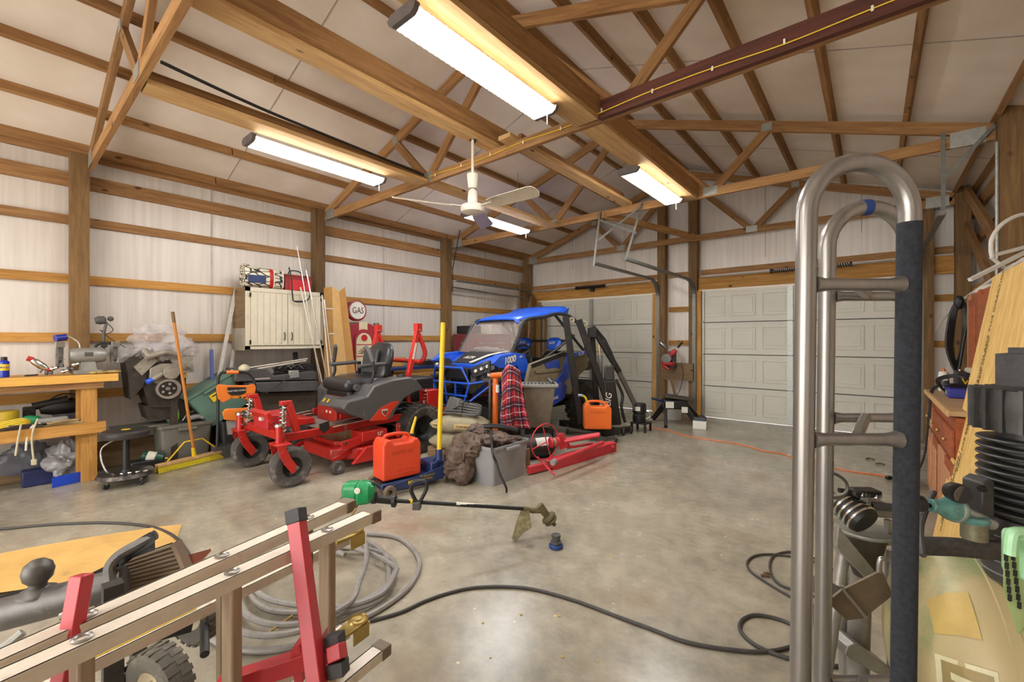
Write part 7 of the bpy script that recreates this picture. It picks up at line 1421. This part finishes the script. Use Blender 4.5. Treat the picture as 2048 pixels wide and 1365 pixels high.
MB().cyl(hcp(120, 1235, 1.4), hcp(150, 1222, 1.42), 0.012, n=8).build('pin', GALV, hc); MB().cyl(wc_-Vector(hc.location)-Vector((0.05, -0.14, 0)), wc_-Vector(hc.location)+Vector((-0.28, 0.2, 0.04)), 0.015, n=8).build('axle', IRD, hc)
MB().bar((0.1, -0.1, 0.0), (0.1, -0.1, 0.56), 0.05, 0.05).build('prop_leg', IRD, hc)
# small debris on the floor
random.seed(5)
for k in range(26):
    u = random.uniform(950, 1800); v = random.uniform(900, 1340)
    if 1580 < u: continue
    p = PZ(u, v, 0.002); r = random.uniform(0.004, 0.009)
    tag(MB().box((0, 0, 0), (r*2, r, r*0.6), (0, 0, random.random()*3)).build('leaf_scrap', mat('leaf', '#b59a5a', 0.8, 0, 0.3), None, smooth=False, loc=tuple(p)), 'tiny dry leaf scrap on the open concrete', 'debris', 'leaf scraps scattered on the floor')
for k, (u, v) in enumerate(((1740, 918), (1760, 928), (1750, 1000), (1660, 985), (1535, 1148), (1530, 1152))):
    tag(MB().tube([PZ(u-8, v, 0.006), PZ(u, v-1, 0.012), PZ(u+10, v+2, 0.006)], 0.008, 5).build('dry_leaf', mat('leaf_dark', '#5e4a34', 0.8), None), 'brown dry leaf lying on the concrete near the cabinets', 'leaf', 'dry leaves near the cabinets')
# ================================================================== RIGHT SIDE
# ---- aluminium hand truck (two upright loops joined by rungs)
ht = empty('hand_truck', (0.42, 0.85, 0), label='tall bright aluminium hand truck with twin arched rails', cat='hand truck')
HT = mat('hand_truck_alu', '#8f8b86', 0.3, 0.75, 0.15, 30, stretch=(1, 1, 0.1))
def ho(u, v, s): return PD(u, v, s)-Vector(ht.location)
S1, S2 = 0.95, 1.21
def loop(cx, hw, vtop, s, lean, r, name):
    zt = (PD(cx, vtop, s)).z; w_ = hw*s/F; c = PD(cx, HZ, s); c.z = 0; pts = []
    def pt(x, z): return c+RT*(x-lean*(zt-z))+Vector((0, 0, z))-Vector(ht.location)
    for z in [0.10+i*(zt-w_-0.10)/12 for i in range(13)]: pts.append(pt(-w_, z))
    for i in range(1, 16): a = PI-PI*i/16; pts.append(pt(w_*math.cos(a), zt-w_+w_*math.sin(a)))
    for z in [zt-w_-i*(zt-w_-0.10)/12 for i in range(13)]: pts.append(pt(w_, z))
    return MB().tube(pts, r, 16).build(name, HT, ht), pt, w_, zt
l1, p1, w1, zt1 = loop(1718, 103, 325, S1, 0.014, 0.0205, 'front_loop')
l2, p2_, w2, zt2 = loop(1737, 81, 415, S2, 0.012, 0.0205, 'rear_loop')
for z in (1.475, 1.135, 0.40):
    for pt, w_, r in ((p1, w1, 0.014), (p2_, w2, 0.013)):
        rg = MB(); a = pt(-w_+0.018, z); b_ = pt(w_-0.018, z); rg.tube([a, a.lerp(b_, 0.12), a.lerp(b_, 0.88), b_], r, 12, rs=None)
        o = MB().tube([a.lerp(b_, t_) for t_ in (0, 0.06, 0.14, 0.5, 0.86, 0.94, 1)], r, 12, rs=[r*1.45, r*1.2, r, r, r, r*1.2, r*1.45]).build('rung', HT, ht)
    MB().bar(p1(0.0, z), p2_(0.0, z+0.003), 0.022, 0.022).build('spacer', HT, ht, bevel=0.005)
gz = [zt1-w1-0.02-(zt1-w1-0.02-0.45)*i/10 for i in range(11)]; MB().tube([p1(w1, z) for z in gz], 0.0225, 16).build('grip_tape', mat('grip_tape', '#24262c', 0.95, 0, 0.5, 90), l1)
c_ = p2_(-w2*0.05, zt2); MB().tube([p2_(w2*math.cos(a), zt2-w2+w2*math.sin(a)) for a in (1.75, 1.65, 1.55)], 0.022, 14).build('blue_tape', mat('blue_tape', '#1d3a78', 0.7), l2)
MB().box(p1(0, 0.05)*0.5+p2_(0, 0.05)*0.5, (0.34, 0.38, 0.01), (0, 0, A)).build('toe_plate', HT, ht, bevel=0.002)
for pt, w_ in ((p1, w1), (p2_, w2)):
    for s in (-1, 1): MB().cyl(pt(s*w_, 0.0), pt(s*w_, 0.11), 0.024, n=12).build('rubber_foot', BLACK, ht)
# ---- pipe stand with clamp
ps_ = empty('pipe_stand', tuple(PD(1730, HZ, 1.52)*1.0), label='grey three-legged pipe vise stand behind the hand truck', cat='stand'); ps_.location.z = 0
SG = mat('stand_grey', '#8d8880', 0.4, 0.35, 0.2, 14, dirt='#6a6258', dirtamt=0.15)
def pv(u, v, s=1.52): return PD(u, v, s)-Vector(ps_.location)
tc_ = pv(1727, 1060); MB().lathe([(0, 0.006), (0.088, 0.006), (0.09, 0.0), (0.088, -0.006), (0, -0.006)], tc_, (0, 0, 1), 32).build('round_table', mat('stand_plate', '#8b8c80', 0.4, 0.3, 0.2), ps_)
MB().lathe([(0.07, 0), (0.045, -0.12), (0.03, -0.16)], tc_, (0, 0, 1), 24).build('cone_hub', mat('cone_dark', '#4d463a', 0.5, 0.3, 0.2), ps_)
for (a, b_, r) in (((1690, 1085, 1.50), (1650, 1350, 1.46), 0.020), ((1722, 1110, 1.56), (1713, 1420, 1.56), 0.034), ((1780, 1100, 1.56), (1788, 1365, 1.50), 0.018), ((1682, 1130, 1.60), (1690, 1365, 1.62), 0.018)):
    a = PD(*a); b_ = PD(*b_); f = tofloor(a, b_); MB().cyl(a-Vector(ps_.location), f-Vector(ps_.location), r, n=16).build('leg', SG, ps_)
q = [(1678, 1050), (1684, 1062), (1768, 1165), (1758, 1182), (1680, 1105), (1674, 1095)]; A_ = [pv(u, v, 1.42) for u, v in q]; MB().loft([A_, [p+FW*0.02 for p in A_]]).build('bracket_plate', SG, ps_, bevel=0.002)
q = [(1695, 1295), (1710, 1288), (1790, 1345), (1785, 1365), (1700, 1320), (1690, 1310)]; A_ = [pv(u, v, 1.46) for u, v in q]; MB().loft([A_, [p+FW*0.12 for p in A_]]).build('tray', SG, ps_, bevel=0.003)
q = [(1610, 1148), (1650, 1160), (1690, 1180), (1700, 1192), (1692, 1205), (1650, 1196), (1610, 1178)]; A_ = [pv(u, v, 1.30) for u, v in q]; MB().loft([A_, [p+FW*0.006 for p in A_]]).build('arm_strap', SG, ps_, bevel=0.001)
BP = mat('plate_bronze', '#6d5f4a', 0.5, 0.4, 0.2, 14)
q = [(1684, 1182), (1765, 1142), (1786, 1192), (1728, 1238)]; A_ = [pv(u, v, 1.24) for u, v in q]; MB().loft([A_, [p+FW*0.008 for p in A_]]).build('jaw_plate', BP, ps_, bevel=0.001); q = [(1684, 1182), (1655, 1205), (1694, 1242), (1728, 1238)]; A_ = [pv(u, v, 1.24) for u, v in q]; MB().loft([A_, [p+FW*0.008 for p in A_]]).build('jaw_plate', BP, ps_, bevel=0.001)
MB().tube([pv(1684, 1172, 1.23), pv(1690, 1185, 1.225), pv(1732, 1236, 1.225)], 0.004, 8).build('spring_wire', STEEL, ps_); MB().tube([pv(1758, 1145, 1.23), pv(1760, 1122, 1.23), pv(1768, 1118, 1.23), pv(1782, 1120, 1.25)], 0.007, 8, smooth=4).build('hook', STEEL, ps_)
MB().cyl(pv(1644, 1190, 1.25), pv(1652, 1190, 1.25), 0.014, n=12).build('pivot_bolt', STEEL, ps_)
# hooked rod
hk = [(1648, 1365), (1650, 1250), (1654, 1100), (1657, 1030), (1656, 1000), (1642, 978), (1637, 960), (1648, 948), (1668, 948), (1690, 962), (1694, 980), (1682, 994), (1662, 997)]
hr = [PD(u, v, 1.22) for u, v in hk]; hr = [tofloor(hr[1], hr[0])]+hr; tag(MB().tube(spline(hr, 5), 0.0042, 8).build('hooked_rod', mat('rod_steel', '#6a645c', 0.4, 0.6), None), 'thin steel rod bent into an open ring at the top', 'rod')
q = [(1622, 1208), (1646, 1208), (1650, 1270), (1646, 1365), (1628, 1365), (1626, 1260)]; A_ = [pv(u, v, 1.33) for u, v in q]; MB().loft([A_, [p+FW*0.015 for p in A_]]).build('foot_lever', SG, ps_, bevel=0.003)
# chain clamp on the stand
vz = empty('pipe_vise', tuple(PD(1727, 1050, 1.50)), label='black and silver ribbed vise head on the round stand table', cat='vise')
def vv(u, v, s=1.48): return PD(u, v, s)-Vector(vz.location)
bd = MB().lathe([(0.0, 0), (0.045, 0), (0.05, 0.01), (0.046, 0.085), (0.0, 0.09)], vv(1732, 1046, 1.44), tuple((FW*0.9-RT*0.25+Vector((0, 0, 0.5)))), 26).build('ribbed_knob', BLACK, vz)
for k in range(4): MB().lathe([(0.047, 0.012+0.018*k), (0.0525, 0.014+0.018*k), (0.0525, 0.02+0.018*k), (0.047, 0.022+0.018*k)], vv(1732, 1046, 1.44), tuple((FW*0.9-RT*0.25+Vector((0, 0, 0.5)))), 26, closed=True).build('rib', CHROME, bd)
q = [(1712, 1003), (1760, 1000), (1778, 1010), (1800, 1022), (1790, 1040), (1750, 1035), (1716, 1020)]; A_ = [vv(u, v) for u, v in q]; MB().loft([A_, [p+FW*0.05 for p in A_]]).build('jaw_body', SG, vz, bevel=0.006)
MB().cyl(vv(1678, 981), vv(1705, 985), 0.008, n=10).build('pin', BLKM, vz); MB().cyl(vv(1692, 997), vv(1712, 1000), 0.010, n=10).build('pin', BLKM, vz); MB().cyl(vv(1740, 1012), vv(1790, 1016), 0.014, n=12).build('clamp_bar', GREYD, vz)
MB().box(vv(1728, 985), (0.085, 0.05, 0.022), (0, 0, A)).build('chain_block', BLKM, vz, bevel=0.004)
for k in range(4): MB().cyl(vv(1712+14*k, 983+2*k, 1.46), vv(1712+14*k, 990+2*k, 1.46), 0.012, n=10).build('chain_link', CHROME if k % 2 else BLKM, vz)
MB().cyl(vv(1728, 985), vv(1728, 1050), 0.02, n=10).build('vise_post', SG, vz); MB().cyl(vv(1775, 1040), vv(1776, 1090), 0.01, n=8).build('clamp_screw', STEEL, vz)
# ---- OSB sheet
ob = bpy.data.meshes.new('x')
def osb():
    m, nt, b = newmat('osb'); N = nt.nodes; L = nt.links; tc = N.new('ShaderNodeTexCoord'); mp = N.new('ShaderNodeMapping'); mp.inputs['Scale'].default_value = (10, 42, 11); L.new(tc.outputs['Object'], mp.inputs[0])
    vo = N.new('ShaderNodeTexVoronoi'); vo.inputs['Scale'].default_value = 1.0; vo.inputs['Randomness'].default_value = 1; L.new(mp.outputs[0], vo.inputs['Vector']); r = N.new('ShaderNodeValToRGB'); r.color_ramp.elements[0].color = srgb('#c29246'); r.color_ramp.elements[1].color = srgb('#edca7c'); 
    no = N.new('ShaderNodeTexNoise'); no.inputs['Scale'].default_value = 0.35; no.inputs['Detail'].default_value = 7; L.new(mp.outputs[0], no.inputs['Vector']); mx = N.new('ShaderNodeMath'); mx.operation = 'MULTIPLY_ADD'; mx.inputs[1].default_value = 0.5; sp = N.new('ShaderNodeSeparateColor'); L.new(vo.outputs['Color'], sp.inputs[0]); L.new(sp.outputs[0], mx.inputs[0])
    m2 = N.new('ShaderNodeMath'); m2.operation = 'MULTIPLY'; m2.inputs[1].default_value = 0.6; L.new(no.outputs[0], m2.inputs[0]); L.new(m2.outputs[0], mx.inputs[2]); L.new(mx.outputs[0], r.inputs[0]); L.new(r.outputs[0], b.inputs['Base Color']); b.inputs['Roughness'].default_value = 0.7; return m
OSB = osb()
P0 = Vector((0.30, 3.98, 0.005)); UPV = Vector((0.275, 0, 1.735)); NRV = Vector((0, -1.22, 0))
sh = MB().loft([[P0, P0+UPV, P0+UPV+NRV, P0+NRV], [p+Vector((0.011, 0, -0.0017)) for p in (P0, P0+UPV, P0+UPV+NRV, P0+NRV)]]).build('osb_sheet', OSB, None, smooth=False); tag(sh, 'yellow oriented strand board sheet leaning on the cabinets', 'board')
INK = mat('osb_ink', '#6b5a34', 0.8, 0, 0.1); un = UPV.normalized(); nn = un.cross(Vector((0, -1, 0))).normalized()
for (f, g, s_, st) in ((0.25, 0.44, 0.045, 'SIZED FOR SPACING'), (0.21, 0.32, 0.045, 'EXPOSURE 1'), (0.27, 0.62, 0.05, 'THE ENGINEERED WOOD'), (0.24, 0.80, 0.05, 'STRENGTH AXIS THIS DIRECTION'), (0.16, 0.30, 0.045, 'PS 2-10'), (0.19, 0.18, 0.05, 'OSB 7/16 CAT'), (0.15, 0.16, 0.04, 'MILL 508')):
    text('lettering', st, INK, sh, P0+UPV*g+NRV*f-nn*0.003 if False else P0+UPV*g+NRV*f+Vector((-0.003, 0, 0.0005)), -un if False else un, (0, 1, 0), s_, 0.0005)
for f, g in ((0.22, 0.245), (0.245, 0.245)): MB().bar(P0+UPV*g+NRV*f+Vector((-0.002, 0, 0)), P0+UPV*(g+0.03)+NRV*(f-0.01)+Vector((-0.002, 0, 0)), 0.008, 0.002, up=(1, 0, 0)).build('print_mark', BLACK, sh, smooth=False)
# ---- base cabinets
bc = empty('base_cabinet', (0.645, 4.55, 0), label='reddish wood base cabinet with doors under a pale counter', cat='cabinet')
rbox('carcass', (0.0, 0, 0.44), (0.50, 1.50, 0.86), CABW, bc, 0.003); rbox('counter', (-0.01, 0, 0.895), (0.54, 1.54, 0.03), mat('counter_tan', '#a88a64', 0.5), bc, 0.004); rbox('counter_edge', (-0.285, 0, 0.893), (0.012, 1.54, 0.036), WOODL, bc, 0.002)
for k, y in enumerate((0.56, 0.19, -0.19, -0.56)):
    dr = empty('door', (-0.26, y, 0.32), parent=bc); rbox('panel', (0, 0, 0), (0.016, 0.34, 0.50), CABL if k % 2 == 0 else CABW, dr, 0.003); rbox('raised_field', (-0.010, 0, 0), (0.008, 0.24, 0.38), CABL, dr, 0.004)
    dw_ = rbox('drawer', (-0.26, y, 0.70), (0.018, 0.34, 0.17), CABL if k == 0 else CABW, bc, 0.003); MB().sphere((-0.285, y, 0.70), 0.012, 8, 6).build('knob', BRASS, dw_)
rbox('toe_kick', (-0.23, 0, 0.04), (0.02, 1.48, 0.08), CABW, bc, 0.002)
uc = empty('hutch_cabinet', (0.78, 4.80, 0.912), label='narrow red-brown upper cabinet standing on the counter', cat='cabinet')
rbox('carcass', (0, 0, 0.41), (0.28, 1.1, 0.82), CABW, uc, 0.003); rbox('face_stile', (-0.148, 0.5, 0.41), (0.018, 0.09, 0.82), CABL, uc, 0.003); rbox('face_stile', (-0.148, 0.0, 0.41), (0.018, 0.09, 0.82), CABW, uc, 0.003)
for y in (0.25, -0.25): dr = rbox('door', (-0.152, y, 0.41), (0.018, 0.38, 0.72), CABW, uc, 0.004); rbox('field', (-0.163, y, 0.41), (0.008, 0.28, 0.6), CABW, dr, 0.004)
# things on the counter
def ctr(u, v, x): p = PX(u, v, x); p.z = 0.911; return p
pc = PD(1857, 755, 3.75); s1 = empty('spray_can', (pc.x, 5.22, 0.911), label='white spray can with orange cap on the cabinet counter', cat='spray can'); s1.location.x = 0.47
MB().lathe([(0.03, 0), (0.034, 0.003), (0.034, 0.15), (0.028, 0.165), (0.014, 0.17)]).build('can_body', WHT, s1); MB().lathe([(0.0345, 0.04), (0.0347, 0.041), (0.0347, 0.09), (0.0345, 0.091)]).build('dark_band', GREYD, s1); MB().cyl((0, 0, 0.17), (0, 0, 0.19), 0.012, n=12).build('cap', ORG, s1)
bt = empty('car_battery', (0.60, 5.15, 0.911), label='black car battery with yellow mark on the counter', cat='battery'); rbox('case', (0, 0, 0.09), (0.14, 0.2, 0.18), BLACK, bt, 0.008); text('lettering', 'V', YEL, bt, (-0.02, -0.102, 0.10), (1, 0, 0), (0, 0, 1), 0.09)
for x in (-0.04, 0.04): MB().cyl((x, 0, 0.18), (x, 0, 0.195), 0.012, n=10).build('terminal', STEEL, bt)
hs = empty('scoop', (0.66, 4.9, 0.911), label='pale curved plastic scoop leaning on the battery', cat='scoop'); MB().tube([(-0.08, 0.1, 0.20), (-0.03, 0.05, 0.18), (0.0, 0.0, 0.10), (0.02, -0.05, 0.03)], 0.035, 12, smooth=4, rs=[0.02, 0.05]).build('bowl', mat('pale_olive', '#a8a088', 0.5), hs)
bx = empty('socket_tray', (0.52, 4.75, 0.911), label='royal blue plastic tray under the tangled cables', cat='tray'); rbox('tray', (0, 0, 0.035), (0.16, 0.26, 0.07), mat('royal', '#2a3190', 0.4), bx, 0.008)
for k in range(2): MB().cyl((-0.081, -0.06+0.12*k, 0.035), (-0.088, -0.06+0.12*k, 0.035), 0.022, n=14).build('ring', GREY, bx)
for k in range(3):
    y0 = 4.9-0.1*k; tag(MB().tube([(0.45, y0+0.1, 0.93), (0.40, y0, 1.03), (0.5, y0-0.15, 1.08), (0.62, y0-0.1, 1.0), (0.6, y0+0.05, 0.99), (0.46, y0+0.05, 0.99), (0.38, y0+0.12, 0.93), (0.365, y0+0.15, 0.7), (0.34, y0+0.2, 0.35), (0.25, y0+0.3, 0.02)][:10-2*k], 0.007, 6, smooth=6).build('black_cable', BLACK, None), ('black cable running from the counter down to the floor', 'black cable looping over the counter edge half way down', 'short black cable loop on the blue tray')[k], 'cable')
for k, (c_, lb) in enumerate((('#3a3632', 'tangle of black cord on the floor by the cabinet foot'), ('#c86a28', 'tangle of orange cord by the cabinet foot'))):
    random.seed(k+3); pts = [(0.16+0.12*random.random(), 5.2+0.45*random.random(), 0.02+0.35*random.random()*(1-i/16)) for i in range(16)]; tag(MB().tube(spline(pts, 5), 0.007, 6).build('tangled_cord', mat('tangle%d' % k, c_, 0.6), None), lb, 'cord')
# hanging coil of black cable by the hutch
hb = empty('hanging_hose', (0.60, 5.47, 1.70), label='black hose coil hanging beside the hutch cabinet', cat='hose')
for k in range(6):
    d_ = 0.02*k; MB().tube([(0, 0, 0.02), (-0.03-d_*0.3, 0, -0.10), (-0.055-d_*0.4, -0.01*k, -0.40), (-0.03, -0.01*k, -0.56-d_*0.7), (0.005, -0.01*k, -0.42), (0.02+d_*0.2, 0, -0.12), (0.0, 0, 0.02)], 0.011, 8, smooth=5).build('hose_loop', BLACK, hb)
MB().sphere((-0.01, 0, -0.02), 0.045, 10, 8, (0.8, 0.8, 1.4)).build('hose_bundle', BLACK, hb)
# white tubing and folding chair frame on the hutch
tag(MB().tube([PX(1872, 660, 0.62), PX(1893, 630, 0.68), PX(1925, 600, 0.74), PX(1985, 560, 0.78), PX(2048, 520, 0.80)], 0.016, 10, smooth=6, rs=[0.006, 0.018]).build('white_tubing', WHT, None), 'long white flexible tube curving off the hutch top', 'tube')
cf_ = empty('chair_frame', (0.84, 4.9, 1.74), label='white metal folding chair frame lying on the hutch', cat='chair')
def cfp(u, v, s=3.3): return PD(u, v, s)-Vector(cf_.location)
MB().tube([cfp(2075, 430), cfp(2040, 430), cfp(2005, 448), cfp(1985, 475), cfp(1982, 500), cfp(1985, 515)], 0.014, 10, smooth=6).build('back_hoop', WHT, cf_); MB().tube([cfp(1982, 515), cfp(2010, 537), cfp(2030, 528)], 0.012, 8).build('leg', WHT, cf_); MB().bar(cfp(1990, 510), cfp(2060, 492), 0.03, 0.025).build('seat_rail', WHT, cf_); MB().bar(cfp(1940, 560), cfp(2060, 500), 0.03, 0.025).build('leg', WHT, cf_)
tag(MB().lathe([(0.09, 0), (0.10, 0.01), (0.06, 0.06), (0.0, 0.08)], (0.74, 5.2, 1.733), (0, 0, 1), 18).build('dust_cap', WHT, None), 'white domed cap on the hutch beside the hose coil', 'cap')
for k, (x, y, c_) in enumerate(((0.82, 5.05, CARD), (0.86, 4.75, WOODG))): tag(rbox('small_carton', (x, y, 1.77), (0.14, 0.16, 0.07), c_, None, 0.004, rot=(0, 0, 0.3*k)), ('tan carton on the hutch behind the white tube', 'grey wooden block on the hutch nearer than the carton')[k], 'box')
# ---- COMPRESSOR
CGN = mat('compressor_green', '#8fa070', 0.45, 0.05, 0.2, 5, dirt='#b9a87c', dirtamt=0.75); CGD = mat('compressor_dark', '#4c6a48', 0.45, 0.1, 0.3, 7, dirt='#8a8a5c', dirtamt=0.2)
co = empty('air_compressor', (0.5, 1.72, 0), label='pale green horizontal-tank air compressor with finned iron pump', cat='compressor')
def cw_(u, v, s): return PD(u, v, s)-Vector(co.location)
ax_ = Vector((1, 0.20, 0)).normalized(); tr_ = 0.33; zc = 0.384; t0 = Vector((0.06, 1.885, zc))-Vector(co.location); Lt = 0.84
MB().lathe([(0.0, -0.02), (0.12, -0.012), (0.22, 0.02), (0.30, 0.07), (tr_, 0.13), (tr_, 0.16)], t0, tuple(ax_), 48).build('tank_head', CGN, co)
MB().lathe([(tr_, 0.16), (tr_*1.012, 0.162), (tr_*1.012, 0.185), (tr_, 0.187), (tr_, Lt-0.1), (0.2, Lt-0.02), (0, Lt)], t0, tuple(ax_), 48).build('tank_shell', CGN, co)
x, y, d = basis(ax_)
def onT(a, t_, r=tr_): return t0+ax_*t_+Vector((0, 0, 1))*r*math.sin(a)+Vector((ax_.y, -ax_.x, 0))*r*math.cos(a)
TP = [(-0.02, 0.0), (-0.012, 0.12), (0.02, 0.22), (0.07, 0.30), (0.13, tr_), (9, tr_)]
def rT(t_):
    for (a, ra), (b, rb) in zip(TP[:-1], TP[1:]):
        if t_ <= b: return ra+(rb-ra)*(t_-a)/(b-a)
    return tr_
def decal(a0, a1, t0_, t1_, m, name, off=0.002, par=co): 
    return MB().grid([[onT(a0+(a1-a0)*i/8, t0_+(t1_-t0_)*j/4, rT(t0_+(t1_-t0_)*j/4)+off*1.6) for j in range(5)] for i in range(9)]).build(name, m, par)
dc = decal(-0.30, 0.42, 0.03, 0.125, mat('decal_cream', '#d6cfa8', 0.5), 'brand_plate'); decal(-0.26, 0.38, 0.038, 0.117, mat('decal_tan', '#9c8a5a', 0.5, 0, 0.2), 'plate_field', 0.003, dc)
for k in range(5): decal(-0.20+0.11*k, -0.14+0.11*k, 0.05, 0.105, mat('decal_cream', '#d6cfa8'), 'plate_line', 0.004, dc)
decal(0.55, 0.85, 0.05, 0.14, mat('decal_yellow', '#c4a860', 0.5, 0, 0.15), 'warning_decal') if False else decal(0.62, 0.98, 0.035, 0.11, mat('decal_yellow', '#c4a860', 0.5, 0, 0.15), 'warning_decal')
decal(1.25, 1.33, 0.24, 0.60, BLACK, 'saddle_gap'); rbox('pump_saddle', t0+ax_*0.45+Vector((0, -0.05, 0.345)), (0.5, 0.36, 0.03), CGD, co, 0.005, rot=(0, 0, 0.2))
for s_ in (0.15, 0.7):
    for q in (-1, 1): MB().bar(onT(-1.2, s_, tr_)*1.0, Vector((onT(-1.0 if q > 0 else -2.1, s_, tr_*1.05).x, onT(-1.0 if q > 0 else -2.1, s_, tr_*1.3).y, 0.0)), 0.05, 0.012).build('foot', CGD, co)
hb_ = MB().tube([cw_(1826, 1092, 1.22), cw_(1900, 1094, 1.20), cw_(2012, 1103, 1.14)], 0.025, 14).build('handle_grip', mat('grip_foam', '#3a342e', 0.95, 0, 0.5, 60), co); MB().tube([cw_(1846, 1112, 1.07), cw_(1842, 1050, 1.15), cw_(1868, 985, 1.25)], 0.007, 8, smooth=4).build('drain_tube', GREYD, co)
# pump, standing on the tank
pc_ = PD(2060, HZ, 1.183)-Vector(co.location); pc_.z = 0
def pl(z): return Vector((pc_.x, pc_.y, z))
PMP = mat('pump_iron', '#4b4a48', 0.5, 0.5, 0.3, 12, dirt='#78765e', dirtamt=0.15)
MB().lathe([(0.0, 1.129), (0.023, 1.129), (0.064, 1.117), (0.064, 1.314), (0.04, 1.317), (0.04, 1.332), (0, 1.332)], pl(0), (0, 0, 1), 28).build('air_filter', mat('filter_black', '#42403f', 0.7, 0, 0.3, 40), co)
hd = MB().lathe([(0.0, 1.105), (0.104, 1.105), (0.110, 1.175), (0.104, 1.216), (0.07, 1.227), (0, 1.233)], pl(0), (0, 0, 1), 32).build('cylinder_head', PMP, co)
for k in range(20): a = 2*PI*k/20; MB().box(pl(1.163)+Vector((0.109*math.cos(a), 0.109*math.sin(a), 0)), (0.018, 0.008, 0.115), (0, 0, a)).build('head_fin', PMP, hd)
cy_ = MB().cyl(pl(0.70), pl(1.105), 0.064, n=24).build('cylinder', PMP, co)
for k in range(10): z = 0.885+0.0215*k; MB().lathe([(0.058, -0.005), (0.102, -0.0035), (0.104, 0), (0.102, 0.0035), (0.058, 0.005)], pl(z), (0, 0, 1), 32, closed=True).build('cooling_fin', PMP, cy_)
MB().lathe([(0.0, 0.69), (0.087, 0.69), (0.093, 0.72), (0.093, 0.827), (0.08, 0.862), (0, 0.873)], pl(0), (0, 0, 1), 28).build('crankcase', PMP, co)
for k in range(4): MB().lathe([(0.092, -0.0025), (0.097, 0), (0.092, 0.0025)], pl(0.715+0.034*k), (0, 0, 1), 28, closed=True).build('case_rib', STEEL, co)
q = [(1966, 968), (1982, 958), (1990, 965), (1990, 1075), (1962, 1075)]; A_ = [cw_(u, v, 1.16) for u, v in q]; MB().loft([A_, [p+FW*0.055 for p in A_]]).build('valve_block', PMP, co, bevel=0.004); MB().cyl(cw_(1960, 978, 1.16), cw_(1968, 978, 1.16), 0.009, n=8).build('bolt', BLKM, co)
# belt guard
q = [(2006, 1085), (2024, 1070), (2060, 1075), (2075, 1200), (2040, 1270), (2034, 1270), (2006, 1180)]; A_ = [cw_(u, v, 0.92) for u, v in q]; gd = MB().loft([A_, [p+RT*0.02+FW*0.01 for p in A_]]).build('belt_guard', mat('guard_green', '#a3b87a', 0.4, 0.1, 0.2, 8, dirt='#4a6a3c', dirtamt=0.15), co, bevel=0.003)
for k in range(7): MB().box(cw_(2010+1.5*k, 1100+16*k, 0.918), (0.004, 0.006, 0.014), (0, 0, A)).build('guard_slot', BLACK, gd, smooth=False); MB().box(cw_(2026+2*k, 1115+16*k, 0.918), (0.004, 0.006, 0.014), (0, 0, A)).build('guard_slot', BLACK, gd, smooth=False)
MB().tube([cw_(2020, 1110, 0.9), cw_(2024, 1072, 0.9), cw_(2036, 1065, 0.9), cw_(2080, 1070, 0.9)], 0.011, 10, smooth=4).build('guard_rim', mat('guard_mint', '#9fd0a0', 0.35), co); MB().box(cw_(2055, 1110, 0.93), (0.06, 0.06, 0.10), (0, 0, A)).build('pressure_switch', mat('guard_mint', '#9fd0a0'), co, bevel=0.012)
MB().lathe([(0.0, 0), (0.12, 0.0), (0.12, 0.3), (0, 0.3)], t0+ax_*0.42+Vector((0.05, -0.12, 0.20)), tuple(ax_), 24).build('motor', CGD, co)
# regulator
rg_ = empty('regulator', cw_(1905, 1020, 1.12), parent=co)
def rp_(u, v, s=1.12): return PD(u, v, s)-Vector(co.location)-Vector(rg_.location)
TEAL = mat('teal_metal', '#5f8f88', 0.45, 0.2, 0.2, 16, dirt='#4d5040', dirtamt=0.25)
MB().cyl(rp_(1828, 1007), rp_(1842, 1008), 0.021, n=20).build('knob', BLACK, rg_); MB().cyl(rp_(1842, 1009), rp_(1862, 1012), 0.006, n=10).build('stem', BLKM, rg_)
MB().lathe([(0.014, 0), (0.016, 0.002), (0.018, 0.03), (0.026, 0.04), (0.030, 0.05), (0.030, 0.075), (0.024, 0.08), (0.014, 0.085)], rp_(1860, 1011), rp_(1925, 1022)-rp_(1860, 1011), 24).build('bonnet', TEAL, rg_); MB().lathe([(0.029, 0.060), (0.033, 0.061), (0.033, 0.067), (0.029, 0.068)], rp_(1860, 1011), rp_(1925, 1022)-rp_(1860, 1011), 24, closed=True).build('bonnet_ring', GALV, rg_)
MB().lathe([(0.0, 0.006), (0.03, 0.004), (0.034, -0.004), (0.03, -0.012), (0.0, -0.014)], rp_(1945, 1035), (0, 0, 1), 22).build('bowl_cap', TEAL, rg_); MB().cyl(rp_(1925, 1022), rp_(1985, 1050), 0.014, n=14).build('nipple', GALV, rg_); MB().cyl(rp_(1948, 1042), rp_(1948, 1078), 0.026, n=18).build('bowl', mat('bowl_mesh', '#7c765e', 0.5, 0.3, 0.3, 60), rg_)
gd = MB().cyl(rp_(1908, 984), rp_(1920, 988, 1.09), 0.024, n=24).build('gauge', BLKM, rg_); MB().cyl(rp_(1920, 988, 1.089), rp_(1921, 988.4, 1.088), 0.020, n=24).build('gauge_face', mat('gauge_face', '#6d6258', 0.3, 0.2, 0.3, 80), gd); MB().cyl(rp_(1915, 990), rp_(1920, 1016), 0.006, n=8).build('gauge_stem', BRASS, rg_)
# conduit on the right wall post
tag(MB().cyl((XR-0.012, 5.36, 0.0), (XR-0.012, 5.36, 3.0), 0.011, n=10).build('wall_conduit', GALV, None), 'thin grey conduit running up the wall post by the beam end', 'conduit')
